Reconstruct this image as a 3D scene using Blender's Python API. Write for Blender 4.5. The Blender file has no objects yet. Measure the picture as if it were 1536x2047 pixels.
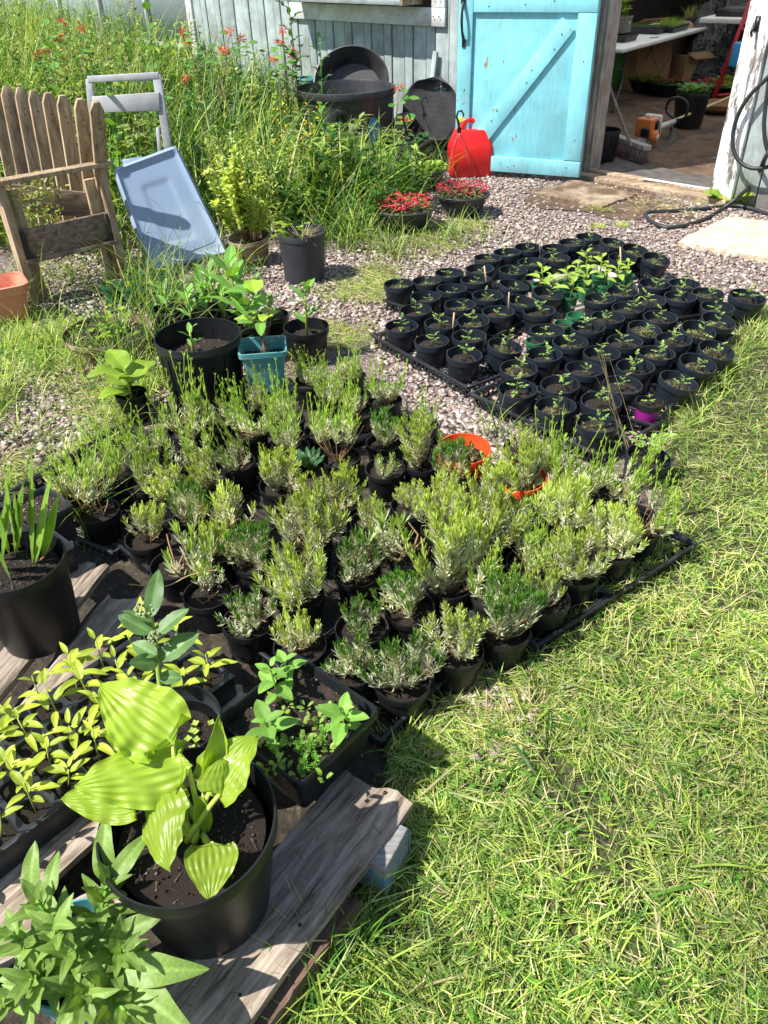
import bpy, math, random
import numpy as np
from mathutils import Matrix, Vector
rad = math.radians
R = random.Random(7)
NR = np.random.RandomState(7)
sc = bpy.context.scene
COL = sc.collection
# ------------------------------------------------------------------ camera
H0, FPX, PITCH, ROLL = 1.5, 1540.0, rad(36.5), rad(-1.8)
cd = bpy.data.cameras.new('camera'); cam = bpy.data.objects.new('camera', cd); COL.objects.link(cam)
cd.sensor_fit = 'VERTICAL'; cd.sensor_height = 36.0; cd.lens = FPX/2047*36.0
cd.clip_start = 0.02; cd.clip_end = 500
fw = np.array([0, math.cos(PITCH), -math.sin(PITCH)]); rt0 = np.array([1., 0, 0]); up0 = np.cross(rt0, fw)
rt = rt0*math.cos(ROLL)+up0*math.sin(ROLL); upv = -rt0*math.sin(ROLL)+up0*math.cos(ROLL)
CAM = np.array([0, 0, H0])
cam.matrix_world = Matrix(((rt[0], upv[0], -fw[0], 0), (rt[1], upv[1], -fw[1], 0), (rt[2], upv[2], -fw[2], H0), (0, 0, 0, 1)))
sc.camera = cam
# ------------------------------------------------------------------ light
SUN_EL, SUN_AZ = rad(54), math.atan2(-0.93, -0.37)      # azimuth clockwise from +Y, towards the sun
w = bpy.data.worlds.new('World'); sc.world = w; w.use_nodes = True
nt = w.node_tree; bg = nt.nodes['Background']
sky = nt.nodes.new('ShaderNodeTexSky'); sky.sky_type = 'NISHITA'; sky.sun_disc = False
sky.sun_elevation = SUN_EL; sky.sun_rotation = SUN_AZ
nt.links.new(sky.outputs[0], bg.inputs[0]); bg.inputs[1].default_value = 0.10
sl = bpy.data.lights.new('sun', 'SUN'); sl.energy = 5.0; sl.angle = rad(0.53); sl.color = (1, .955, .88)
so = bpy.data.objects.new('sun', sl); COL.objects.link(so)
ts = Vector((math.sin(SUN_AZ)*math.cos(SUN_EL), math.cos(SUN_AZ)*math.cos(SUN_EL), math.sin(SUN_EL)))
so.rotation_euler = ts.to_track_quat('Z', 'Y').to_euler()
sc.view_settings.view_transform = 'Standard'; sc.view_settings.look = 'None'
sc.view_settings.exposure = 0.80; sc.view_settings.gamma = 1
sc.cycles.max_bounces = 6; sc.cycles.transmission_bounces = 4; sc.cycles.transparent_max_bounces = 4
# ------------------------------------------------------------------ placing helpers (a point of the photo -> a point in the place)
def ray(px, py):
    d = fw*FPX + rt*(px-768) - upv*(py-1023.5)
    return d/np.linalg.norm(d)
def G(px, py, z=0.0):
    d = ray(px, py); t = (z-H0)/d[2]
    return CAM+d*t
def onplane(px, py, O, n):
    d = ray(px, py); t = np.dot(np.array(O)-CAM, n)/np.dot(d, n)
    return CAM+d*t
def unit(v): v = np.array(v, float); return v/np.linalg.norm(v)
def inpoly(x, y, poly):
    x = np.asarray(x); y = np.asarray(y); r = np.zeros(x.shape, bool); j = len(poly)-1
    for i in range(len(poly)):
        xi, yi = poly[i][0], poly[i][1]; xj, yj = poly[j][0], poly[j][1]
        if yi != yj:
            r ^= ((yi > y) != (yj > y)) & (x < (xj-xi)*(y-yi)/(yj-yi)+xi)
        j = i
    return r
# ------------------------------------------------------------------ mesh builder
class MB:
    def __init__(s): s.v = []; s.q = []; s.t = []; s.c = []; s.n = 0
    def add(s, v, q=None, t=None, col=None):
        v = np.asarray(v, float).reshape(-1, 3)
        if q is not None and len(q): s.q.append(np.asarray(q, int).reshape(-1, 4)+s.n)
        if t is not None and len(t): s.t.append(np.asarray(t, int).reshape(-1, 3)+s.n)
        if col is None: col = (1, 1, 1)
        col = np.broadcast_to(np.asarray(col, float), (len(v), 3)) if np.ndim(col) < 2 else np.asarray(col, float)
        s.v.append(v); s.c.append(col); s.n += len(v); return s
    def box(s, c, size, ax=None, col=None, taper=None):
        h = np.array(size)/2.; A = np.eye(3) if ax is None else np.array(ax)
        P = np.array([[x, y, z] for z in (-1, 1) for y in (-1, 1) for x in (-1, 1)], float)*h
        if taper: P[4:, :2] *= taper
        P = P@A+np.array(c)
        return s.add(P, [[0, 2, 3, 1], [4, 5, 7, 6], [0, 1, 5, 4], [2, 6, 7, 3], [0, 4, 6, 2], [1, 3, 7, 5]], col=col)
    def tube(s, pts, r, n=8, col=None, cap=True):
        P = np.array(pts, float); m = len(P); r = np.broadcast_to(np.asarray(r, float), (m,))
        T = np.gradient(P, axis=0); T /= np.linalg.norm(T, axis=1)[:, None]+1e-12
        a = np.array([0, 0, 1.]) if abs(T[0][2]) < .9 else np.array([1., 0, 0])
        U = np.cross(T[0], a); U /= np.linalg.norm(U); rings = []
        for i in range(m):
            U = U-T[i]*np.dot(U, T[i]); U /= np.linalg.norm(U)+1e-12; W = np.cross(T[i], U)
            th = np.arange(n)*2*math.pi/n
            rings.append(P[i]+r[i]*(np.cos(th)[:, None]*U+np.sin(th)[:, None]*W))
        V = np.concatenate(rings); q = []
        for i in range(m-1):
            for k in range(n):
                k2 = (k+1) % n; q.append([i*n+k, i*n+k2, (i+1)*n+k2, (i+1)*n+k])
        t = []
        if cap:
            V = np.concatenate([V, P[:1], P[-1:]])
            for k in range(n):
                t.append([m*n, (k+1) % n, k]); t.append([m*n+1, (m-1)*n+k, (m-1)*n+(k+1) % n])
        return s.add(V, q, t, col)
    def lathe(s, prof, n=32, c=(0, 0, 0), col=None, sq=None):
        th = np.arange(n)*2*math.pi/n; m = len(prof); V = []
        ct, st = np.cos(th), np.sin(th)
        if sq:
            k = (np.abs(ct)**sq+np.abs(st)**sq)**(-1./sq); ct, st = ct*k, st*k
        for r, z in prof: V.append(np.stack([r*ct, r*st, np.full(n, z)], 1))
        V = np.concatenate(V)+np.array(c); q = []
        for i in range(m-1):
            for k in range(n):
                k2 = (k+1) % n; q.append([i*n+k, i*n+k2, (i+1)*n+k2, (i+1)*n+k])
        return s.add(V, q, col=col)
    def grid(s, V, nu, nv, col=None):
        q = [[i*nv+j, i*nv+j+1, (i+1)*nv+j+1, (i+1)*nv+j] for i in range(nu-1) for j in range(nv-1)]
        return s.add(V, q, col=col)
    def leaves(s, B, D, N, L, W, bend=0., seg=3, prof='lance', fold=0., col=None, col2=None):
        """many leaves at once: B base, D direction, N face normal; bend pulls the tip along -N"""
        B = np.atleast_2d(B).astype(float); n = len(B)
        D = np.broadcast_to(np.atleast_2d(D), (n, 3)).astype(float); N = np.broadcast_to(np.atleast_2d(N), (n, 3)).astype(float)
        D = D/(np.linalg.norm(D, axis=1)[:, None]+1e-9)
        N = N-D*np.sum(N*D, 1)[:, None]; N = N/(np.linalg.norm(N, axis=1)[:, None]+1e-9)
        S = np.cross(D, N)
        L = np.broadcast_to(np.asarray(L, float), (n,)); W = np.broadcast_to(np.asarray(W, float), (n,)); bend = np.broadcast_to(np.asarray(bend, float), (n,))
        t = np.linspace(0, 1, seg+1)
        if prof == 'blade': wp = (1-t**2.2)*(.7+.3*np.minimum(1, t*4))
        elif prof == 'needle': wp = np.array([.6]+[1.]*(seg-1)+[.35]) if seg > 1 else np.array([.8, .5])
        elif prof == 'ovate': wp = np.sin(np.pi*np.clip(t, 0, 1)**.75)**.8; wp[0] = .06; wp[-1] = .02
        elif prof == 'obov': wp = np.sin(np.pi*np.clip(t, 0, 1)**1.3)**.8; wp[0] = .08; wp[-1] = .05
        else: wp = np.sin(np.pi*t**.85)**.9; wp[0] = .1; wp[-1] = .02
        nc = 3 if fold else 2; V = np.zeros((n, seg+1, nc, 3))
        for i, ti in enumerate(t):
            c = B+D*(L*ti*(1-.25*np.abs(bend)*ti))[:, None]-N*(bend*L*ti*ti)[:, None]
            hw = (W*wp[i]/2)[:, None]
            if nc == 2: V[:, i, 0] = c-S*hw; V[:, i, 1] = c+S*hw
            else: V[:, i, 0] = c-S*hw+N*hw*fold; V[:, i, 1] = c; V[:, i, 2] = c+S*hw+N*hw*fold
        idx = np.arange(n)[:, None]*((seg+1)*nc); q = []
        for i in range(seg):
            for k in range(nc-1):
                a = i*nc+k; q.append(idx+np.array([[a, a+1, a+nc+1, a+nc]]))
        q = np.concatenate(q)
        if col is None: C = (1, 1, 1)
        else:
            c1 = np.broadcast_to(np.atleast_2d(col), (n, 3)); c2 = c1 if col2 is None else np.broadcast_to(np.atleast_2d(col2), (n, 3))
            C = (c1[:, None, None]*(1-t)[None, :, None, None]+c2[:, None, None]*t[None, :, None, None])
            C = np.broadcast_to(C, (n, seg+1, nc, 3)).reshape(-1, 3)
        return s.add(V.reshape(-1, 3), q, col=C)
    def mesh(s, name, smooth=False):
        me = bpy.data.meshes.new(name); V = np.concatenate(s.v)
        me.vertices.add(len(V)); me.vertices.foreach_set('co', V.astype(np.float32).ravel())
        q = np.concatenate(s.q) if s.q else np.zeros((0, 4), int); t = np.concatenate(s.t) if s.t else np.zeros((0, 3), int)
        me.loops.add(q.size+t.size); me.loops.foreach_set('vertex_index', np.concatenate([q.ravel(), t.ravel()]).astype(np.int32))
        me.polygons.add(len(q)+len(t))
        ls = np.concatenate([np.arange(len(q))*4, q.size+np.arange(len(t))*3]).astype(np.int32)
        me.polygons.foreach_set('loop_start', ls)
        me.update(calc_edges=True)
        C = np.concatenate(s.c)
        a = me.attributes.new('col', 'FLOAT_COLOR', 'POINT')
        a.data.foreach_set('color', np.concatenate([C, np.ones((len(C), 1))], 1).astype(np.float32).ravel())
        if smooth:
            me.polygons.foreach_set('use_smooth', np.ones(len(me.polygons), bool))
            if smooth is not True: me.set_sharp_from_angle(angle=rad(smooth))
        return me
def stem(n): return n
def P(name, mb, mat, parent=None, smooth=False, loc=None, rot=None, bevel=0, world=False, scale=None, mtx=None):
    me = mb.mesh(name, smooth) if isinstance(mb, MB) else mb
    if mat is not None and len(me.materials) == 0: me.materials.append(mat)
    o = bpy.data.objects.new(name, me); COL.objects.link(o)
    if parent is not None:
        o.parent = parent
        if world: o.matrix_local = (Matrix.Translation(parent.location) @ parent.rotation_euler.to_matrix().to_4x4()).inverted()
    if mtx is not None: o.matrix_local = mtx
    if loc is not None: o.location = loc
    if rot is not None: o.rotation_euler = rot
    if scale is not None: o.scale = (scale,)*3 if np.isscalar(scale) else scale
    if bevel:
        b = o.modifiers.new('bevel', 'BEVEL'); b.width = bevel; b.segments = 2; b.limit_method = 'ANGLE'; b.angle_limit = rad(40)
    return o
def tag(o, label, cat=None, group=None):
    o['label'] = label
    if cat: o['category'] = cat
    if group: o['group'] = group
    return o
def T(name, label, cat, loc, rz=0., group=None, rot=None):
    o = bpy.data.objects.new(name, None); COL.objects.link(o); o.empty_display_size = .05
    o.location = [float(a) for a in loc]; o.rotation_euler = rot if rot is not None else (0, 0, rz)
    return tag(o, label, cat, group)
def struct(o): o['kind'] = 'structure'; return o
def stuff(o): o['kind'] = 'stuff'; return o
def frame(base, d, n, s=1.):
    """matrix whose +Y is d and +Z is n"""
    d = unit(d); n = np.array(n, float); n = n-d*np.dot(n, d); n = unit(n); x = np.cross(d, n)
    sx, sy, sz = (s,)*3 if np.isscalar(s) else s
    return Matrix(((x[0]*sx, d[0]*sy, n[0]*sz, base[0]), (x[1]*sx, d[1]*sy, n[1]*sz, base[1]), (x[2]*sx, d[2]*sy, n[2]*sz, base[2]), (0, 0, 0, 1)))
# ------------------------------------------------------------------ materials
def newmat(name):
    m = bpy.data.materials.new(name); m.use_nodes = True; nt = m.node_tree
    return m, nt, nt.nodes['Principled BSDF']
def nod(nt, t, **k):
    n = nt.nodes.new(t)
    for a, b in k.items():
        if a in n.inputs: n.inputs[a].default_value = b
        else: setattr(n, a, b)
    return n
def mixc(nt, f, a, b, mode='MIX'):
    n = nt.nodes.new('ShaderNodeMix'); n.data_type = 'RGBA'; n.blend_type = mode
    for i, v in ((0, f), (6, a), (7, b)):
        if isinstance(v, (int, float)): n.inputs[i].default_value = v
        elif isinstance(v, (tuple, list)): n.inputs[i].default_value = (*v[:3], 1)
        else: nt.links.new(v, n.inputs[i])
    return n.outputs[2]
def ramp(nt, f, stops):
    n = nt.nodes.new('ShaderNodeValToRGB'); e = n.color_ramp.elements
    while len(e) < len(stops): e.new(.5)
    for el, (p, c) in zip(e, stops): el.position = p; el.color = (*c, 1) if len(c) == 3 else c
    nt.links.new(f, n.inputs[0]); return n.outputs[0]
def coord(nt, scale=(1, 1, 1), kind='Object', rnd=True):
    tc = nt.nodes.new('ShaderNodeTexCoord'); mp = nt.nodes.new('ShaderNodeMapping'); mp.inputs['Scale'].default_value = scale
    nt.links.new(tc.outputs[kind], mp.inputs[0])
    if rnd:
        oi = nt.nodes.new('ShaderNodeObjectInfo'); ml = nod(nt, 'ShaderNodeMath', operation='MULTIPLY'); ml.inputs[1].default_value = 37.
        nt.links.new(oi.outputs['Random'], ml.inputs[0]); nt.links.new(ml.outputs[0], mp.inputs['Location'])
    return mp.outputs[0]
def noise(nt, vec, scale, detail=4, rough=.6, dist=0):
    n = nod(nt, 'ShaderNodeTexNoise', Scale=scale, Detail=detail, Roughness=rough, Distortion=dist); nt.links.new(vec, n.inputs['Vector']); return n.outputs['Fac']
def bump(nt, pb, h, strength=.4, dist=.01):
    b = nod(nt, 'ShaderNodeBump', Strength=strength, Distance=dist); nt.links.new(h, b.inputs['Height']); nt.links.new(b.outputs[0], pb.inputs['Normal'])
def plain(name, c1, c2=None, sc_=8, rough=.6, bs=.2, bd=.002, bscale=60, metal=0, stretch=(1, 1, 1), attr=False, kind='Object', lo=.35, hi=.65, c3=None, s3=2., t3=(.5, .62), spec=.5):
    m, nt, pb = newmat(name); v = coord(nt, stretch, kind)
    c2 = c2 or c1; f = noise(nt, v, sc_)
    col = ramp(nt, f, [(lo, c1), (hi, c2)])
    if c3:
        f3 = noise(nt, v, s3, 6, .7); k = ramp(nt, f3, [(t3[0], (0, 0, 0)), (t3[1], (1, 1, 1))]); col = mixc(nt, k, col, c3)
    if attr:
        a = nod(nt, 'ShaderNodeAttribute', attribute_name='col'); col = mixc(nt, 1., col, a.outputs['Color'], 'MULTIPLY')
    nt.links.new(col, pb.inputs['Base Color']); pb.inputs['Roughness'].default_value = rough; pb.inputs['Metallic'].default_value = metal
    pb.inputs['Specular IOR Level'].default_value = spec
    if bs: bump(nt, pb, noise(nt, v, bscale, 3), bs, bd)
    return m
def leafmat(name, tint=(1, 1, 1), rough=.45, trans=.35, var=.25, veins=0, spec=.35, tc=(1.2, 1.15, .45)):
    m, nt, pb = newmat(name); out = nt.nodes['Material Output']
    a = nod(nt, 'ShaderNodeAttribute', attribute_name='col'); v = coord(nt)
    f = noise(nt, v, 25, 3); k = ramp(nt, f, [(.3, (1-var,)*3), (.7, (1+var*.6,)*3)])
    c = mixc(nt, 1., a.outputs['Color'], k, 'MULTIPLY'); c = mixc(nt, 1., c, tint, 'MULTIPLY')
    oi = nt.nodes.new('ShaderNodeObjectInfo'); hs = nt.nodes.new('ShaderNodeHueSaturation'); mr = nod(nt, 'ShaderNodeMapRange')
    mr.inputs[3].default_value = .82; mr.inputs[4].default_value = 1.15; nt.links.new(oi.outputs['Random'], mr.inputs[0]); nt.links.new(mr.outputs[0], hs.inputs['Value']); nt.links.new(c, hs.inputs['Color']); c = hs.outputs[0]
    nt.links.new(c, pb.inputs['Base Color']); pb.inputs['Roughness'].default_value = rough; pb.inputs['Specular IOR Level'].default_value = spec
    tr = nt.nodes.new('ShaderNodeBsdfTranslucent'); nt.links.new(mixc(nt, 1., c, tc, 'MULTIPLY'), tr.inputs[0])
    mx = nt.nodes.new('ShaderNodeMixShader'); mx.inputs[0].default_value = trans
    nt.links.new(pb.outputs[0], mx.inputs[1]); nt.links.new(tr.outputs[0], mx.inputs[2]); nt.links.new(mx.outputs[0], out.inputs[0])
    bump(nt, pb, noise(nt, v, 120, 2), .15, .001)
    return m
def woodmat(name, c1, c2, c3, axis=0, sc_=1., bs=.6, rough=.8, paint=None, chips=None, grime=0, var=.62):
    """weathered boards, grain along one axis"""
    st = [60*sc_]*3; st[axis] = 6*sc_
    m, nt, pb = newmat(name); v = coord(nt, tuple(st)); f = noise(nt, v, 1., 6, .7, .4); v2 = coord(nt, (3*sc_,)*3); f2 = noise(nt, v2, 1.2, 5, .65)
    col = ramp(nt, f, [(.22, tuple(q*.35 for q in c1)), (.33, c1), (.5, c2), (.72, c3)]); k = ramp(nt, f2, [(.35, (var, var*.96, var*.93)), (.65, (1.1, 1.1, 1.1))]); col = mixc(nt, 1., col, k, 'MULTIPLY')
    if paint:
        st2 = [14*sc_]*3; st2[axis] = 3*sc_; f3 = noise(nt, coord(nt, tuple(st2)), 1.5, 8, .75); k3 = ramp(nt, f3, [(paint[1], (0, 0, 0)), (paint[1]+.05, (1, 1, 1))]); col = mixc(nt, k3, col, paint[0])
    if chips:
        st3 = [55*sc_]*3; st3[axis] = 16*sc_; f4 = noise(nt, coord(nt, tuple(st3)), 1., 5, .6); f5 = noise(nt, coord(nt, (5*sc_,)*3), 1., 3, .6); mm = nod(nt, 'ShaderNodeMath', operation='MULTIPLY'); nt.links.new(f4, mm.inputs[0]); nt.links.new(f5, mm.inputs[1]); k4 = ramp(nt, mm.outputs[0], [(chips[1], (0, 0, 0)), (chips[1]+.03, (1, 1, 1))]); col = mixc(nt, k4, col, chips[0])
    if grime:
        ge = nt.nodes.new('ShaderNodeNewGeometry'); sx = nt.nodes.new('ShaderNodeSeparateXYZ'); nt.links.new(ge.outputs['Position'], sx.inputs[0]); ad = nod(nt, 'ShaderNodeMath', operation='MULTIPLY_ADD'); nt.links.new(f2, ad.inputs[0]); ad.inputs[1].default_value = .55; nt.links.new(sx.outputs[2], ad.inputs[2]); k5 = ramp(nt, ad.outputs[0], [(.28, (grime,)*3), (.50, (0, 0, 0))]); col = mixc(nt, k5, col, (.13, .10, .07))
    nt.links.new(col, pb.inputs['Base Color']); pb.inputs['Roughness'].default_value = rough
    bump(nt, pb, f, bs, .004); return m
M = {}
M['black'] = plain('black_plastic', (.006, .007, .008), (.011, .012, .014), 12, .40, .15, .001, 90, c3=(.035, .032, .026), s3=6, t3=(.56, .8), spec=.4)
M['navy'] = plain('dark_pot_plastic', (.008, .012, .018), (.012, .017, .025), 12, .38, .1, .001, 90, c3=(.04, .042, .042), s3=7, t3=(.6, .8))
M['tray'] = plain('tray_plastic', (.014, .016, .020), (.024, .027, .032), 10, .40, .2, .001, 80, c3=(.07, .065, .055), s3=5, t3=(.58, .78))
M['greypot'] = plain('dusty_grey_plastic', (.022, .025, .032), (.035, .038, .045), 6, .5, .2, .001, 60, c3=(.07, .068, .06), s3=4, t3=(.6, .8))
M['green'] = plain('green_plastic', (.018, .10, .045), (.025, .14, .06), 8, .4, .1, .001, 60)
M['teal'] = plain('teal_plastic', (.075, .27, .30), (.09, .31, .34), 5, .42, .1, .001, 60, c3=(.13, .33, .34), s3=6)
M['orange'] = plain('orange_plastic', (.68, .065, .015), (.80, .09, .02), 5, .45, .1, .001, 60)
M['terra'] = plain('salmon_plastic', (.62, .22, .13), (.70, .28, .18), 5, .6, .2, .002, 50, c3=(.45, .15, .08), s3=5)
M['purple'] = plain('purple_plastic', (.30, .01, .22), (.36, .015, .27), 5, .4, 0)
M['blue'] = plain('blue_lid_plastic', (.25, .34, .48), (.29, .38, .52), 3, .42, .15, .002, 30, c3=(.36, .45, .58), s3=3, t3=(.5, .8))
M['red'] = plain('red_can_plastic', (.72, .012, .012), (.80, .018, .014), 5, .33, .1, .001, 40)
M['yellow'] = plain('yellow_plastic', (.75, .62, .02), None, 5, .5, 0)
M['soil'] = plain('potting_soil', (.012, .008, .006), (.042, .028, .019), 60, .95, .9, .006, 140, attr=True)
M['lav'] = leafmat('lavender_leaf', trans=.34, rough=.6, spec=.2)
M['leaf'] = leafmat('leaf', trans=.38)
M['hosta'] = leafmat('hosta_leaf', trans=.42, rough=.36, var=.10, spec=.45, tint=(.60, .70, .40))
M['grass'] = leafmat('grass_blade', trans=.4, rough=.5, var=.3)
M['petal'] = leafmat('petal', trans=.35, rough=.5, tc=(1.1, .6, .6))
M['drysoil'] = plain('dry_potting_soil', (.035, .024, .016), (.095, .065, .043), 60, .95, .9, .006, 140, attr=True)
M['twig'] = plain('twig_bark', (.12, .07, .04), (.26, .17, .10), 60, .9, .5, .002, 200, attr=True)
M['stem'] = leafmat('green_stem', trans=.1, rough=.5)
# ================================================================== SETTING
def gravel_mat():
    m, nt, pb = newmat('gravel_ground'); v = coord(nt, kind='Object', rnd=False)
    vo = nod(nt, 'ShaderNodeTexVoronoi', Scale=95.); nt.links.new(v, vo.inputs['Vector'])
    hs = nt.nodes.new('ShaderNodeSeparateColor'); nt.links.new(vo.outputs['Color'], hs.inputs[0])
    stone = ramp(nt, hs.outputs[0], [(0, (.13, .09, .08)), (.35, (.24, .175, .16)), (.7, (.36, .28, .26)), (1, (.47, .40, .37))])
    e = nod(nt, 'ShaderNodeTexVoronoi', Scale=95., feature='DISTANCE_TO_EDGE'); nt.links.new(v, e.inputs['Vector'])
    k = ramp(nt, e.outputs['Distance'], [(.02, (.35, .35, .35)), (.12, (1, 1, 1))]); stone = mixc(nt, 1., stone, k, 'MULTIPLY')
    f = noise(nt, v, 1.7, 6, .7); far = ramp(nt, f, [(.52, (0, 0, 0)), (.66, (1, 1, 1))])
    dirt = ramp(nt, noise(nt, v, 40, 4), [(.3, (.055, .035, .022)), (.7, (.13, .085, .055))])
    c = mixc(nt, far, stone, dirt)
    nt.links.new(c, pb.inputs['Base Color']); pb.inputs['Roughness'].default_value = .95
    bump(nt, pb, e.outputs['Distance'], .8, .02); return m
M['gravel'] = gravel_mat()
M['stone'] = plain('gravel_stone', (.75, .75, .75), (1.1, 1.05, 1.05), 60, .9, .5, .002, 150, attr=True)
M['dirt'] = plain('earth_floor', (.050, .030, .018), (.12, .072, .045), 5, .95, .9, .01, 40, c3=(.17, .11, .07), s3=14, t3=(.5, .7), kind='Object')
M['thatch'] = plain('turf_soil', (.022, .022, .010), (.07, .075, .028), 30, .95, .9, .01, 60)
g = MB(); xs = np.array([-90, -8, 8, 90.]); ys = np.array([-90, -2, 12, 110.])
g.grid([[x, y, 0] for x in xs for y in ys], 4, 4); struct(P('ground', g, M['gravel']))
# wall frame
W0 = G(1168, 352, 0); WA = rad(-46.5); WU = np.array([math.cos(WA), math.sin(WA), 0]); WN = np.array([math.sin(WA), -math.cos(WA), 0]); ZZ = np.array([0, 0, 1.])
def WP(u, z, n=0.): return W0+WU*u+WN*n+ZZ*z
WAX = np.array([WU, WN, ZZ])
def wbox(mb, u0, u1, z0, z1, n0, n1, col=None): return mb.box(WP((u0+u1)/2, (z0+z1)/2, (n0+n1)/2), (u1-u0, n1-n0, z1-z0), WAX, col)
# lawn soil sheet
LAWN = [G(560, 2300)[:2], G(560, 2047)[:2], G(800, 1650)[:2], G(800, 1500)[:2], G(1075, 1300)[:2], G(1335, 1050)[:2], G(1330, 880)[:2], G(1490, 680)[:2], G(1545, 520)[:2], (4.5, 3.6), (6, 1), (3, -3), (0.2, -3), (-.6, -.5)]
lm = MB(); LC = (1.3, 1.0)
lm.add([[p[0], p[1], .004] for p in LAWN]+[[LC[0], LC[1], .004]], t=[[len(LAWN), i, (i+1) % len(LAWN)] for i in range(len(LAWN))])
struct(P('lawn_soil', lm, M['thatch']))
# earth floor inside + worn earth in front of the sill
fl = MB(); c = [WP(-4.6, .012, -.02), WP(9, .012, -.02), WP(9, .012, -9.5), WP(-4.6, .012, -9.5)]; fl.add(c, [[0, 1, 2, 3]]); struct(P('shed_floor', fl, M['dirt']))
dm = MB(); cx = G(1180, 400); pts = []
for i in range(40):
    a = i/40*2*math.pi; r = 1+.18*math.sin(3*a+1)+.12*math.sin(7*a); pts.append(cx+WU*(.62*r*math.cos(a)+.12)+WN*(.42*r*math.sin(a)-.05)+ZZ*.006)
dm.add(pts+[cx+WU*.12-WN*.05+ZZ*.010], t=[[40, i, (i+1) % 40] for i in range(40)]); struct(P('worn_earth_patch', dm, M['dirt']))
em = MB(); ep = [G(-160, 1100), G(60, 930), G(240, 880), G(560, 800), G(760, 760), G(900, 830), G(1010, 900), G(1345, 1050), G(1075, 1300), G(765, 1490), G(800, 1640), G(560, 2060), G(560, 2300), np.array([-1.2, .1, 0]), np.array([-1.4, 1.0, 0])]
M['shade_earth'] = plain('shade_dark_earth', (.018, .013, .009), (.05, .038, .025), 25, .95, .9, .01, 70, c3=(.10, .09, .05), s3=30, t3=(.56, .66))  # dark soil; the shade beneath pallet and lavender is put into its colour
em.add([[p[0], p[1], .0085] for p in ep]+[[-.3, 1.4, .0085]], t=[[len(ep), i, (i+1) % len(ep)] for i in range(len(ep))]); struct(P('shaded_earth', em, M['shade_earth']))
# gravel stones
def ico():
    p = (1+5**.5)/2; V = np.array([[-1, p, 0], [1, p, 0], [-1, -p, 0], [1, -p, 0], [0, -1, p], [0, 1, p], [0, -1, -p], [0, 1, -p], [p, 0, -1], [p, 0, 1], [-p, 0, -1], [-p, 0, 1]], float)
    F = [[0, 11, 5], [0, 5, 1], [0, 1, 7], [0, 7, 10], [0, 10, 11], [1, 5, 9], [5, 11, 4], [11, 10, 2], [10, 7, 6], [7, 1, 8], [3, 9, 4], [3, 4, 2], [3, 2, 6], [3, 6, 8], [3, 8, 9], [4, 9, 5], [2, 4, 11], [6, 2, 10], [8, 6, 7], [9, 8, 1]]
    return V/np.linalg.norm(V[0]), np.array(F)
IV, IF = ico()
CV = np.array([[x, y, z] for z in (-1, 1) for y in (-1, 1) for x in (-1, 1)], float)*.66
CF = np.array([[0, 2, 3], [0, 3, 1], [4, 5, 7], [4, 7, 6], [0, 1, 5], [0, 5, 4], [2, 6, 7], [2, 7, 3], [0, 4, 6], [0, 6, 2], [1, 3, 7], [1, 7, 5]])
def stones(n, poly, smin=.007, smax=.014, z=0., excl=(), dens=None):
    lo = np.min(poly, 0); hi = np.max(poly, 0); X = NR.uniform(lo, hi, (n*4, 2)); k = inpoly(X[:, 0], X[:, 1], poly)
    for e in excl: k &= ~inpoly(X[:, 0], X[:, 1], e)
    X = X[k]; 
    if dens is not None: X = X[NR.rand(len(X)) < dens(X)]
    X = X[:n]; n = len(X)
    S = (smin*.55+(smax*1.15-smin*.55)*NR.rand(n)**2.2)*.92; sq = NR.uniform(.5, 1.45, (n, 3)); sq[:, 2] *= .6
    V = (CV[None]*(1+NR.uniform(-.42, .30, (n, 8, 1)))+NR.normal(0, .14, (n, 8, 3)))*sq[:, None]*S[:, None, None]
    a = NR.rand(n)*6.28; ca, sa = np.cos(a)[:, None], np.sin(a)[:, None]
    x = V[..., 0]*ca-V[..., 1]*sa; y = V[..., 0]*sa+V[..., 1]*ca
    V = np.stack([x+X[:, :1], y+X[:, 1:], V[..., 2]+z+(S*NR.uniform(.1, .8, n))[:, None]], -1)
    pal = .98*np.array([[.40, .305, .265], [.33, .27, .245], [.46, .385, .345], [.25, .21, .195], [.50, .44, .39], [.38, .275, .22], [.56, .51, .46], [.30, .25, .20]])
    C = pal[NR.randint(0, len(pal), n)]*NR.uniform(.75, 1.2, (n, 1)); C = np.repeat(C, 8, 0)
    F = (CF[None]+np.arange(n)[:, None, None]*8).reshape(-1, 3)
    return MB().add(V.reshape(-1, 3), t=F, col=C)
gp = [G(540, 700)[:2], G(735, 640)[:2], G(765, 800)[:2], G(1000, 900)[:2], G(1100, 900)[:2], G(1340, 900)[:2], G(1500, 640)[:2], (3.6, 3.9), (3.6, 4.4), WP(2.2, 0, .15)[:2], WP(-.2, 0, .15)[:2], WP(-1.6, 0, .2)[:2], G(800, 420)[:2], G(640, 560)[:2], G(480, 600)[:2]]
def gd(X):
    d = np.hypot(X[:, 0]-cx[0]-.1, X[:, 1]-cx[1]); return np.clip((d-.35)/.4, .12, 1)
SLAB2 = [G(1352, 492), G(1455, 442), G(1560, 455), G(1600, 540)]
stuff(tag(P('gravel', stones(44000, gp, .008, .015, dens=gd, excl=[[p[:2] for p in SLAB2]]), M['stone']), 'loose pinkish grey crushed gravel across the yard', 'gravel'))
gl = [G(-120, 1000)[:2], G(-60, 640)[:2], G(60, 560)[:2], G(95, 495)[:2], G(330, 490)[:2], G(480, 500)[:2], G(700, 500)[:2], G(640, 570)[:2], G(560, 640)[:2], G(560, 790)[:2], G(250, 850)[:2], G(60, 950)[:2]]
stuff(tag(P('gravel', stones(19000, gl, .008, .015), M['stone']), 'loose gravel with grass clippings around the mixed pots on the left', 'gravel'))
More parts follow.
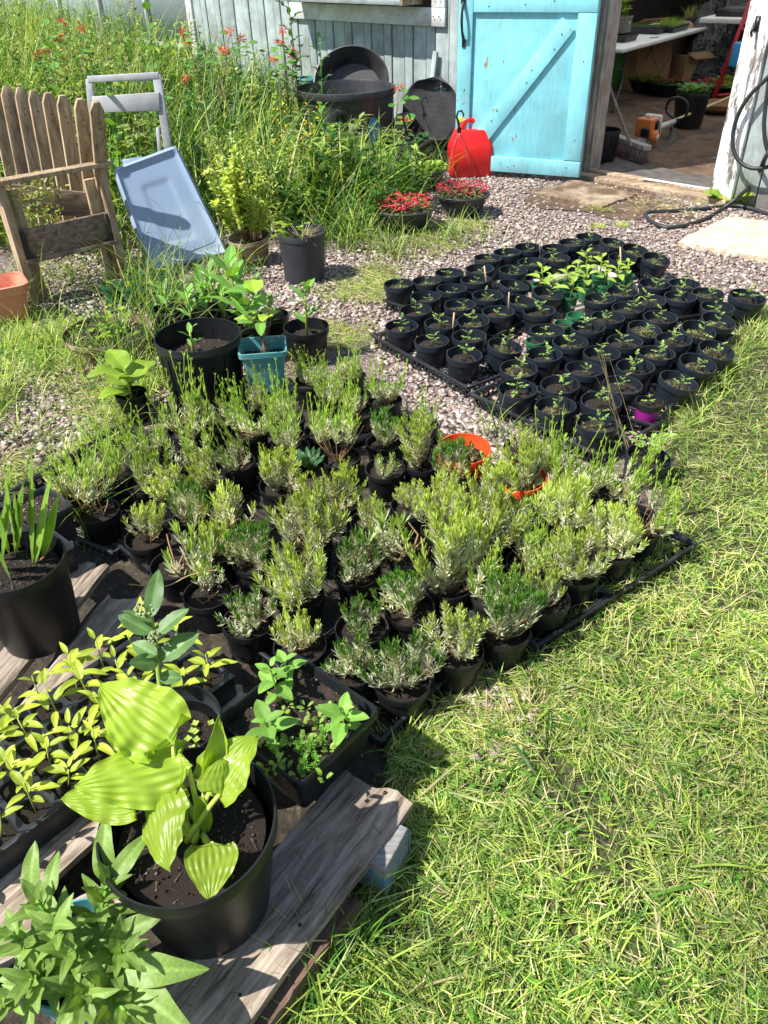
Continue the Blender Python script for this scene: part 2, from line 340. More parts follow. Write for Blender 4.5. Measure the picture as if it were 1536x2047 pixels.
gm = [G(860, 1420)[:2], G(1000, 1330)[:2], G(1080, 1420)[:2], G(1050, 1520)[:2], G(900, 1520)[:2], G(800, 1500)[:2]]
gm2 = [G(760, 780)[:2], G(900, 800)[:2], G(1240, 960)[:2], G(1250, 1010)[:2], G(1100, 960)[:2], G(760, 900)[:2]]
stuff(tag(P('gravel', stones(1100, gm, .007, .013, .002), M['stone']), 'small bare patch of gravel showing through the lawn beside the lavender tray', 'gravel'))
stuff(tag(P('gravel', stones(5000, gm2, .008, .014), M['stone']), 'strip of gravel between the lavender pots and the tomato trays', 'gravel'))
# haunted by no light: shed walls
M['siding'] = woodmat('grey_painted_siding', (.30, .37, .37), (.40, .47, .47), (.46, .53, .53), 2, 1., .35, .75, chips=((.16, .13, .11), .40), grime=.7)
M['white'] = woodmat('white_painted_trim', (.60, .62, .62), (.72, .74, .74), (.78, .80, .80), 0, 1., .25, .6, chips=((.2, .18, .16), .41))
M['peel'] = woodmat('peeling_white_paint', (.12, .10, .09), (.22, .19, .17), (.30, .27, .24), 2, .8, .5, .75, paint=((.78, .80, .82), .42))
M['rawwood'] = woodmat('bare_grey_jamb_wood', (.20, .17, .15), (.40, .36, .32), (.55, .51, .47), 2, 1.2, .6, .85)
M['sillwood'] = woodmat('worn_sill_wood', (.16, .10, .06), (.34, .25, .16), (.55, .47, .36), 0, .9, .7, .85)
M['teal_paint'] = woodmat('aqua_painted_wood', (.19, .56, .66), (.23, .62, .72), (.27, .67, .76), 2, 1., .35, .55, paint=((.30, .60, .62), .62), chips=((.30, .24, .16), .385), grime=.3, var=.86)
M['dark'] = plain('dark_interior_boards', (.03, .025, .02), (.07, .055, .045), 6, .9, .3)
M['metal'] = plain('galvanised_metal', (.32, .36, .37), (.45, .49, .50), 9, .5, .2, .001, 60, metal=.6)
M['iron'] = plain('black_iron', (.008, .008, .009), (.02, .018, .018), 20, .38, .2, .001, 80)
wl = T('shed_wall', 'pale grey board and batten shed wall behind the weeds and the open door', 'wall', WP(0, 0, 0), WA)
bk = MB(); wbox(bk, -5.15, -.06, -.02, 2.6, -.10, -.02); P('backing_board', bk, M['siding'], wl, world=True)
u = -5.14; i = 0
while u < -.1:
    wdt = .10 if i % 2 else .155
    u1 = min(u+wdt, -.06); b = MB(); wbox(b, u, u1-.012, 0, 2.6, -.02, (.004 if i % 2 else -.003)+R.uniform(-.001, .001)); P('plank', b, M['siding'], wl, world=True, bevel=.002); u = u1; i += 1
for a, b_ in ((-2.27, -.02), (-1.55, .018)):
    bt = MB(); bt.box(WP(a, .3, .018), (.045, .025, .75), WAX); 
lean = MB(); lean.box(WP(-1.60, .36, .035), (.045, .022, .80), np.array([unit(WU-ZZ*.16), WN, unit(ZZ+WU*.16)])); tag(P('loose_batten', lean, M['siding'], bevel=.002), 'loose grey batten leaning against the siding under the window corner', 'batten')
cb = MB(); wbox(cb, -5.26, -5.15, 0, 2.6, -.1, .02); P('corner_board', cb, M['white'], wl, world=True, bevel=.003)
# window with its white casing and planter shelf
wi = T('shed_window', 'white framed shed window bottom with a rusty metal edged shelf box', 'window', WP(-2.4, .95, .01), WA)
for (a0, a1, z0, z1) in ((-3.45, -1.45, .93, 1.06), ):
    b = MB(); wbox(b, a0, a1, z0, z1, .006, .03); P('bottom_casing', b, M['white'], wi, world=True, bevel=.003)
b = MB(); wbox(b, -1.60, -1.452, 1.062, 2.1, .006, .03); P('side_casing', b, M['white'], wi, world=True, bevel=.003)
b = MB(); wbox(b, -3.45, -3.30, 1.062, 2.1, .006, .03); P('side_casing', b, M['white'], wi, world=True, bevel=.003)
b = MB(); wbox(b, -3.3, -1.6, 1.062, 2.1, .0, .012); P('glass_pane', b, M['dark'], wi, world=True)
b = MB(); wbox(b, -3.26, -1.72, 1.085, 1.125, .03, .27); P('metal_strip', b, M['metal'], wi, world=True, bevel=.002)
b = MB(); wbox(b, -3.26, -1.72, 1.127, 1.45, .03, .262); P('shelf_box', b, M['white'], wi, world=True, bevel=.003)
b = MB(); wbox(b, -1.718, -1.688, 1.083, 1.5, .03, .272); P('end_board', b, M['sillwood'], wi, world=True, bevel=.002)
for uu in (-1.5, -1.56):
    for zz in (1.0, 1.12): 
        b = MB(); b.lathe([(0, .004), (.006, .003), (.006, 0)], 8, (0, 0, 0)); P('screw', b, M['iron'], wi, mtx=None, loc=None, world=False, rot=(rad(90), 0, 0)).location = (uu+2.4, .022, zz-.95) if False else (uu+2.4, -.022-.01, zz-.95)
# right wall
wr = T('shed_wall', 'pale grey shed wall right of the doorway with the black hose', 'wall', WP(1.2, 0, 0), WA)
b = MB(); wbox(b, 1.05, 5.2, -.02, 2.6, -.10, -.02); P('backing_board', b, M['siding'], wr, world=True)
u = 1.19
while u < 3.2:
    b = MB(); wbox(b, u, u+.145, 0, 2.6, -.02, R.uniform(-.004, .0)); P('plank', b, M['siding'], wr, world=True, bevel=.002); u += .155
# door frame
df = T('door_frame', 'bare weathered jamb, peeling white jamb and worn wooden sill of the doorway', 'door frame', WP(.5, 0, 0), WA)
b = MB(); wbox(b, 1.045, 1.185, .03, 2.3, -.12, .03); P('white_jamb', b, M['peel'], df, world=True, bevel=.004)
b = MB(); wbox(b, 1.02, 1.043, .03, 2.3, -.14, .01); P('inner_stop', b, M['peel'], df, world=True, bevel=.002)
for k, (a0, a1, n0, n1) in enumerate(((-.058, -.02, -.12, .025), (-.018, .012, -.13, .008), (.014, .035, -.16, -.01))):
    b = MB(); wbox(b, a0, a1, .03, 2.3, n0, n1); P('hinge_jamb', b, M['rawwood'], df, world=True, bevel=.003)
b = MB(); wbox(b, -.06, 1.2, 2.3, 2.5, -.12, .02); P('lintel', b, M['white'], df, world=True)
b = MB(); b.box(WP(.56, .012, .055), (1.26, .10, .045), WAX); P('outer_sill', b, M['sillwood'], df, world=True, bevel=.006)
b = MB(); b.box(WP(.53, .026, -.035), (1.02, .075, .05), WAX); P('inner_sill', b, M['sillwood'], df, world=True, bevel=.006)
b = MB(); b.box(WP(.75, .056, -.015), (.5, .03, .008), np.array([unit(WU-WN*.06), unit(WN+WU*.06), ZZ])); P('splintered_strip', b, M['white'], df, world=True, bevel=.002)
hk = MB(); hk.tube([WP(1.10, 1.03, .03), WP(1.10, 1.03, .07), WP(1.10, 1.0, .09), WP(1.10, .98, .07)], .008); hk.box(WP(1.10, 1.04, .034), (.03, .008, .08), WAX); P('gate_hook', hk, M['iron'], df, world=True)
# room shell behind the wall
rm = T('shed_interior', 'dim shed interior walls seen through the doorway, unseen roof made translucent to light them', 'room', WP(2, 0, -4), WA)
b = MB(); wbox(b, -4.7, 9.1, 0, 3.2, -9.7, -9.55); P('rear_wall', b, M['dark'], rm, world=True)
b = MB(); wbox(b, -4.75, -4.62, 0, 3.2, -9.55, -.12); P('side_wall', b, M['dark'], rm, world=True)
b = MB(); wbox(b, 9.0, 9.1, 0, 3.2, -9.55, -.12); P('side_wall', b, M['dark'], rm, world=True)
m, nt, pb = newmat('fill_light_roof'); tr = nt.nodes.new('ShaderNodeBsdfTranslucent'); tr.inputs[0].default_value = (.36, .37, .36, 1); nt.links.new(tr.outputs[0], nt.nodes['Material Output'].inputs[0]); M['roof'] = m  # translucency is added so the unseen roof lets soft light into the room
b = MB(); c = [WP(-4.7, 2.62, .1), WP(9.1, 2.62, .1), WP(9.1, 3.6, -4.8), WP(-4.7, 3.6, -4.8)]; b.add(c, [[0, 1, 2, 3]]); P('roof', b, M['roof'], rm, world=True)
b = MB(); c = [WP(-4.7, 3.59, -4.8), WP(9.1, 3.59, -4.8), WP(9.1, 3.2, -9.7), WP(-4.7, 3.2, -9.7)]; b.add(c, [[0, 1, 2, 3]]); P('roof', b, M['roof'], rm, world=True)
b = MB(); wbox(b, -5.2, 5.2, 2.6, 2.85, -.1, -.02); P('top_plate', b, M['siding'], rm, world=True)
# greenhouse at far left
M['poly'] = plain('greenhouse_plastic', (.42, .49, .50), (.52, .60, .60), 1.5, .35, .2, .01, 6)
gh = T('greenhouse', 'pale plastic covered greenhouse side behind the weeds in the far left corner', 'greenhouse', WP(-8, 0, -.3), WA)
b = MB(); wbox(b, -16, -5.3, 0, 2.4, -.5, -.4); P('plastic_wall', b, M['poly'], gh, world=True)
for k in range(9):
    b = MB(); wbox(b, -5.6-k*1.2, -5.55-k*1.2, 0, 2.4, -.398, -.35); P('rib', b, M['white'], gh, world=True)
b = MB(); wbox(b, -16, -5.3, .5, .56, -.395, -.36); P('base_rail', b, M['white'], gh, world=True)
# ------------------------------------------------------------------ teal door
HH = G(1158, 356, .04); DA = rad(155); DU = np.array([math.cos(DA), math.sin(DA), 0]); DN = np.array([math.sin(DA), -math.cos(DA), 0])
if np.dot(DN, CAM-HH) < 0: DN = -DN
DAX = np.array([DU, DN, ZZ])
def DP(s, z, n=0.): return np.array([HH[0], HH[1], 0])+DU*s+DN*n+ZZ*z
dr = T('shed_door', 'bright aqua painted wooden door swung open against the shed, diagonal brace and black pull', 'door', (HH[0], HH[1], 0), 0)
def dbox(name, s0, s1, z0, z1, n0, n1, mat='teal_paint', bev=.003):
    b = MB(); b.box(DP((s0+s1)/2, (z0+z1)/2, (n0+n1)/2), (s1-s0, n1-n0, z1-z0), DAX); return P(name, b, M[mat], dr, world=True, bevel=bev)
dbox('door_panel', .0, .985, .045, 2.05, -.03, 0)
dbox('hinge_stile', .002, .13, .16, 1.08, .0005, .022)
dbox('hinge_stile', .002, .13, 1.20, 2.05, .0005, .022)
dbox('free_stile', .875, .983, .162, 2.05, .0005, .022)
dbox('bottom_rail', .002, .983, .047, .155, .0005, .0225)
dbox('middle_rail', .002, .872, 1.083, 1.197, .0005, .0225)
dbox('top_rail', .132, .872, 1.93, 2.048, .0005, .022)
def slab(s0, z0, s1, z1, wd, name):
    a = DP(s0, z0, .0105); c_ = DP(s1, z1, .0105); d = unit(c_-a); x = np.cross(DN, d); b = MB(); b.box((a+c_)/2, (np.linalg.norm(c_-a), .02, wd), np.array([d, DN, x])); P(name, b, M['teal_paint'], dr, world=True, bevel=.003)
slab(.83, .21, .19, 1.02, .115, 'diagonal_brace')
slab(.83, 1.25, .19, 1.88, .115, 'diagonal_brace')
hm = MB(); hm.tube([DP(.935, .90, .024), DP(.935, .925, .035), DP(.937, .97, .062), DP(.94, 1.03, .07), DP(.942, 1.09, .062), DP(.943, 1.14, .035), DP(.943, 1.165, .024)], [.010, .012, .009, .010, .009, .012, .010], 10)
hm.box(DP(.935, .895, .026), (.026, .006, .05), DAX); hm.box(DP(.943, 1.17, .026), (.026, .006, .06), DAX); hm.box(DP(.95, 1.15, .034), (.02, .02, .03), DAX); P('pull_handle', hm, M['iron'], dr, world=True, smooth=40)
for (s, z) in ((.70, .40), (.66, .47), (.45, .66), (.42, .74), (.27, .87), (.23, .96), (.9, .10), (.5, .1), (.1, .11), (.55, .085), (.06, .3), (.06, .8), (.93, .35), (.92, .6), (.5, 1.13), (.3, 1.15), (.76, 1.12)):
    b = MB(); b.lathe([(0, .0015), (.0045, .001), (.0045, -.001)], 8); P('screw', b, M['iron'], dr, mtx=frame(DP(s, z, .0235)-np.array([HH[0], HH[1], 0]), ZZ, DN))
# ------------------------------------------------------------------ stepping slabs
M['slab1'] = plain('earthy_slab', (.20, .14, .09), (.36, .28, .20), 7, .95, .6, .006, 40, c3=(.10, .06, .035), s3=5, t3=(.42, .58))
M['slab2'] = plain('cream_slab', (.42, .34, .23), (.60, .52, .38), 9, .95, .8, .01, 26, c3=(.68, .62, .50), s3=18, t3=(.5, .6))
def slabobj(cs, h, mat, label):
    cs = [np.array(c_) for c_ in cs]; c0 = sum(cs)/4; o = T('stepping_slab', label, 'paving slab', (c0[0], c0[1], 0)); N = 14; mb = MB(); V = []
    for i in range(N):
        for j in range(N):
            a, b_ = i/(N-1), j/(N-1); p = (cs[0]*(1-a)+cs[1]*a)*(1-b_)+(cs[3]*(1-a)+cs[2]*a)*b_; e = min(a, 1-a, b_, 1-b_)
            j_ = p+np.array([NR.uniform(-.008, .008), NR.uniform(-.008, .008), 0])*(e < .01); V.append([j_[0], j_[1], h*(1 if e > .01 else .75)+NR.uniform(-.002, .002)])
    mb.grid(V, N, N); b2 = [k for k in range(N)]+[i*N+N-1 for i in range(1, N)]+[(N-1)*N+j for j in range(N-2, -1, -1)]+[i*N for i in range(N-2, 0, -1)]
    rim = np.array([V[k] for k in b2]); low = rim.copy(); low[:, 2] = -.01; nR = len(rim)
    mb.add(np.concatenate([rim, low]), [[k, (k+1) % nR, nR+(k+1) % nR, nR+k] for k in range(nR)]); P('slab', mb, M[mat], o, world=True, smooth=35)
    return o
slabobj([G(1068, 392), G(1200, 421), G(1272, 394), G(1145, 364)], .030, 'slab1', 'dirt covered square stepping slab in front of the doorway sill')
slabobj(SLAB2, .04, 'slab2', 'cream textured stepping slab at the right edge behind the tomato pots')
# ================================================================== POTS AND PLANTS
GR = dict(bright=(.37, .53, .085), mid=(.11, .25, .03), deep=(.05, .15, .025), grey=(.66, .70, .52), pale=(.68, .73, .55), yel=(.50, .58, .05), lime=(.47, .58, .11), dark=(.03, .085, .02), straw=(.60, .53, .28), sage=(.36, .43, .17))
for k in GR: GR[k] = np.array(GR[k])
def pot_mesh(r=.075, h=.135, rb=.052, sq=None, rim=.022, n=36, ribs=0, name='pot'):
    b = MB(); t = .0022; hr = h-rim
    rr = r-(r-rb)*rim/h-.001
    prof = [(0, .004), (rb*.6, .003), (rb-.004, 0), (rb, .003), (rb+(rr-rb)*.5, hr*.5), (rr-.0015, hr-.003), (r-.0008, hr), (r, h-.003), (r-.0008, h), (r-t-.0018, h), (r-t-.002, h-.004), (rr-t, hr), (rb+(rr-rb)*.5-t, hr*.5), (rb-t, .01), (0, .01)]
    if ribs: prof = prof[:6]+[(rr+.003, hr*1.0), (rr+.001, hr+.006), (r+.002, hr+.009), (r, hr+.013), (r+.001, h-.004)]+prof[8:]
    b.lathe(prof, n, sq=sq)
    if ribs:
        k = ribs
        for i in range(k):
            a = i*2*math.pi/k
            for s_ in (1, -1):
                p0 = np.array([math.cos(a), math.sin(a), 0]); rr0 = rb+(rr-rb)*.12; rr1 = rb+(rr-rb)*.92
                b.box((p0*(rr0+rr1)/2)*(1 if s_ > 0 else .985)+ZZ*hr*.52, (.004, .5*2*math.pi*rb/k, hr*.8), np.array([unit(np.array([p0[0], p0[1], -(rr1-rr0)/(hr*.8)])), [-p0[1], p0[0], 0], unit(np.array([p0[0]*(rr1-rr0)/(hr*.8), p0[1]*(rr1-rr0)/(hr*.8), 1]))]))
    return b.mesh(name, 35)
def soil_mesh(r=1., n=22, rings=7, specks=60, seed=0, sq=None, chips=14, amp=.05, ss=.02):
    rs = np.random.RandomState(seed); b = MB(); V = [[0, 0, amp*.5]]; th = np.arange(n)*2*math.pi/n; ct, st = np.cos(th), np.sin(th)
    if sq: k = (np.abs(ct)**sq+np.abs(st)**sq)**(-1./sq); ct, st = ct*k, st*k
    for i in range(1, rings+1):
        q = i/rings; z = amp*.5*(1-q*q)+rs.uniform(-amp, amp, n)*(.45 if i < rings else .1); V += list(np.stack([ct*q*r, st*q*r, z*r], 1))
    tq = [[1+(i-1)*n+k, 1+(i-1)*n+(k+1) % n, 1+i*n+(k+1) % n, 1+i*n+k] for i in range(1, rings) for k in range(n)]
    b.add(V, tq, [[0, 1+k, 1+(k+1) % n] for k in range(n)])
    a = rs.rand(specks)*6.28; q = np.sqrt(rs.rand(specks))*.93*r; s = rs.uniform(.3, 1.3, specks)*ss
    P0 = np.stack([q*np.cos(a), q*np.sin(a), amp*.5*(1-(q/r)**2)*r+amp*.2*r+s*.3], 1)
    tet = np.array([[1, 1, 1], [-1, -1, 1], [-1, 1, -1], [1, -1, -1]])*.5
    V = P0[:, None]+tet[None]*s[:, None, None]*rs.uniform(.6, 1.3, (specks, 4, 1)); F = (np.array([[0, 1, 2], [0, 3, 1], [0, 2, 3], [1, 3, 2]])[None]+np.arange(specks)[:, None, None]*4).reshape(-1, 3)
    C = np.where(rs.rand(specks)[:, None] < .55, np.array([[13., 16, 18]]), np.array([[1.8, 1.7, 1.5]])); b.add(V.reshape(-1, 3), t=F, col=np.repeat(C, 4, 0))
    a = rs.rand(chips)*6.28; q = np.sqrt(rs.rand(chips))*.85*r; P0 = np.stack([q*np.cos(a), q*np.sin(a), np.full(chips, amp*.9*r)], 1); d = rs.normal(size=(chips, 3)); d[:, 2] *= .25
    b.leaves(P0, d, [[0, 0, 1]], rs.uniform(.06, .2, chips)*r, rs.uniform(.02, .04, chips)*r, 0, 1, 'needle', col=(5, 5.5, 5.5))
    return b.mesh('soil', False)
SOIL = [soil_mesh(1., seed=i, specks=70, ss=.035) for i in range(5)]
def put(name, me, mat, par, z=0., rz=0., s=1.): return P(name, me, mat, par, loc=(0, 0, z), rot=(0, 0, rz), scale=s)
# ---- lavender
def lavender(seed, nst=16, h=.11, spread=.055, grey=.5, tip='bright', tall=0, lean=.35, leafL=.021, dens=1., bare=.15, off=(0, 0)):
    rs = np.random.RandomState(seed); b = MB(); tw = MB()
    pc = GR['pale']*1.05; gc = GR['grey']*1.1; tc = GR[tip]*1.08
    for i in range(3):
        a = rs.rand()*6.28; e = np.array([math.cos(a)*spread*.9, math.sin(a)*spread*.9, h*rs.uniform(.3, .75)]); tw.tube([[0, 0, 0], e*.5+rs.normal(0, .006, 3), e], [.0017, .0013, .0008], 4, col=(1.7, 1.6, 1.5), cap=False)
    for i in range(nst):
        a = rs.rand()*6.28; q = rs.rand()**.6; top = np.array([math.cos(a)*spread*q*1.15, math.sin(a)*spread*q*1.15, h*(1-.42*q*q)*rs.uniform(.72, 1.08)])+np.array([off[0], off[1], 0])
        root = np.array([math.cos(a)*.012*q, math.sin(a)*.012*q, 0])+np.array([off[0], off[1], 0]); mid = root*.35+top*.65+np.array([math.cos(a), math.sin(a), 0])*spread*.2*q; mid[2] = top[2]*.45
        t = np.linspace(0, 1, 6)[:, None]; S = root*(1-t)**2+2*mid*t*(1-t)+top*t*t; tw.tube(S, np.linspace(.0016, .0009, 6), 4, col=(1.3, 1.2, 1.1), cap=False)
        n = int(74*dens*max(.5, top[2]/.10)); ti = rs.uniform(bare, 1., n)**.85; base = root*(1-ti[:, None])**2+2*mid*(ti*(1-ti))[:, None]+top*(ti**2)[:, None]
        ax = unit(top-mid); ph = rs.rand(n)*6.28; u_ = unit(np.cross(ax, [.3, .2, 1])); v_ = np.cross(ax, u_)
        up = .35+.9*ti+rs.normal(0, .18, n); D = (np.cos(ph)[:, None]*u_+np.sin(ph)[:, None]*v_)+ax*up[:, None]
        k = np.clip((ti-.70)/.28+rs.normal(0, .12, n), 0, 1)[:, None]; lowc = pc*grey+gc*(1-grey); lowc = np.minimum(lowc*rs.uniform(.8, 1.2, (n, 1)), .85); dead = (ti < .38) & (rs.rand(n) < .35)
        c1 = lowc*(1-k)+tc*k; c1[dead] = GR['straw']*.6; c2 = c1*1.0+.10*(tc-c1)
        L = leafL*rs.uniform(.6, 1.15, n)*(1-.35*np.abs(ti-.7)); b.leaves(base, D, ax+rs.normal(0, .3, (n, 3)), L, .0029*rs.uniform(.8, 1.25, n), -.15, 2, 'needle', col=c1, col2=c2)
        # tip tuft
        m = 7; ph = rs.rand(m)*6.28; D = (np.cos(ph)[:, None]*u_+np.sin(ph)[:, None]*v_)*.28+ax+np.array([0, 0, .4]); b.leaves(np.repeat(top[None], m, 0), D, u_+rs.normal(0, .5, (m, 3)), leafL*rs.uniform(.6, 1.1, m), .0030, -.1, 2, 'needle', col=tc*rs.uniform(.8, 1.15, (m, 1)))
        if tall and rs.rand() < .75:
            hh = tall*rs.uniform(.5, 1.15); e = top+ax*hh*.6+np.array([rs.normal(0, .012), rs.normal(0, .012), hh*.55]); b.tube([top, (top+e)/2+rs.normal(0, .003, 3), e], [.0012, .0010, .0010], 3, col=tc*.95, cap=False)
            for zf in (.3, .62, .95):
                pb_ = top*(1-zf)+e*zf; m = 4; ph = rs.rand(m)*6.28; D = np.stack([np.cos(ph)*.35, np.sin(ph)*.35, np.ones(m)], 1); b.leaves(np.repeat(pb_[None], m, 0), D, D[:, [1, 0, 2]]*[1, -1, .1], leafL*.8*(1.1-zf*.5), .0026, -.1, 2, 'needle', col=tc*rs.uniform(.85, 1.15, (m, 1)))
    return b.mesh('foliage'), tw.mesh('stems')
LV = {
 't': [lavender(100+i, 17, .085, .052, .8, 'bright', .085, dens=1.05) for i in range(4)],
 'b': [lavender(200+i, 16+3*i, .080+.008*i, .048+.004*i, .6+.12*i, 'lime', .03*(i % 2), dens=.95+.1*i, bare=.08+.07*(i % 3)) for i in range(5)],
 'g': [lavender(300+i, 20, .085, .058, .95, 'mid', 0, dens=1.1, leafL=.023) for i in range(3)],
 'd': [lavender(400+i, 20, .095, .055, .1, 'mid', .02, dens=1., leafL=.024) for i in range(2)],
 's': [lavender(500+i, 7, .065, .030, .7, 'bright', 0, dens=.8, off=((.018, .02), (-.02, .01))[i % 2]) for i in range(3)],
 'w': [lavender(600+i, 13, .115, .055, .2, 'bright', .05, dens=.75, bare=.45) for i in range(2)],
 'p': [lavender(700+i, 30, .120, .068, 1.0, 'lime', 0, dens=1.1, leafL=.024) for i in range(2)],
 'r': [lavender(800+i, 9, .075, .045, .2, 'mid', 0, dens=.9, leafL=.020) for i in range(2)],
}
LOOK = {'t': 'tall bright lavender', 'b': 'bushy lime lavender', 'g': 'silvery lavender', 'd': 'deep green lavender', 's': 'sparse small lavender', 'w': 'woody-stemmed lavender', 'p': 'big pale lavender', 'r': 'dark sprigs'}
PM_l = pot_mesh(.067, .100, .053, rim=.018)
LR = [  # rows: name, rim pixel, kind, scale
 ('the row edging the lawn', [(801, 1359, 'g', 1.0), (912, 1301, 'p', .95), (1007, 1256, 'd', 1.1), (1083, 1196, 'b', .9), (1147, 1137, 'p', 1.0), (1219, 1092, 'b', 1.0), (1277, 1052, 'w', 1.1)]),
 ('the second row from the lawn', [(708, 1325, 'g', .8), (820, 1215, 'd', 1.0), (905, 1165, 'b', 1.25), (993, 1185, 't', 1.0), (1066, 1125, 't', .9), (1110, 1050, 'p', 1.0), (1160, 990, 't', 1.15), (1230, 985, 't', 1.1)]),
 ('the third row from the lawn', [(600, 1290, 'b', .9), (721, 1262, 'd', .85), (820, 1105, 's', 1.2), (891, 1058, 'b', 1.05), (975, 1070, 'p', 1.0), (1050, 1055, 'd', .9), (1045, 975, 'b', 1.05), (1105, 945, 't', 1.2)]),
 ('the fourth row from the lawn', [(492, 1242, 'g', .85), (600, 1190, 'p', 1.15), (716, 1143, 'g', .9), (742, 1044, 'b', 1.05), (825, 1010, 'b', .75), (900, 985, 'b', .9), (970, 985, 'b', 1.0)]),
 ('the fifth row from the lawn', [(416, 1186, 's', .9), (507, 1117, 'd', 1.15), (620, 1085, 'p', 1.0), (684, 1000, 'b', .75), (770, 935, 's', .8), (850, 925, 'b', 1.), (905, 945, 'd', 1.0)]),
 ('the sixth row from the lawn', [(356, 1124, 's', 1.15), (430, 1100, 'b', .8), (460, 1041, 'b', 1.2), (559, 968, 'b', 1.0), (684, 913, 'w', 1.2), (770, 885, 'd', .95), (1046, 893, 'b', .8)]),
 ('the seventh row from the lawn', [(296, 1072, 'b', 1.0), (393, 1030, 'g', .9), (350, 985, 'b', .9), (471, 925, 't', .7), (580, 893, 't', .95), (643, 862, 't', 1.0), (715, 822, 't', .95), (840, 850, 't', .8)]),
 ('the rows near the teal pot', [(195, 1020, 's', 1.2), (294, 965, 't', 1.05), (382, 915, 't', 1.0), (430, 960, 'b', .9), (500, 862, 't', .95), (575, 838, 't', 1.0), (668, 796, 't', 1.0), (770, 800, 't', .95)]),
 ('the rearmost lavender row', [(130, 985, 't', .9), (225, 950, 't', .95), (300, 905, 't', 1.0), (370, 860, 't', 1.1), (440, 840, 't', 1.0), (520, 800, 't', .8), (620, 762, 't', .85), (700, 752, 't', .95)]),
]
ORD = ['nearest', 'second', 'third', 'fourth', 'fifth', 'sixth', 'seventh', 'eighth', 'ninth']
LP = []
for rn, row in LR:
    for i, (px, py, k, s) in enumerate(row): p = G(px, py, .112); LP.append([p[0], p[1], rn, i, k, s, px, py])
def relax(L, dmin, it=30, fixed=()):
    for _ in range(it):
        for i in range(len(L)):
            for j in range(i+1, len(L)):
                dx, dy = L[j][0]-L[i][0], L[j][1]-L[i][1]; d = math.hypot(dx, dy)+1e-6
                if d < dmin:
                    q = (dmin-d)/2/d; L[i][0] -= dx*q; L[i][1] -= dy*q; L[j][0] += dx*q; L[j][1] += dy*q
relax(LP, .126)
for x, y, rn, i, k, s, px, py in LP:
    w_ = ORD[i] if i else 'nearest'
    o = T('potted_lavender', '%s, %s from the front in %s' % (LOOK[k], w_ if i else 'first', rn), 'potted plant', (x, y, .013), R.uniform(0, 6.28), 'potted lavenders in the nursery trays', rot=(R.gauss(0, .02), R.gauss(0, .02), R.uniform(0, 6.28)))
    P('pot', PM_l, M['black'], o); put('soil', R.choice(SOIL), M['soil'], o, .078, R.uniform(0, 6), .060)
    f, st = R.choice(LV[k]); s *= 1.16*R.uniform(.84, 1.16)*(1.4 if k == 's' else 1.)*(1.12 if px < 640 and py < 1000 else 1.); sd = (s*R.uniform(.95, 1.15), s*R.uniform(.95, 1.15), s*R.uniform(1.0, 1.3)*(.88 if py < 880 else 1))
    ln_ = (R.gauss(0, .09), R.gauss(0, .09), R.uniform(0, 6.28)); of_ = (R.gauss(0, .006), R.gauss(0, .006), .080)
    P('foliage', f, M['lav'], o, loc=of_, scale=sd, rot=ln_); P('stems', st, M['twig'], o, loc=of_, scale=sd, rot=ln_)
# ---- trays
def tray(L, F, R_, z=.06, label='', name='nursery_tray', solid=False, floor=True, mat='tray', dx=None, zb=.004, group=None, hh=None):
    """L left corner, F front corner, R_ right corner (rim points on the ground plan)"""
    L, F, R_ = [np.array([a[0], a[1], 0.]) for a in (L, F, R_)]; a = F-L; la = np.linalg.norm(a); a /= la; b_ = R_-F; b_ -= a*np.dot(a, b_); lb = np.linalg.norm(b_) if dx is None else dx; b_ = unit(b_)
    h = z-zb; A = np.array([a, b_, ZZ]); c = L+a*la/2+b_*lb/2
    o = T(name, label, 'tray', (c[0], c[1], zb), 0, group)
    rim = MB(); w_ = .010
    for s_ in (-1, 1):
        rim.box(c+b_*s_*(lb/2-w_/2)+ZZ*(z-.0015), (la, w_, .003), A); rim.box(c+b_*s_*(lb/2-.001)+ZZ*(z-.006), (la, .002, .009), A)
        rim.box(c+a*s_*(la/2-w_/2)+ZZ*(z-.0055), (w_, lb-.003, .003), A); rim.box(c+a*s_*(la/2-.001)+ZZ*(z-.009), (.002, lb-.003, .009), A)
    P('rim', rim, M[mat], o, world=True, bevel=.0008)
    si = MB()
    for s_ in (-1, 1):
        if solid:
            si.box(c+b_*s_*(lb/2-.008)+ZZ*(zb+h/2), (la-.02, .002, h-.008), A); si.box(c+a*s_*(la/2-.009)+ZZ*(zb+h/2), (.002, lb-.022, h-.008), A)
        else:
            for (cc, ax1, ln, lat) in ((c+b_*s_*(lb/2-.008), a, la, b_), (c+a*s_*(la/2-.010), b_, lb-.004, a)):
                Ax = np.array([ax1, np.cross(ZZ, ax1), ZZ]); si.box(cc+ZZ*(zb+.007), (ln-.02, .0022, .012), Ax); si.box(cc+ZZ*(z-.014), (ln-.02, .0022, .008), Ax)
                n = int(ln/.028)
                for k in range(n): si.box(cc+ax1*((k+.5)/n-.5)*(ln-.022)+ZZ*(zb+h*.5), (.009, .0026, h*.72), Ax)
    P('side_lattice', si, M[mat], o, world=True)
    fl = MB(); n1 = int(la/.022); n2 = int(lb/.022)
    if solid: fl.box(c+ZZ*(zb+.002), (la-.02, lb-.02, .003), A)
    else:
        for k in range(n1): fl.box(c+a*((k+.5)/n1-.5)*(la-.03)+ZZ*(zb+.0025), (.006, lb-.03, .0025), A)
        for k in range(n2): fl.box(c+b_*((k+.5)/n2-.5)*(lb-.03)+ZZ*(zb+.0052), (la-.03, .006, .0025), A)
    P('base_grid', fl, M[mat], o, world=True)
    return o
z = .055
g1 = 'black carry trays under the lavender pots'
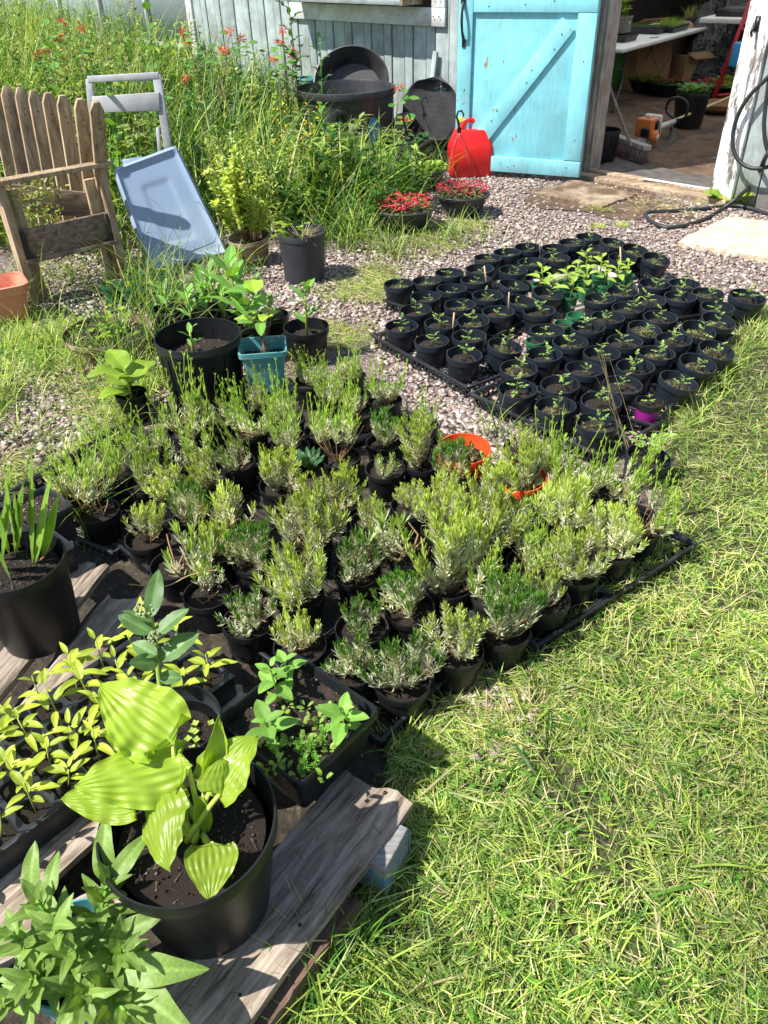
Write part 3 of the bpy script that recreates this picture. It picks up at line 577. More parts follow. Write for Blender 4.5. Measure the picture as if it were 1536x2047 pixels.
L, F = G(235, 1090, z), G(563, 1338, z); tray(L, F, G(830, 1130, z), z, 'black open tray along the left edge of the lavender block, corner by the planter', group=g1)
for (a_, b_, c_, t_) in (((560, 940), (810, 1120), (1040, 960), 'black tray under the middle lavender pots left of the orange pots'), ((420, 905), (560, 945), (760, 800), 'black tray under the tall lavender pots below the teal pot'), ((830, 1110), (1075, 1290), (1200, 1170), 'black tray hidden under the lavender pots right of the centre')): tray(G(*a_, z-.004), G(*b_, z-.004), G(*c_, z-.004), z-.004, t_, group=g1, solid=True, zb=.0015)
F, Rr = G(761, 1482, z), G(1066, 1284, z); tray(G(560, 1338, z), F, Rr, z, 'black tray edging the lawn at the front corner of the lavender block', solid=True, group=g1)
F, Rr = G(1072, 1290, z), G(1335, 1050, z); tray(G(860, 1120, z), F, Rr, z, 'black tray edging the lawn at the right end of the lavender block', solid=True, group=g1)
tray(G(-20, 1000, z), G(225, 1105, z), G(420, 900, z), z, 'black tray under the rear left lavender pots beside the gravel', group=g1)
# ---- tomato seedlings
def tomato(seed, h=.07, spread=.045, bushy=1.):
    rs = np.random.RandomState(seed); b = MB(); hgt = h*rs.uniform(.85, 1.1); lean = rs.normal(0, .012, 2); top = np.array([lean[0], lean[1], hgt]); b.tube([[0, 0, -.01], top*.5+rs.normal(0, .002, 3), top], [.0018, .0015, .001], 5, col=np.array([.16, .22, .08]))
    nl = int(6*bushy)
    for i in range(nl):
        a = i*2.4+rs.rand()*.6; z0 = hgt*(.35+.65*i/(nl-1)) if nl > 1 else hgt; p = top*(z0/hgt); d = unit([math.cos(a), math.sin(a), rs.uniform(.1, .9)]); L = spread*rs.uniform(.6, 1.1)*(1.1-.35*i/nl); e = p+d*L-np.array([0, 0, L*.18]); b.tube([p, (p+e)/2+[0, 0, L*.08], e], .0008, 3, col=GR['mid'], cap=False)
        c = (GR['bright']*.8+GR['mid']*.2+np.array([.02, .02, .05]))*rs.uniform(.8, 1.3); side = unit(np.cross(d, [0, 0, 1])); B, D, LL = [], [], []
        for f_, s_ in ((.35, 1), (.4, -1), (.65, 1), (.7, -1), (1, 0)):
            B.append(p*(1-f_)+e*f_+np.array([0, 0, L*.08*4*f_*(1-f_)*.5])); D.append(d*.7+side*s_*1.0 if s_ else d); LL.append(L*(.42 if s_ else .55)*(.7+.5*f_))
        LL = np.array(LL); b.leaves(B, np.array(D)+rs.normal(0, .12, (5, 3)), [0, 0, 1], LL, LL*.52, .15, 4, 'ovate', fold=.25, col=c)
        LL2 = LL*.5; b.leaves(np.array(B)+np.array(D)*0.2*LL[:, None], np.array(D)+side*.9, [0, 0, 1], LL2, LL2*.5, .1, 2, 'ovate', col=c); b.leaves(np.array(B)+np.array(D)*0.2*LL[:, None], np.array(D)-side*.9, [0, 0, 1], LL2, LL2*.5, .1, 2, 'ovate', col=c)
    return b.mesh('seedling')
TM = [tomato(i, .055+.01*(i % 3), .030) for i in range(6)]; TMs = [tomato(20+i, .045, .022, .8) for i in range(3)]; TMb = [tomato(40+i, .105, .055, 1.6) for i in range(3)]
PM_t = pot_mesh(.0755, .100, .060, rim=.026)
def c3(x, y): return 700+x*.5443, 450+y*.5443
TR = [
 ('the left tray, outer row', [(190, 370, 0), (300, 425, 0), (415, 475, 0), (555, 445, 1)]),
 ('the left tray, inner row', [(333, 360, 0), (690, 312, 0), (735, 392, 0), (440, 408, 0), (455, 350, 0), (243, 312, 0)]),
 ('the far left tray, outer row', [(183, 215, 0), (278, 262, 0), (405, 292, 0), (545, 318, 0), (627, 285, 1)]),
 ('the far left tray, second row', [(280, 205, 0), (373, 233, 0), (505, 258, 0), (590, 222, 1), (715, 250, 1)]),
 ('the far left tray, third row', [(365, 175, 0), (463, 200, 0), (598, 165, 0), (675, 135, 0), (478, 160, 0)]),
 ('the rear trays, left side', [(510, 120, 0), (580, 100, 0), (655, 83, 0), (750, 120, 0), (755, 82, 0)]),
 ('the rear trays, right side', [(812, 65, 0), (872, 45, 0), (900, 90, 0), (962, 68, 2), (1030, 90, 2), (1000, 118, 0), (1112, 122, 2)]),
 ('the middle tray, left row', [(945, 338, 0), (877, 375, 0), (800, 425, 0), (715, 475, 0), (618, 525, 0)]),
 ('the middle tray, centre row', [(920, 270, 0), (1025, 303, 0), (1070, 380, 2), (1010, 427, 0), (925, 470, 0), (857, 530, 0), (775, 585, 0), (615, 600, 0)]),
 ('the middle tray, right row', [(1000, 243, 0), (1100, 275, 0), (1140, 337, 0), (1190, 420, 0), (1125, 470, 0), (1050, 520, 0), (1000, 585, 0), (923, 645, 0), (760, 665, 0)]),
 ('the edge beside the lawn', [(905, 728, 0), (1187, 572, 2), (1262, 505, 2), (1330, 455, 2), (1270, 378, 2), (1335, 350, 2), (1350, 300, 0), (1217, 262, 0), (1225, 215, 0), (1310, 250, 0), (1120, 215, 0)]),
]
TP = []
for rn, row in TR:
    for i, (x, y, t) in enumerate(row): p = G(*c3(x, y), .115); TP.append([p[0], p[1], rn, i, t])
relax(TP, .147, 40)
for x, y, rn, i, t in TP:
    tl = (R.gauss(0, .02), R.gauss(0, .02)) if t == 0 else ((R.uniform(.10, .18), R.uniform(.12, .2)) if t == 2 else (.05, .16))
    o = T('potted_tomato_seedling', 'tomato seedling', 'potted plant', (x, y, .016+abs(tl[1])*.03), 0, 'tomato seedlings in dark pots', rot=(tl[0], tl[1], R.uniform(-.3, .3)))
    o['_row'] = rn; dp = R.uniform(.055, .074)
    P('pot', PM_t, M['navy'], o); put('soil', R.choice(SOIL), M['drysoil'], o, dp, R.uniform(0, 6), .066)
    big = rn == 'the edge beside the lawn' and y > 3.0
    src = TM if big else (TMs if ('far' in rn or 'rear' in rn) else TM)
    P('seedling', R.choice(src), M['leaf'], o, loc=(R.uniform(-.01, .01), R.uniform(-.01, .01), dp+.003), rot=(0, 0, R.uniform(0, 6.28)), scale=R.uniform(.9, 1.2))
    if t == 2 or 'lawn' in rn or R.random() < .35:
        c_ = MB(); n = 45; a = NR.rand(n)*6.28; q = np.sqrt(NR.rand(n))*.05; B = np.stack([q*np.cos(a), q*np.sin(a), np.full(n, .006)+NR.rand(n)*.008], 1); D = NR.normal(size=(n, 3)); D[:, 2] *= .2
        c_.leaves(B, D, [0, 0, 1], NR.uniform(.015, .04, n), .0022, 0, 1, 'blade', col=np.where(NR.rand(n)[:, None] < .6, GR['straw'][None], GR['bright'][None])); stuff(put('grass_clippings', c_, M['grass'], o, dp))
# give each of them a label that finds it: counted along its row from the near end
rows = {}
for o in list(bpy.data.objects):
    if '_row' in o: rows.setdefault(o['_row'], []).append(o); 
TILT = {}
for rn, os_ in rows.items():
    os_.sort(key=lambda o: o.location.y)
    for i, o in enumerate(os_):
        w_ = (ORD+['tenth', 'eleventh', 'twelfth'])[i] if i else 'first'
        o['label'] = 'tomato seedling, %s from the front in %s' % (w_, rn); del o['_row']
tz = .058
gt = 'black lattice trays under the tomato pots'
tray(G(741, 668, tz), G(934, 774, tz), G(1090, 690, tz), tz, 'black lattice tray at the left corner of the tomato block', dx=.34, group=gt)
tray(G(937, 784, tz), G(1203, 912, tz), G(1330, 815, tz), tz, 'black lattice tray at the front corner of the tomato block nearest the lavender', dx=.37, group=gt)
tray(G(765, 598, tz), G(985, 672, tz), G(1130, 612, tz), tz, 'black lattice tray at the far left of the tomato block', dx=.42, group=gt)
b0 = G(1309, 850, tz); b1 = G(1468, 668, tz); d_ = unit(b1-b0); l_ = np.array([-d_[1], d_[0], 0])
tray(b0+l_*.62, b0, b1, tz, 'black lattice tray at the lawn side of the tomato block beside the purple pot', group=gt)
tray(G(1140, 520, tz), G(1300, 640, tz), G(1440, 590, tz), tz, 'black lattice tray at the rear right of the tomato block', dx=.30, group=gt)
tray(G(1000, 520, tz), G(1140, 580, tz), G(1342, 540, tz), tz, 'black lattice tray at the back of the tomato block nearest the slab', dx=.40, group=gt)
M['creamtray'] = plain('cream_plastic', (.55, .52, .42), (.65, .62, .52), 8, .5, .1)
tray(G(1050, 560, .05), G(1143, 612, .05), G(1270, 565, .05), .05, 'cream plastic tray under the green basil pots among the tomatoes', mat='creamtray', solid=True)
# ---- basil in small green pots
def basil(seed, h=.055, L=.032, pairs=3, col='lime'):
    rs = np.random.RandomState(seed); b = MB(); b.tube([[0, 0, -.01], [rs.normal(0, .003), rs.normal(0, .003), h*.6], [0, 0, h]], [.002, .0018, .0014], 6, col=GR['bright'])
    for i in range(pairs):
        z = h*(.45+.55*i/max(1, pairs-1)); a0 = i*1.57+rs.rand()*.4; s = (1., .85, .5)[min(i, 2)] if pairs > 1 else 1.
        for k in range(2):
            a = a0+k*math.pi+rs.normal(0, .15); d = [math.cos(a), math.sin(a), .25+.35*i]; b.leaves([[math.cos(a)*.003, math.sin(a)*.003, z]], [d], [0, 0, 1], L*s*rs.uniform(.85, 1.15), L*s*.58, .28, 6, 'ovate', fold=.35, col=GR[col]*rs.uniform(.85, 1.2))
    return b.mesh('seedling', True)
BA = [basil(i, .05, .040, 3, 'bright') for i in range(4)]
PM_g = pot_mesh(.043, .075, .032, rim=.014, n=28)
GP = [(700, 200, 1), (738, 222, 1), (795, 195, 1), (868, 205, 1), (810, 240, 1), (862, 140, 1), (920, 160, 1), (938, 195, 1), (978, 185, 1), (1018, 165, 1), (835, 175, 1), (830, 322, 0), (785, 352, 2), (682, 415, 2)]
TQ = []
for x, y, t in GP: p = G(*c3(x, y), .115); TQ.append([p[0], p[1], t])
relax(TQ, .088)
GL = ['leftmost among the tomato pots', 'second from the left', 'with upright leaves in the back left', 'in the middle of the cluster', 'nearest the viewer in the cluster', 'highest at the back left', 'at the back of the cluster', 'right of centre in the cluster', 'with the widest leaves on the right', 'at the far right of the cluster', 'between the two back pots', '', '', '']
for i, (x, y, t) in enumerate(TQ):
    lab = ('bright basil seedling in small green pot, '+GL[i]) if t == 1 else {11: 'empty small green pot in front of the cream tray', 12: 'small green pot of soil just below the empty green pot', 13: 'small green pot half hidden at the left of the middle tray'}[i]
    o = T('potted_basil' if t == 1 else 'green_pot', lab, 'potted plant' if t else 'pot', (x, y, .016 if i < 11 else .03), R.uniform(0, 6), 'small green pots among the tomato pots')
    P('pot', PM_g, M['green'], o)
    if t: put('soil', R.choice(SOIL), M['soil'], o, .058, 0, .037)
    if t == 1: P('seedling', BA[i % 4], M['leaf'], o, loc=(0, 0, .062), rot=(0, 0, R.uniform(0, 6)), scale=R.uniform(1.5, 2.0))
# purple sleeved pot, black pot near the corner with a bigger plant, orange pots
x, y, _ = G(1298, 806, .11); o = T('purple_pot', 'small black-rimmed pot with a bright purple sleeve at the lawn corner', 'potted plant', (x, y, .03), 0)
b = MB(); b.lathe([(0, 0), (.034, 0), (.046, .062), (.0465, .064)], 28); P('sleeve', b, M['purple'], o, smooth=35)
b = MB(); b.lathe([(.046, .0645), (.049, .066), (.050, .088), (.047, .089), (.044, .060), (.03, .055)], 28); P('pot', b, M['black'], o, smooth=35); put('soil', SOIL[0], M['soil'], o, .07, 0, .043); P('seedling', TM[1], M['leaf'], o, loc=(0, 0, .074), scale=.6)
x, y, _ = G(1292, 900, .12); o = T('potted_tomato_seedling', 'bushier pale green tomato plant in the black pot standing alone by the lavender end', 'potted plant', (x, y, .0), 0, rot=(.05, .12, 0))
P('pot', PM_t, M['black'], o); put('soil', SOIL[1], M['soil'], o, .075, 0, .066); P('plant', TMb[0], M['leaf'], o, loc=(-.02, 0, .08), scale=1.1)
x, y, _ = G(1490, 588, .13); o = T('potted_tomato_seedling', 'tomato plant in the tilted dark pot standing outermost by the lawn on the right', 'potted plant', (x, y, .012), 0, rot=(.08, .1, 0))
P('pot', PM_t, M['navy'], o, scale=1.12); put('soil', SOIL[2], M['soil'], o, .075, 0, .072); P('plant', TMb[1], M['leaf'], o, loc=(0, 0, .08), scale=.8)
PM_o = pot_mesh(.088, .13, .062, rim=.03)
for (px, py, s, lab) in ((928, 900, 1.02, 'bright orange pot of small rosemary-like plants behind the lavender'), (1040, 950, .95, 'orange pot half hidden by lavender right of the larger orange one')):
    x, y, _ = G(px, py, .15); o = T('orange_pot', lab, 'potted plant', (x, y, .03), 1., rot=(.05, -.03, .3)); P('pot', PM_o, M['orange'], o, scale=s); put('soil', SOIL[3], M['soil'], o, .09, 0, .074*s)
    for k in range(4): P('sprig', LV['r'][k % 2][0], M['lav'], o, loc=(R.uniform(-.035, .035), R.uniform(-.035, .035), .092), rot=(0, 0, R.uniform(0, 6)), scale=.85)
# plant labels (wooden sticks)
M['stick'] = plain('wooden_stick', (.5, .36, .18), (.62, .46, .25), 40, .7, .2)
for i, (x_, y_, lab) in enumerate(((500, 165, 'wooden label stick in the third row of the far left tray'), (585, 262, 'wooden label stick in the tilted pot of the far left tray'), (380, 335, 'wooden label stick in the inner row of the left tray'), (700, 62, 'wooden label stick leaning in a rear tray pot'), (998, 95, 'wooden label stick in the rear right pot'))):
    p = G(*c3(x_, y_), .17); b = MB(); b.box((0, 0, 0), (.007, .0015, .11)); tag(P('label_stick', b, M['stick'], loc=(p[0], p[1], .135), rot=(R.gauss(0, .12), R.gauss(0, .15), R.uniform(-.5, .5))), lab, 'plant label', 'wooden label sticks')
# ================================================================== FOREGROUND PALLET AND POTS
M['grey_wood'] = woodmat('weathered_pallet_wood', (.09, .055, .035), (.33, .265, .20), (.64, .57, .49), 0, 1.0, 1.0, .9)
M['brown_wood'] = woodmat('shaded_brown_wood', (.05, .03, .02), (.16, .10, .065), (.28, .20, .14), 0, 1.0, 1.0, .9)  # brown timber with the shadow beneath the pallet painted into its tone
M['blue_wood'] = woodmat('blue_chipped_paint_wood', (.20, .19, .18), (.30, .30, .29), (.42, .42, .40), 0, 2.4, .8, .85, paint=((.07, .24, .38), .52))
M['blue_mesh'] = woodmat('blue_grey_painted_end', (.05, .12, .15), (.10, .24, .30), (.25, .40, .45), 2, 1.4, .9, .7)
pal = T('wooden_pallet', 'weathered grey wooden pallet boards carrying the foreground pots at lower left', 'pallet', (-.35, .8, 0))
def board(name, a, b_, w_, h, mat, par, ztop, seed=0, jag=.012):
    """rough board from a to b (ground plan), real thickness, split ends and an uneven top"""
    rs = np.random.RandomState(seed); a = np.array([a[0], a[1], 0.]); b_ = np.array([b_[0], b_[1], 0.]); d = b_-a; L = np.linalg.norm(d); d /= L; s_ = np.array([-d[1], d[0], 0]); nu, nv = 40, 9; mb = MB(); top = []
    ed = [np.cumsum(rs.normal(0, .0012, nu)) for _ in range(2)]; ends = rs.uniform(-jag, jag, (2, nv)); gr = rs.normal(0, .0014, nv)
    X = np.zeros((nu, nv, 3))
    for i in range(nu):
        for j in range(nv):
            u_ = i/(nu-1)*L; v_ = (j/(nv-1)-.5)*w_+(ed[0][i] if j == 0 else ed[1][i] if j == nv-1 else rs.normal(0, .001))
            if i == 0: u_ += ends[0][j]
            if i == nu-1: u_ += ends[1][j]
            X[i, j] = [u_, v_, gr[j]+rs.normal(0, .0006)-(.003 if j in (0, nv-1) else 0)-(.002 if i in (0, nu-1) else 0)]
    top = X[..., 0, None]*d+X[..., 1, None]*s_+a+ZZ*(ztop+X[..., 2, None]); bot = top.copy(); bot[..., 2] = ztop-h+rs.normal(0, .001, (nu, nv))
    mb.grid(top.reshape(-1, 3), nu, nv); mb.grid(bot.reshape(-1, 3)[::-1], nu, nv)
    per = [(0, j) for j in range(nv)]+[(i, nv-1) for i in range(1, nu)]+[(nu-1, j) for j in range(nv-2, -1, -1)]+[(i, 0) for i in range(nu-2, 0, -1)]
    n_ = len(per); V = [top[p] for p in per]+[bot[p] for p in per]; mb.add(V, [[k, (k+1) % n_, n_+(k+1) % n_, n_+k] for k in range(n_)])
    # bring into the board's own frame so that the grain runs along it
    c = (a+b_)/2; Mx = Matrix.Translation(c) @ Matrix(((d[0], s_[0], 0, 0), (d[1], s_[1], 0, 0), (0, 0, 1, 0), (0, 0, 0, 1))); A = np.array([d, s_, ZZ])
    mb.v = [(v-c)@A.T for v in mb.v]
    return P(name, mb, M[mat], par, mtx=Matrix.Translation(-Vector(par.location)) @ Mx, smooth=25)
zt = .12
g_ = lambda x, y: G(x, y, zt)
e1 = (g_(805, 1605)+g_(712, 1533))/2; dB = unit(g_(756, 1576)-g_(381, 2047)); board('board', e1-dB*.95, e1, .150, .024, 'grey_wood', pal, zt, 1)
e2 = (g_(490, 1385)+g_(440, 1345))/2; board('board', e2-dB*1.1, e2, .09, .022, 'grey_wood', pal, zt-.002, 2)
e3 = (g_(235, 1165)+g_(262, 1225))/2; d3 = unit(g_(225, 1160)-g_(118, 1290)); board('board', e3-d3*1.0, e3, .10, .022, 'grey_wood', pal, zt-.001, 3)
e4 = g_(188, 1128); board('board', e4-d3*1.0, e4, .085, .022, 'grey_wood', pal, zt+.001, 4)
p2a, p2b = g_(0, 1705), g_(190, 1635); d2 = unit(p2b-p2a); board('board', p2a-d2*.25, p2b+d2*.18, .085, .022, 'grey_wood', pal, zt-.003, 5)
p2a, p2b = g_(235, 1780), g_(430, 1690); board('board', p2a-d2*.3, p2b+d2*.02, .07, .022, 'grey_wood', pal, zt-.026, 8)
for (bx, by) in ((770, 1585), (748, 1560), (480, 1990), (600, 1850)):
    b = MB(); b.lathe([(0, .002), (.0035, .0015), (.004, -.001)], 10); q_ = g_(bx, by); P('nail', b, M['iron'], pal, loc=tuple(q_-np.array(pal.location)+ZZ*.001))
# lower crossing timber and the blue block at the end
e5 = G(735, 1700, .08); e6 = G(520, 2060, .05); board('lower_timber', e6-dB*.3, G(700, 1800, .06), .06, .05, 'brown_wood', pal, .085, 6)
bs, be = G(700, 1690, .09), G(795, 1660, .09)
bl = T('painted_block', 'chipped blue and white painted timber block under the front board end', 'wooden block', (G(765, 1690, .09)[0], G(765, 1690, .09)[1], 0))
cc = G(782, 1668, .108); ang = math.atan2(dB[1], dB[0])+.12; A_ = np.array([[math.cos(ang), math.sin(ang), 0], [-math.sin(ang), math.cos(ang), 0], ZZ])
b = MB(); b.box(cc-ZZ*.044-A_[0]*.022, (.095, .050, .098), A_); P('block', b, M['blue_wood'], bl, world=True, bevel=.003)
b = MB(); b.box(cc-ZZ*.043-A_[0]*.022+A_[1]*.044-ZZ*.004, (.098, .045, .098), A_); P('block', b, M['blue_wood'], bl, world=True, bevel=.003)
b = MB(); b.box(cc-ZZ*.050+A_[0]*.0275+A_[1]*.02, (.004, .095, .090), A_); P('end_face', b, M['blue_mesh'], bl, world=True, bevel=.001)
b = MB()
for i in range(9):
    for j in range(8):
        b.box(cc-ZZ*(.018+.0088*j)+A_[0]*.0300+A_[1]*(-.020+.010*i+(.0045 if j % 2 else 0)), (.0022, .0045, .0045), A_@np.array([[1, 0, 0], [0, .707, .707], [0, -.707, .707]]))
P('screw_plate_studs', b, M['blue_mesh'], bl, world=True)
# ---- big round pots
def bigpot(name, label, cat, px, py, r, h, zb, rb=None, soil=.05, mat='black', ribs=0, tilt=(0, 0), rimh=.03, ss=.032, sp=260, zr=None):
    p = G(px, py, zb+h); o = T(name, label, cat, (p[0], p[1], zb), rot=(tilt[0], tilt[1], R.uniform(0, 6)*0))
    P('pot', pot_mesh(r, h, rb or r*.78, rim=rimh, n=64, ribs=ribs), M[mat], o)
    if soil is not None: P('soil', soil_mesh(1, 40, 14, sp, R.randint(0, 999), chips=50, amp=.06, ss=ss), M['soil'], o, loc=(0, 0, h-soil), scale=(r-.012-soil*.18)*.985)
    return o
ho = bigpot('potted_hosta', 'large black pot of bright yellow-green hosta on the front pallet board', 'potted plant', 375, 1640, .143, .25, zt, .105, .048)
HB = np.array(ho.location); HC = (-.0, 0)
# hosta leaf surface
def bigleaf(L, W, seg=40, nv=45, curl=.25, cup=.15, wav=.02, veins=9, tipdrop=.3, shape='heart', fold=0., colr=None):
    """base at the origin, length along +Y, face +Z; puckered between curved veins"""
    V = []; C = []; rs = np.random.RandomState(int(L*1e4) % 999); ph = rs.rand()*6
    for i in range(seg+1):
        t = i/seg
        if shape == 'heart': w_ = W/2*(math.sin(math.pi*min(1, t)**.62)**.75)*(1 if t < .97 else .75) if 0 < t < 1 else 0.002
        elif shape == 'strap': w_ = W/2*(.35+.65*math.sin(math.pi*t**.9)) * (1-t**6)
        else: w_ = W/2*math.sin(math.pi*t**.8)**.9 if 0 < t < 1 else .001
        for j in range(nv):
            s_ = (j/(nv-1)*2-1); x = s_*w_; y = t*L-(.10*L*(s_*s_)*(1-t)**2 if shape == 'heart' else 0)*(-1 if t < .1 else .6)
            ang_ = tipdrop*t*t; z = -L*curl*t*t+cup*abs(s_)**1.5*w_*(1-.3*t)-tipdrop*L*.25*max(0, t-.7)**1.5*4
            vv = math.cos(abs(s_)*veins*math.pi) ; z += vv*.0010*(L/.15)*math.sin(math.pi*min(1, t*1.05))+wav*L*(math.sin(5*t*3.14+ph+(1.3 if s_ > 0 else 0))+.6*math.sin(11*t*3.14+2*ph-(2. if s_ > 0 else 0)))*abs(s_)**2+.002*(L/.15)*math.sin(17*t+9*s_)*math.sin(13*s_-6*t)*(1-s_*s_)
            z += fold*abs(x)
            V.append([x, y, z]); g__ = (GR['lime']*np.array([1.2, 1.2, 1.0]) if colr is None else np.array(colr))*(1+.012*vv); 
            if abs(s_) > .97: g__ = g__*1.08
            C.append(g__)
    b = MB(); b.grid(V, seg+1, nv, np.array(C)); return b.mesh('leaf', True)
def lf(par, base, tip, W, nrm, mesh=None, mat='hosta', L=None, name='leaf', **k):
    base = np.array(base, float); tip = np.array(tip, float); Ln = np.linalg.norm(tip-base); me = bigleaf(Ln, W, **k)
    return P(name, me, M[mat], par, mtx=Matrix.Translation(-Vector(par.location)) @ frame(base, tip-base, nrm))
crown = np.array([HB[0]+.005, HB[1]+.0, HB[2]+.205])
up_ = np.array([.0, -.35, .9])
def petiole(par, a, b_, r0=.006, r1=.004, sag=.02, col=None, name='petiole', mat='stem'):
    a = np.array(a, float); b_ = np.array(b_, float); t = np.linspace(0, 1, 8)[:, None]; m_ = (a+b_)/2+ZZ*sag; S = a*(1-t)**2+2*m_*t*(1-t)+b_*t*t; mb = MB(); mb.tube(S, np.linspace(r0, r1, 8), 8, col=GR['lime']*1.1 if col is None else col); return P(name, mb, M[mat], par, world=True, smooth=True)
HL = [  # base px, z, tip px, z, width, normal, opts
 ((350, 1490, .47), (195, 1352, .55), .122, (.25, -.45, .85), dict(curl=.22, cup=.22, wav=.045, tipdrop=.5)),
 ((386, 1530, .45), (150, 1572, .45), .112, (.05, -.45, .9), dict(curl=-.12, cup=-.35, wav=.035, tipdrop=.6)),
 ((290, 1600, .42), (122, 1596, .43), .075, (.0, -.5, .85), dict(curl=-.05, cup=.1, wav=.02, tipdrop=.4)),
 ((318, 1580, .42), (300, 1722, .42), .095, (-.45, -.45, .75), dict(curl=.30, cup=-.35, wav=.03, tipdrop=.3)),
 ((408, 1590, .40), (428, 1425, .50), .045, (.6, -.6, .3), dict(curl=-.15, cup=.8, wav=.01, tipdrop=.2, shape='lance')),
 ((415, 1590, .41), (500, 1468, .48), .100, (-.2, -.35, .9), dict(curl=.12, cup=.15, wav=.03, tipdrop=.5)),
 ((440, 1590, .42), (452, 1520, .46), .075, (.6, -.5, .6), dict(curl=.2, cup=-.3, wav=.02, tipdrop=.3)),
 ((398, 1592, .41), (416, 1672, .34), .030, (.1, -.7, .6), dict(curl=.1, cup=.6, wav=.01, tipdrop=.2, shape='strap')),
 ((425, 1682, .375), (418, 1790, .375), .082, (.15, -.5, .85), dict(curl=.12, cup=.15, wav=.02, tipdrop=.4)),
 ((320, 1490, .44), (212, 1460, .50), .09, (.4, -.2, .8), dict(curl=.05, cup=.15, wav=.03, tipdrop=.4)),
]
for k, (a, b_, W, n_, o_) in enumerate(HL):
    A = G(*a); B = G(*b_); lf(ho, A, B, W, n_, veins=8, **o_)
    root = crown+np.array([R.uniform(-.012, .012), R.uniform(-.012, .012), 0])
    if k not in (7,): petiole(ho, root, A+(B-A)*.04, .0065, .0035, .01 if k != 8 else -.03)
# ---- pot behind the hosta with the milkweed
mwp = bigpot('potted_milkweed', 'round black ringed pot with a tall budding milkweed stem behind the hosta', 'potted plant', 352, 1440, .088, .17, zt, .07, .05)
b = MB()
for k in range(7): b.lathe([(.0845-.0006*k, .165-.005*k), (.0835-.0006*k, .163-.005*k)], 48)
P('ring_grooves', b, M['greypot'], mwp)
for k in range(14):
    a = R.uniform(0, 6.28); q = R.uniform(.02, .065); b = MB(); b.leaves(np.zeros((4, 3)), [[1, 0, .4], [-1, 0, .4], [0, 1, .4], [0, -1, .4]], [0, 0, 1], .009, .008, .1, 2, 'ovate', col=GR['bright']*1.3); P('weed_seedling', b, M['leaf'], mwp, loc=(q*math.cos(a), q*math.sin(a), .13), rot=(0, 0, R.uniform(0, 3)))
mb0 = G(318, 1385, .29); mt = G(300, 1215, .46); petiole(mwp, mb0-ZZ*.03, (mb0+mt)/2+np.array([.004, 0, 0]), .0062, .0055, .0, GR['bright'], 'stem'); petiole(mwp, (mb0+mt)/2+np.array([.004, 0, 0]), mt, .0055, .004, 0, GR['bright'], 'stem')
def gleaf(L, W, col, seg=14, nv=9, curl=.2, vein=1.6, wav=.015, cup=.2, shape='oval', rib=1.):
    V = []; C = []
    for i in range(seg+1):
        t = i/seg; w_ = W/2*(math.sin(math.pi*t**.85)**.7 if 0 < t < 1 else .03); w_ = w_*(1.05-.3*t) if shape == 'lance' else w_
        for j in range(nv):
            s_ = j/(nv-1)*2-1; z = -L*curl*t*t+cup*abs(s_)*w_+wav*L*math.sin(t*11+(0 if s_ < 0 else 1.5))*s_*s_+.0012*rib*math.cos(14*(t*1.6-abs(s_)*.5)*math.pi/2)*(L/.08)*(abs(s_) > .05)
            V.append([s_*w_, t*L, z]); C.append(np.array(col)*(vein if abs(s_) < .07 else 1))
    b = MB(); b.grid(V, seg+1, nv, np.array(C)); return b.mesh('leaf', True)
MWC = np.array([.14, .26, .085])
for (a, b_, W, n_) in (((302, 1235, .45), (318, 1142, .50), .036, (.1, -.8, .5)), ((312, 1270, .42), (375, 1220, .45), .034, (-.3, -.4, .85)), ((305, 1265, .42), (238, 1235, .45), .036, (.2, -.5, .8)), ((318, 1320, .37), (395, 1270, .40), .046, (-.2, -.45, .85)), ((316, 1325, .37), (262, 1330, .40), .036, (.2, -.5, .8)), ((318, 1355, .34), (362, 1360, .33), .030, (-.1, -.4, .9)), ((314, 1310, .39), (265, 1290, .40), .034, (.3, -.5, .8)), ((304, 1245, .445), (250, 1222, .46), .028, (.2, .2, .9))):
    A = G(*a); B = G(*b_); P('leaf', gleaf(np.linalg.norm(B-A)*1.05, W, MWC, curl=.12), M['leaf'], mwp, mtx=Matrix.Translation(-Vector(mwp.location)) @ frame(A, B-A+ZZ*.01, n_))
for (px, py, z_, r_, n__) in ((290, 1218, .455, .020, 80), (310, 1272, .42, .014, 50)):
    c = G(px, py, z_); b = MB(); V = NR.normal(size=(n__, 3)); V /= np.linalg.norm(V, axis=1)[:, None]; V = V*r_*NR.uniform(.75, 1, (n__, 1))*[1, 1, .8]
    X = (IV[None]*NR.uniform(.0026, .0038, (n__, 1, 1))+V[:, None]+c).reshape(-1, 3); b.add(X, t=(IF[None]+np.arange(n__)[:, None, None]*12).reshape(-1, 3), col=np.array([.45, .50, .26])); P('flower_bud_cluster', b, M['leaf'], mwp, world=True, smooth=True)
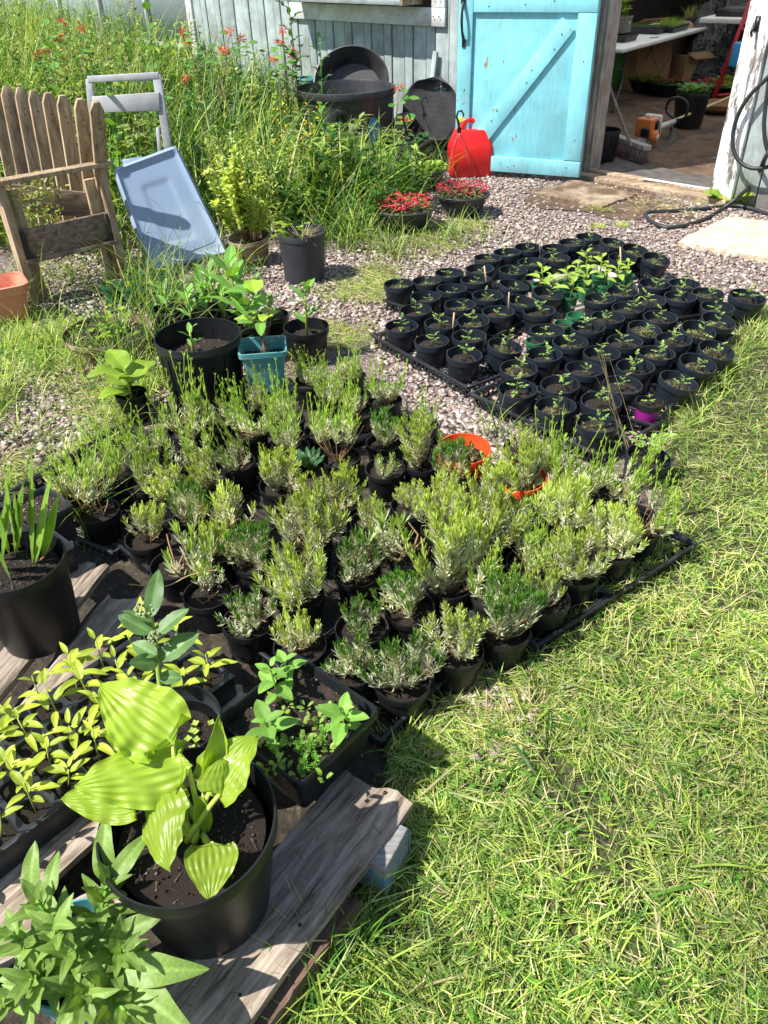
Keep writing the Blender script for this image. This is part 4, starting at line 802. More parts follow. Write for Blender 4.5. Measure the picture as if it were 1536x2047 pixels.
# ---- square planter with basil
zr = .250
bl_, bf_, br_ = G(445, 1425, zr), G(600, 1612, zr), G(752, 1408, zr); c0 = (bl_+br_)/2; a1 = unit(bf_-bl_); b1_ = unit(np.cross(ZZ, a1)); la, lb = np.linalg.norm(bf_-bl_), abs(np.dot(br_-bf_, b1_))
bb_ = G(588, 1296, zr); c0 = (bl_+bf_+br_+bb_)/4; an_ = rad(-41.5); a1 = np.array([math.cos(an_), math.sin(an_), 0]); b1_ = np.array([-math.sin(an_), math.cos(an_), 0]); la, lb = .245, .235
pl = T('square_planter', 'square black planter of glossy basil seedlings and weeds at the board end', 'planter', (c0[0], c0[1], zt), math.atan2(a1[1], a1[0]))
def rrect(hx, hy, r, z, k=5):
    pts = []
    for (sx, sy, a0) in ((1, 1, 0), (-1, 1, 90), (-1, -1, 180), (1, -1, 270)):
        for i in range(k): a = rad(a0+90*i/(k-1)); pts.append([sx*(hx-r)+r*math.cos(a), sy*(hy-r)+r*math.sin(a), z])
    return np.array(pts)
def rbox(secs, n=20):
    mb = MB(); V = np.concatenate(secs); q = [[i*n+k, i*n+(k+1) % n, (i+1)*n+(k+1) % n, (i+1)*n+k] for i in range(len(secs)-1) for k in range(n)]; mb.add(V, q); return mb
hx, hy, hh = la/2, lb/2, zr-zt
def taper_pot(hx, hy, hh, tp=.80, r=.018, lip=.007, base=True):
    S = [rrect(.001, .001, .0005, .002), rrect(hx*tp-.004, hy*tp-.004, r*.7, 0), rrect(hx*tp, hy*tp, r*.7, .004), rrect(hx-lip, hy-lip, r, hh-.02), rrect(hx-.001, hy-.001, r, hh-.019), rrect(hx, hy, r, hh-.004), rrect(hx-.002, hy-.002, r, hh), rrect(hx-lip+.001, hy-lip+.001, r, hh), rrect(hx-lip-.002, hy-lip-.002, r, hh-.005), rrect(hx*tp-.004, hy*tp-.004, r*.6, .006), rrect(.001, .001, .0005, .006)]
    return rbox(S).mesh('pot', 35)
P('pot', taper_pot(hx, hy, hh), M['black'], pl)
def sqsoil(hx, hy, z, par, seed=0, specks=150, ss=.004):
    rs = np.random.RandomState(seed); N = 24; mb = MB(); V = [[(i/(N-1)*2-1)*hx, (j/(N-1)*2-1)*hy, z+rs.normal(0, .0025)] for i in range(N) for j in range(N)]; mb.grid(V, N, N)
    P0 = np.stack([rs.uniform(-hx, hx, specks)*.95, rs.uniform(-hy, hy, specks)*.95, np.full(specks, z+.003)], 1); tet = np.array([[1, 1, 1], [-1, -1, 1], [-1, 1, -1], [1, -1, -1]])*.5; s = rs.uniform(.3, 1.1, specks)*ss
    C = np.where(rs.rand(specks)[:, None] < .5, np.array([[13., 16, 18]]), np.array([[2.5, 2.3, 2.]])); mb.add((P0[:, None]+tet[None]*s[:, None, None]).reshape(-1, 3), t=(np.array([[0, 1, 2], [0, 3, 1], [0, 2, 3], [1, 3, 2]])[None]+np.arange(specks)[:, None, None]*4).reshape(-1, 3), col=np.repeat(C, 4, 0))
    return P('soil', mb, M['soil'], par)
sqsoil(hx*.93, hy*.93, hh-.028, pl, 3)
BLF = [gleaf(1., .58, np.array([.24, .47, .08])*f, 12, 9, .28, 1.15, .01, .25, rib=.08) for f in (1., 1.2, .85)]
def basilplant(par, px, py, zb, h, L, n=4, seed=0):
    rs = np.random.RandomState(seed); base = G(px, py, zb); st = petiole(par, base-ZZ*.01, base+ZZ*h, .0028, .002, 0, GR['bright'], 'stem')
    for i in range(n):
        z_ = h*(.3+.72*i/(n-1)); s = (.75, 1.05, 1., .7, .45)[min(i+5-n, 4)] if n > 3 else (1, .9, .6)[i]
        for k in range(2):
            a = i*1.57+seed+k*math.pi+rs.normal(0, .15); d = np.array([math.cos(a), math.sin(a), .15+.25*i]); P('leaf', BLF[rs.randint(3)], M['leaf'], par, mtx=Matrix.Translation(-Vector(par.location)) @ frame(base+ZZ*z_, d, [0, 0, 1], L*s*rs.uniform(.85, 1.15)))

# planter contents: parts of the planter, placed in world space
class _W: pass
def withrot(par, fn):
    n0 = set(bpy.data.objects.keys()); rot = par.rotation_euler.copy(); fn(); 
    inv = par.rotation_euler.to_matrix().to_4x4().inverted()
    for k in bpy.data.objects.keys():
        if k not in n0:
            o = bpy.data.objects[k]
            if o.parent == par and not o.get('_w'): o.matrix_local = inv @ o.matrix_local; 
def leaves_w(par, base, d, n_, s, me): P('leaf', me, M['leaf'], par, mtx=(Matrix.Translation(Vector(par.location)) @ par.rotation_euler.to_matrix().to_4x4()).inverted() @ frame(base, d, n_, s))
def basilplant2(px, py, zb, h, L, n=4, seed=0, lean=(0, 0)):
    rs = np.random.RandomState(seed); base = G(px, py, zb); ln = np.array([lean[0], lean[1], 0]); petiole(pl, base-ZZ*.01, base+ZZ*h+ln*h, .0028, .002, 0, GR['bright'], 'stem')
    for i in range(n):
        z_ = h*(.25+.77*i/(n-1)); s = (.85, 1.1, 1., .6)[i] if n == 4 else (.8, 1.05, 1., .85, .5)[i]
        for k in range(2):
            a = i*1.57+seed+k*math.pi+rs.normal(0, .15); d = np.array([math.cos(a), math.sin(a), .1+.22*i]); leaves_w(pl, base+(ZZ+ln)*z_+d*.004, d, [0, 0, 1], L*s*rs.uniform(.85, 1.15), BLF[rs.randint(3)])
zs = zr-.02
basilplant2(560, 1400, zs, .095, .046, 5, 1, (-.1, 0)); basilplant2(540, 1478, zs, .055, .050, 4, 2); basilplant2(688, 1460, zs, .060, .050, 5, 3); basilplant2(575, 1360, zs, .06, .04, 4, 5)
for k in range(26):
    px, py = R.uniform(520, 660), R.uniform(1400, 1560)
    q = G(px, py, zs); b = MB(); n_ = 7; a = NR.rand(n_)*6.28; D = np.stack([np.cos(a), np.sin(a), NR.uniform(.3, 1.4, n_)], 1); b.leaves(np.zeros((n_, 3))+np.stack([D[:, 0]*.004, D[:, 1]*.004, NR.uniform(.002, .02, n_)], 1), D, [0, 0, 1], NR.uniform(.010, .020, n_), NR.uniform(.006, .011, n_), .2, 3, 'obov', fold=.2, col=(GR['bright']+GR['mid'])/2*NR.uniform(.9, 1.3, (n_, 1))); P('small_weed', b, M['leaf'], pl, world=True).matrix_local = (Matrix.Translation(Vector(pl.location)) @ pl.rotation_euler.to_matrix().to_4x4()).inverted() @ Matrix.Translation(Vector(q))
for (px, py) in ((622, 1510), (632, 1540), (600, 1505), (645, 1490), (610, 1545)):
    q = G(px, py, zs); n_ = 40; b = MB(); t_ = NR.rand(n_); a = NR.rand(n_)*6.28; b.tube([[0, 0, 0], [.004, 0, .045]], .0012, 4, col=GR['mid']); b.leaves(np.stack([t_*.004, t_*0, t_*.045], 1), np.stack([np.cos(a), np.sin(a), t_*1.2], 1), [0, 0, 1], .014, .0028, .1, 2, 'needle', col=GR['mid']*1.6); P('linear_leaf_weed', b, M['leaf'], pl).matrix_local = (Matrix.Translation(Vector(pl.location)) @ pl.rotation_euler.to_matrix().to_4x4()).inverted() @ Matrix.Translation(Vector(q))
# ---- seed cell tray with pepper seedlings
zc = .185
cF, cR, cB = G(60, 1655, zc), G(462, 1352, zc), G(200, 1235, zc)
d1c = unit(cR-cF); d2c = unit(np.cross(ZZ, d1c)); lc = np.linalg.norm(cR-cF)+.22; wc = .27
o0 = cR-d1c*lc
ct = T('cell_tray', 'dark plastic cell tray of yellow-green pepper seedlings behind the hosta', 'seed tray', (o0[0], o0[1], zt), math.atan2(d1c[1], d1c[0]))
NX, NY = int(lc/.066), 4; cw, ch = lc/NX, wc/NY
mb = MB()
for i in range(NX):
    for j in range(NY):
        x0, y0 = i*cw, j*ch; c_ = np.array([x0+cw/2, y0+ch/2, 0]); S = [rrect(cw/2, ch/2, .0005, zc-zt)+c_, rrect(cw/2-.006, ch/2-.006, .012, zc-zt)+c_, rrect(cw/2-.008, ch/2-.008, .012, zc-zt-.003)+c_, rrect(cw/2-.014, ch/2-.014, .01, .012)+c_]
        V = np.concatenate(S); n = 20; mb.add(V, [[a*n+k, a*n+(k+1) % n, (a+1)*n+(k+1) % n, (a+1)*n+k] for a in range(3) for k in range(n)])
P('cells', mb, M['tray'], ct, smooth=35)
mb = MB(); h_ = zc-zt
for (cx_, cy_, sx, sy) in ((lc/2, -.002, lc+.008, .003), (lc/2, wc+.002, lc+.008, .003), (-.002, wc/2, .003, wc), (lc+.002, wc/2, .003, wc)):
    mb.box((cx_, cy_, h_/2-.001), (sx, sy, h_-.004)); mb.box((cx_, cy_, h_-.001), (sx+.006, sy+.006, .004))
P('tray_wall', mb, M['tray'], ct, bevel=.001)
k = 0
CS = [soil_mesh(1, 16, 5, 30, 50+i, sq=5, ss=.07, amp=.09) for i in range(4)]
PLF = [gleaf(1., .40, np.array([.46, .58, .06])*f, 10, 7, c_, 1.25, .02, .35, rib=.15) for f, c_ in ((1., .4), (1.15, .65), (.85, .3))]
POSN = ['first', 'second', 'third', 'fourth', 'fifth', 'sixth', 'seventh', 'eighth', 'ninth', 'tenth', 'eleventh', 'twelfth']
ROWN = ['front row of the cell tray', 'second row of the cell tray', 'third row of the cell tray', 'back row of the cell tray']
for i in range(NX):
    for j in range(NY):
        x0, y0 = (i+.5)*cw, (j+.5)*ch; P('soil', CS[(i*3+j) % 4], M['soil'], ct, loc=(x0, y0, zc-zt-.010), scale=(cw/2-.009, ch/2-.009, .03), rot=(0, 0, 0))
        wp = o0+d1c*x0+d2c*y0; rs = R
        if R.random() < .05: continue
        h = R.uniform(.070, .125)*(1.1 if j > 1 else .9); lean = np.array([R.gauss(.0, .12), R.gauss(0, .12), 0])
        q = T('pepper_seedling', 'pale pepper seedling, %s from the right in the %s' % (POSN[min(NX-1-i, 11)], ROWN[j]), 'seedling', (wp[0], wp[1], zc-.01), R.uniform(0, 6), 'pepper seedlings in the cell tray')
        tp = np.array([lean[0]*h, lean[1]*h, h]); b = MB(); b.tube([[0, 0, -.004], tp*.5+[R.gauss(0, .003), R.gauss(0, .003), 0], tp], [.0019, .0016, .0013], 6, col=GR['lime']*1.05); P('stem', b, M['stem'], q, smooth=True)
        nl = R.choice([5, 6, 7]); a0 = R.uniform(0, 6)
        for m_ in range(nl):
            a = a0+m_*2.3; t_ = .45+.55*m_/(nl-1); L = R.uniform(.036, .054)*(1 if m_ < nl-2 else .62); el = R.uniform(.1, .8) if m_ < nl-2 else 1.4
            b0_ = tp*t_; d = np.array([math.cos(a), math.sin(a), el]); P('leaf', PLF[R.randint(0, 2)], M['leaf'], q, mtx=frame(b0_+unit(d)*.006, d, [0, 0, 1], L)); 
# ---- iris pot
ir = bigpot('potted_iris', 'big black pot of upright sword-leaved iris at the left edge', 'potted plant', 28, 1120, .115, .24, zt, .09, .04)
irz = zt+.20
for (px, py, tx, ty, zt_, W) in ((70, 1128, 100, 950, .60, .020), (65, 1128, 62, 895, .66, .018), (85, 1115, 118, 985, .55, .018), (35, 1100, 8, 940, .62, .022), (30, 1105, 45, 965, .60, .024), (20, 1110, -30, 960, .6, .022), (15, 1140, -40, 1020, .55, .018), (22, 1160, -20, 1060, .5, .016), (38, 1095, 28, 985, .58, .022), (5, 1120, 20, 930, .62, .02)):
    A = G(px, py, irz); B = G(tx, ty, zt_); lf(ir, A, B, W*1.55, (R.uniform(-.9, -.3), -.7, .3), shape='lance', curl=.0, cup=.15, wav=.0008, tipdrop=.05, veins=3, nv=7, seg=14, colr=(.44, .64, .17))
for (px, py, tx, ty) in ((80, 1120, 95, 1100), (45, 1095, 20, 1080)):
    b = MB(); A = G(px, py, irz+.005); B = G(tx, ty, irz+.02); b.leaves([A], [B-A], [0, 0, 1], np.linalg.norm(B-A)*1.5, .012, .1, 3, 'lance', col=(.42, .13, .05)); P('dry_leaf', b, M['leaf'], ir, world=True)
# ---- small trays behind the iris
for (px, py, a_, b_, z_, lab) in ((75, 1010, .16, .14, .22, 'square dark tray of soil behind the iris pot'), (100, 1090, .12, .09, .20, 'empty square black pot between the iris pot and the lavender')):
    p = G(px, py, z_); o = T('square_tray', lab, 'tray', (p[0], p[1], zt if py > 1050 else .10), rad(-43)); h_ = z_-o.location.z; P('pot', taper_pot(a_/2, b_/2, h_, .85, .012, .005), M['tray'], o)
    if py < 1050: sqsoil(a_*.44, b_*.44, h_-.02, o, 9)
# ---- leafy sage at bottom left
sp_ = bigpot('potted_sage', 'bushy pale green leafy plant in a teal-rimmed pot in the bottom left corner', 'potted plant', 150, 1900, .085, .13, .10, .07, .02, mat='teal')
SL = [gleaf(1., .42, np.array([.22, .35, .075])*f, 14, 9, c_, 1.35, .03, .2, shape='lance', rib=.12) for f, c_ in ((1., .2), (1.2, .35), (.85, .1), (1.1, .5))]
SC = np.array(sp_.location)
for (px, py, zt_, n_) in ((215, 1770, .36, 16), (75, 1800, .36, 16), (140, 1900, .33, 18), (250, 1900, .31, 14), (60, 1960, .30, 16), (170, 2000, .28, 16), (20, 1870, .33, 12), (110, 1850, .37, 14), (250, 2020, .26, 12), (5, 2010, .28, 12)):
    tp = G(px, py, zt_); bs_ = SC+np.array([(tp[0]-SC[0])*.3, (tp[1]-SC[1])*.3, .12]); petiole(sp_, bs_, tp, .0035, .0025, .0, GR['mid']*1.6, 'stem'); ax = unit(tp-bs_); L0 = np.linalg.norm(tp-bs_)
    for m_ in range(n_):
        t_ = .25+.75*(m_/(n_-1)); a = m_*2.399+px; u1_ = unit(np.cross(ax, [0.1, 1, .2])); v1_ = np.cross(ax, u1_); k_ = (1-t_)
        d = (u1_*math.cos(a)+v1_*math.sin(a))*(.45+.9*k_)+ax*(.9-.3*k_); L = R.uniform(.045, .075)*(1-.35*t_**4)
        leaves_w(sp_, bs_+(tp-bs_)*t_, d, ax+ZZ*.3+np.array([0, 0, .2]), L, R.choice(SL))
for (a, b_) in (((250, 1950, .24), (350, 2060, .26)), ((235, 1935, .26), (360, 1945, .30)), ((230, 1870, .30), (320, 1830, .33)), ((200, 1960, .25), (250, 2070, .22)), ((60, 1790, .33), (62, 1690, .38)), ((95, 1800, .33), (105, 1710, .37)), ((210, 1760, .33), (200, 1650, .40)), ((225, 1760, .34), (280, 1670, .38))):
    A = G(*a); B = G(*b_); leaves_w(sp_, A, B-A, (0, -.45, .85), np.linalg.norm(B-A)*1.05, SL[R.randint(0, 3)])
# fallen bits on the boards
b = MB(); n = 60; X = G(700, 1700, zt); pts = np.array([g_(R.uniform(420, 790), R.uniform(1620, 1900)) for _ in range(n)]); D = NR.normal(size=(n, 3)); D[:, 2] = 0
k = np.array([abs(np.dot(p-e1, np.array([-dB[1], dB[0], 0]))) < .07 for p in pts]); b.leaves(pts[k]+ZZ*.004, D[k], [0, 0, 1], NR.uniform(.015, .05, k.sum()), .0018, 0, 2, 'blade', col=np.where(NR.rand(k.sum())[:, None] < .5, GR['straw'][None]*.8, GR['mid'][None]))
stuff(tag(P('grass_clippings', b, M['grass']), 'dry and green grass clippings scattered on the front pallet board', 'grass'))
# ================================================================== MIDDLE LEFT: MIXED POTS
def midpot(label, px, py, r, h, kind='black', ribs=0, rb=None, tilt=(0, 0), soil=.05, name='plant_pot', cat='potted plant', zb=0., rimh=.025):
    p = G(px, py, zb+h); o = T(name, label, cat, (p[0], p[1], zb), rot=(tilt[0], tilt[1], R.uniform(0, 1)))
    P('pot', pot_mesh(r, h, rb or r*.76, rim=rimh, n=48, ribs=ribs), M[kind], o)
    if soil is not None: put('soil', R.choice(SOIL), M['soil'], o, h-soil, R.uniform(0, 6), r*.90)
    return o
def MLEAF(L, W, col, **k): return gleaf(1., W/L, np.array(col), 10, 7, **k)
ML1 = [gleaf(1., .42, np.array([.16, .34, .06])*f, 10, 7, c_, 1.3, .02, .2, rib=.12) for f, c_ in ((1., .1), (1.2, .3), (1.4, .2))]
ML2 = [gleaf(1., .75, np.array([.30, .46, .05])*f, 12, 9, c_, 1.15, .05, .25, rib=.2) for f, c_ in ((1., .2), (.9, .4), (1.15, .3))]
def milk(o, h, n, L, off=(0, 0), z0=.0, up=.7, head=False, leaf=None, stemc=None, spread=1., zs=None):
    z0 = z0; b = MB(); lean = np.array([R.gauss(0, .05), R.gauss(0, .05), 0]); a0 = R.uniform(0, 6); B0 = np.array([off[0], off[1], z0]); ax = unit(ZZ+lean)
    b.tube([B0-ZZ*.02, B0+ax*h*.5, B0+ax*h], [.0065, .005, .003], 7, col=GR['lime']*.8 if stemc is None else stemc); P('stem', b, M['stem'], o, smooth=True)
    for i in range(n):
        t_ = .28+.72*i/(n-1); a = a0+i*1.57+(math.pi if i % 2 else 0)+R.gauss(0, .2); d = np.array([math.cos(a)*spread, math.sin(a)*spread, up+t_*.6]); P('leaf', R.choice(leaf or ML1), M['leaf'], o, mtx=frame(B0+ax*h*t_, d, [0, 0, 1], L*(.75+.5*math.sin(t_*2.6))))
    if head:
        n__ = 50; V = NR.normal(size=(n__, 3)); V /= np.linalg.norm(V, axis=1)[:, None]; V = V*.022; mb = MB(); mb.add((IV[None]*.004+V[:, None]+B0+ax*(h+.008)).reshape(-1, 3), t=(IF[None]+np.arange(n__)[:, None, None]*12).reshape(-1, 3), col=np.array([.30, .40, .12])); P('flower_buds', mb, M['leaf'], o, smooth=True)
o = midpot('big ribbed black nursery pot with a small sprouting twig', 395, 668, .165, .30, 'black', 20, .14, soil=.085, rimh=.03, name='ribbed_pot')
milk(o, .10, 6, .045, (-.02, .02), .22, .5, leaf=ML1); b = MB(); b.tube([[-.10, .02, .245], [-.02, -.03, .235], [.06, -.06, .23]], .005, 6); P('twig', b, M['twig'], o)
tp = G(525, 690, .255); o = T('teal_planter', 'tall square teal plastic pot with a young leafy sapling', 'potted plant', (tp[0], tp[1], .0), rad(6))
S_ = [rrect(.05, .05, .012, 0), rrect(.053, .053, .012, .003), rrect(.083, .072, .014, .232), rrect(.092, .080, .018, .236), rrect(.093, .081, .018, .256), rrect(.086, .074, .015, .256), rrect(.080, .070, .014, .225), rrect(.05, .05, .01, .02), rrect(.002, .002, .0005, .02)]
P('pot', rbox(S_), M['teal'], o, smooth=35); sqsoil(.074, .063, .205, o, 4, 60, .004)
b = MB(); b.tube([[.012, -.01, .2], [.008, -.005, .25], [.01, 0, .30], [.035, .01, .38], [.05, .015, .43]], [.008, .0085, .006, .004, .003], 7); b.tube([[.009, 0, .27], [-.02, 0, .33], [-.03, -.01, .38]], [.005, .004, .003], 6); b.tube([[.01, 0, .25], [.05, .0, .275], [.10, .015, .30]], [.004, .003, .002], 5); P('stem', b, M['twig'], o, smooth=True)
for k in range(15):
    a = R.uniform(0, 6.28); t_ = R.uniform(.3, .47); base = np.array([R.uniform(-.03, .05), R.uniform(-.01, .02), t_]); P('leaf', R.choice(ML1 if k % 3 else ML2), M['leaf'], o, mtx=frame(base, [math.cos(a), math.sin(a), R.uniform(-.1, .6)], [0, -.2, 1], R.uniform(.06, .10)))
SPEC = [
 (335, 618, .085, .14, 'black pot of bushy milkweed leaves left of the ribbed pot', [(.14, 8, .06, (0, 0), False)]),
 (448, 628, .08, .14, 'black pot of young milkweed right behind the ribbed pot', [(.18, 9, .06, (0, 0), False)]),
 (545, 628, .075, .13, 'small black pot of leafy shoots behind the teal planter', [(.13, 8, .055, (0, 0), False)]),
 (612, 652, .10, .16, 'black pot with a single budding milkweed stem right of the teal pot', [(.22, 7, .075, (0, 0), True)]),
 (497, 640, .10, .16, 'black pot with the tallest milkweed stems behind the teal pot', [(.30, 12, .12, (-.03, .02), False), (.2, 8, .08, (.03, .0), False)]),
 (392, 628, .10, .15, 'black pot with pale milkweed shoots behind the ribbed pot', [(.16, 8, .07, (-.03, 0), False), (.2, 10, .075, (.04, -.02), False)]),
 (425, 590, .09, .15, 'half hidden black pot at the back of the milkweed group', [(.18, 8, .08, (0, 0), False)]),
 (500, 665, .075, .14, 'small black pot wedged between the ribbed pot and the teal pot', [(.2, 8, .09, (.01, .0), False)]),
]
for px, py, r, h, lab, st in SPEC:
    o = midpot(lab, px, py, r, h, 'black', name='potted_milkweed')
    for (hh_, n_, L, off, hd) in st: milk(o, hh_, n_, L, off, h-.05, head=hd, up=.8 if L < .1 else .6, stemc=np.array([.30, .13, .07]) if hh_ > .25 else None)
o = midpot('small black pot with a broad yellow-green leafed plant left of the lavender', 262, 785, .062, .12, 'black', name='potted_hydrangea')
milk(o, .14, 6, .12, (0, 0), .08, .3, leaf=ML2)
o = midpot('grey plastic pot of weeds standing alone in front of the tall grass', 602, 462, .130, .265, 'greypot', 0, .108, name='grey_pot', rimh=.03)
b = MB(); n = 60; a = NR.rand(n)*6.28; b.leaves(np.stack([np.cos(a)*.05, np.sin(a)*.05, np.full(n, .23)], 1), np.stack([np.cos(a), np.sin(a), NR.uniform(.2, 2, n)], 1), [0, 0, 1], NR.uniform(.05, .17, n), .004, .4, 3, 'blade', col=GR['straw']*NR.uniform(.6, 1, (n, 1))); stuff(P('dry_grass', b, M['grass'], o))
for k in range(16): a = R.uniform(2, 5); P('leaf', R.choice(ML2), M['leaf'], o, mtx=frame([math.cos(a)*.07, math.sin(a)*.04+.03, .22+R.uniform(0, .1)], [math.cos(a), math.sin(a), .5], [0, 0, 1], R.uniform(.04, .07)))
# brown paper pot with bushy sedum
o = midpot('bushy bright yellow-green shrub in a torn brown pot beside the blue lid', 500, 470, .12, .16, 'slab1', 0, .09, tilt=(0, -.1), name='bushy_shrub')
b = MB(); tw = MB()
for k in range(34):
    a = R.uniform(0, 6.28); q = R.uniform(0, .17); hh_ = R.uniform(.28, .56)*(1-q*1.5); top = np.array([q*math.cos(a), q*math.sin(a), .13+hh_]); base = np.array([q*.3*math.cos(a), q*.3*math.sin(a), .12]); tw.tube([base, (base+top)/2+[0, 0, .01], top], .003, 4); n = 60; t_ = NR.uniform(.25, 1, n); a_ = NR.rand(n)*6.28
    b.leaves(base*(1-t_[:, None])+top*t_[:, None], np.stack([np.cos(a_), np.sin(a_), NR.uniform(.3, 1.2, n)], 1), [0, 0, 1], NR.uniform(.026, .045, n), NR.uniform(.014, .024, n), .15, 3, 'ovate', fold=.3, col=GR['lime']*NR.uniform(.85, 1.4, (n, 1)))
P('foliage', b, M['leaf'], o); P('stems', tw, M['twig'], o)
# wide shallow brown bowl with yellow-leaved plant
o = midpot('wide shallow brown fibre bowl of yellow-leaved plants and grass', 215, 660, .20, .10, 'slab1', 0, .17, soil=.03, name='wide_bowl', rimh=.02)
for k in range(46): a = R.uniform(0, 6.28); q = R.uniform(0, .14); P('leaf', R.choice(ML2), M['leaf'], o, mtx=frame([q*math.cos(a), q*math.sin(a), .08+R.uniform(0, .09)], [math.cos(a+1), math.sin(a+1), R.uniform(0, .8)], [0, 0, 1], R.uniform(.02, .045)))
# green pots in a lattice tray
tray(G(105, 600, .05), G(160, 640, .05), G(400, 575, .05), .05, 'open black lattice tray on the gravel below the wooden bench', dx=.55)
for k, (px, py) in enumerate(((222, 570), (262, 572), (305, 575), (330, 548), (268, 548), (345, 570))):
    p = G(px, py, .10); o = T('green_pot', 'small green pot of yellow seedlings, %s from the left in the tray below the bench' % ORD[[0, 1, 3, 4, 2, 5][k]].replace('nearest', 'first'), 'potted plant', (p[0], p[1], .012), 0, 'green pots in the tray below the bench'); P('pot', pot_mesh(.055, .095, .036, rim=.018, n=28), M['green'], o); put('soil', SOIL[0], M['soil'], o, .072, 0, .048)
    for m_ in range(6): a = R.uniform(0, 6.28); P('leaf', R.choice(ML2), M['leaf'], o, mtx=frame([R.uniform(-.02, .02), R.uniform(-.02, .02), .085+R.uniform(0, .03)], [math.cos(a), math.sin(a), .5], [0, 0, 1], R.uniform(.02, .035)))
# salmon trough at left edge
p = G(-25, 570, .20); o = T('salmon_planter', 'salmon pink plastic planter tub cut by the left edge of the view', 'planter', (p[0], p[1], .03), rad(30))
S_ = [rrect(.10, .06, .03, 0), rrect(.14, .09, .04, .01), rrect(.16, .105, .05, .13), rrect(.175, .12, .05, .135), rrect(.178, .122, .05, .175), rrect(.168, .112, .05, .178), rrect(.15, .095, .045, .12), rrect(.12, .08, .04, .03), rrect(.001, .001, .0004, .03)]
P('tub', rbox(S_), M['terra'], o, smooth=35)
for sx in (-1, 1): b = MB(); b.lathe([(.025, -.03), (.03, .02), (.03, .06)], 12, (sx*.11, -.05, 0)); P('foot', b, M['terra'], o)
# ------------------------------------------------------------------ wooden bench
M['fence'] = woodmat('sawn_picket_wood', (.20, .12, .06), (.42, .31, .19), (.58, .47, .33), 2, .8, .5, .85)
M['deck'] = woodmat('grey_brown_bench_wood', (.10, .065, .04), (.24, .17, .12), (.38, .30, .23), 0, .8, .5, .85)
BA_, BB_ = G(68, 605), G(240, 560); BU = unit(BB_-BA_); BN = np.array([BU[1], -BU[0], 0])
bn = T('wooden_bench', 'weathered wooden picket-backed bench at the left in front of the weeds', 'bench', ((BA_+BB_)/2), 0)
BAX = np.array([BU, BN, ZZ])
def bp(s, z, n=0.): return BA_+BU*s+BN*n+ZZ*z
def bb(name, c, size, mat='fence', ax=None, bev=.003): b = MB(); b.box(c, size, BAX if ax is None else ax); return P(name, b, M[mat], bn, world=True, bevel=bev)
bb('leg', bp(.0, .30, .0), (.038, .085, .60)); bb('leg', bp(.055, .28, -.03), (.07, .022, .56))
bb('leg', bp(.515, .30, .0), (.038, .085, .60)); bb('leg', bp(.465, .27, -.03), (.07, .022, .54))
bb('apron_board', bp(.26, .305, .012), (.47, .022, .135), 'deck'); bb('apron_board', bp(.26, .245, .014), (.465, .024, .0), 'deck') if False else None
bb('apron_strip', bp(.26, .222, .03), (.50, .05, .020), 'deck')
bb('seat_cleat', bp(.035, .30, .0295), (.028, .012, .14), 'dark'); bb('seat_cleat', bp(.488, .30, .0295), (.028, .012, .14), 'dark')
bb('arm_rail', bp(.24, .612, .03), (.66, .07, .022), 'fence')
sb0, sb1 = bp(.02, .50, -.26), bp(.47, .40, -.03); d_ = unit(sb1-sb0)
b = MB(); nn = unit(np.cross(d_, ZZ)); b.box((sb0+sb1)/2, (np.linalg.norm(sb1-sb0), .02, .13), np.array([d_, -nn, np.cross(d_, -nn)])); P('inner_board', b, M['deck'], bn, world=True, bevel=.002)
tops = [(-14, 170), (13, 172), (41, 175), (67, 180), (96, 185), (125, 190), (160, 197), (192, 203)]
for k, (px, py) in enumerate(tops):
    Tt = G(px, py, .915); q = (k-1)/6; Bt = G(52+q*156, 372+q*28, .42); ax = unit(Tt-Bt); Bt = Tt-ax*.80; s_ = unit(np.cross(BN, ax)); s_ = unit(BU-ax*np.dot(BU, ax)); n2 = np.cross(s_, ax)*-1
    if np.dot(n2, BN) < 0: n2 = -n2
    w_ = .036*R.uniform(.92, 1.06); L = .80; b = MB()
    prof = [(-w_, 0), (w_, 0), (w_, L-.045), (w_*.45, L), (-w_*.45, L), (-w_, L-.045)]
    V = [Bt+s_*x+ax*y+n2*.010 for x, y in prof]+[Bt+s_*x+ax*y-n2*.010 for x, y in prof]
    b.add(V, [[0, 1, 2, 5], [2, 3, 4, 5], [7, 6, 11, 8], [8, 11, 10, 9]]+[[i, 6+i, 6+(i+1) % 6, (i+1) % 6] for i in range(6)]); P('picket', b, M['fence'], bn, world=True, bevel=.002)
    for zz in (.10, .13): 
        b = MB(); c_ = Tt-ax*zz+n2*.0105+s_*R.uniform(-.008, .008); b.box(c_, (.006, .006, .002), np.array([s_, ax, n2])); P('nail', b, M['iron'], bn, world=True)
# blue tote lid leaning
l0, l1 = G(300, 545, .005), G(458, 508, .03); lu = unit(l1-l0); lh = unit(np.cross(lu, ZZ)); lh = lh if np.dot(lh, [0, 1, 0]) > 0 else -lh
ln_ = None
tilt_ = rad(62); lup = unit(lh*math.cos(tilt_)+ZZ*math.sin(tilt_)); lnn = unit(np.cross(lu, lup)); lnn = lnn if np.dot(lnn, CAM-l0) > 0 else -lnn
q0 = onplane(226, 338, l0, lnn); q1 = onplane(352, 291, l0, lnn)
lid = T('storage_box_cover', 'grey-blue plastic storage tote lid leaning against the bench end and weeds', 'tote lid', l0, 0)
def lidP(a, b_, n=0.): return (l0*(1-a)+l1*a)*(1-b_)+(q0*(1-a)+q1*a)*b_+lnn*n
NA, NB = 33, 45; V = []
def sm(x, a, b_): t_ = min(1, max(0, (x-a)/(b_-a))); return t_*t_*(3-2*t_)
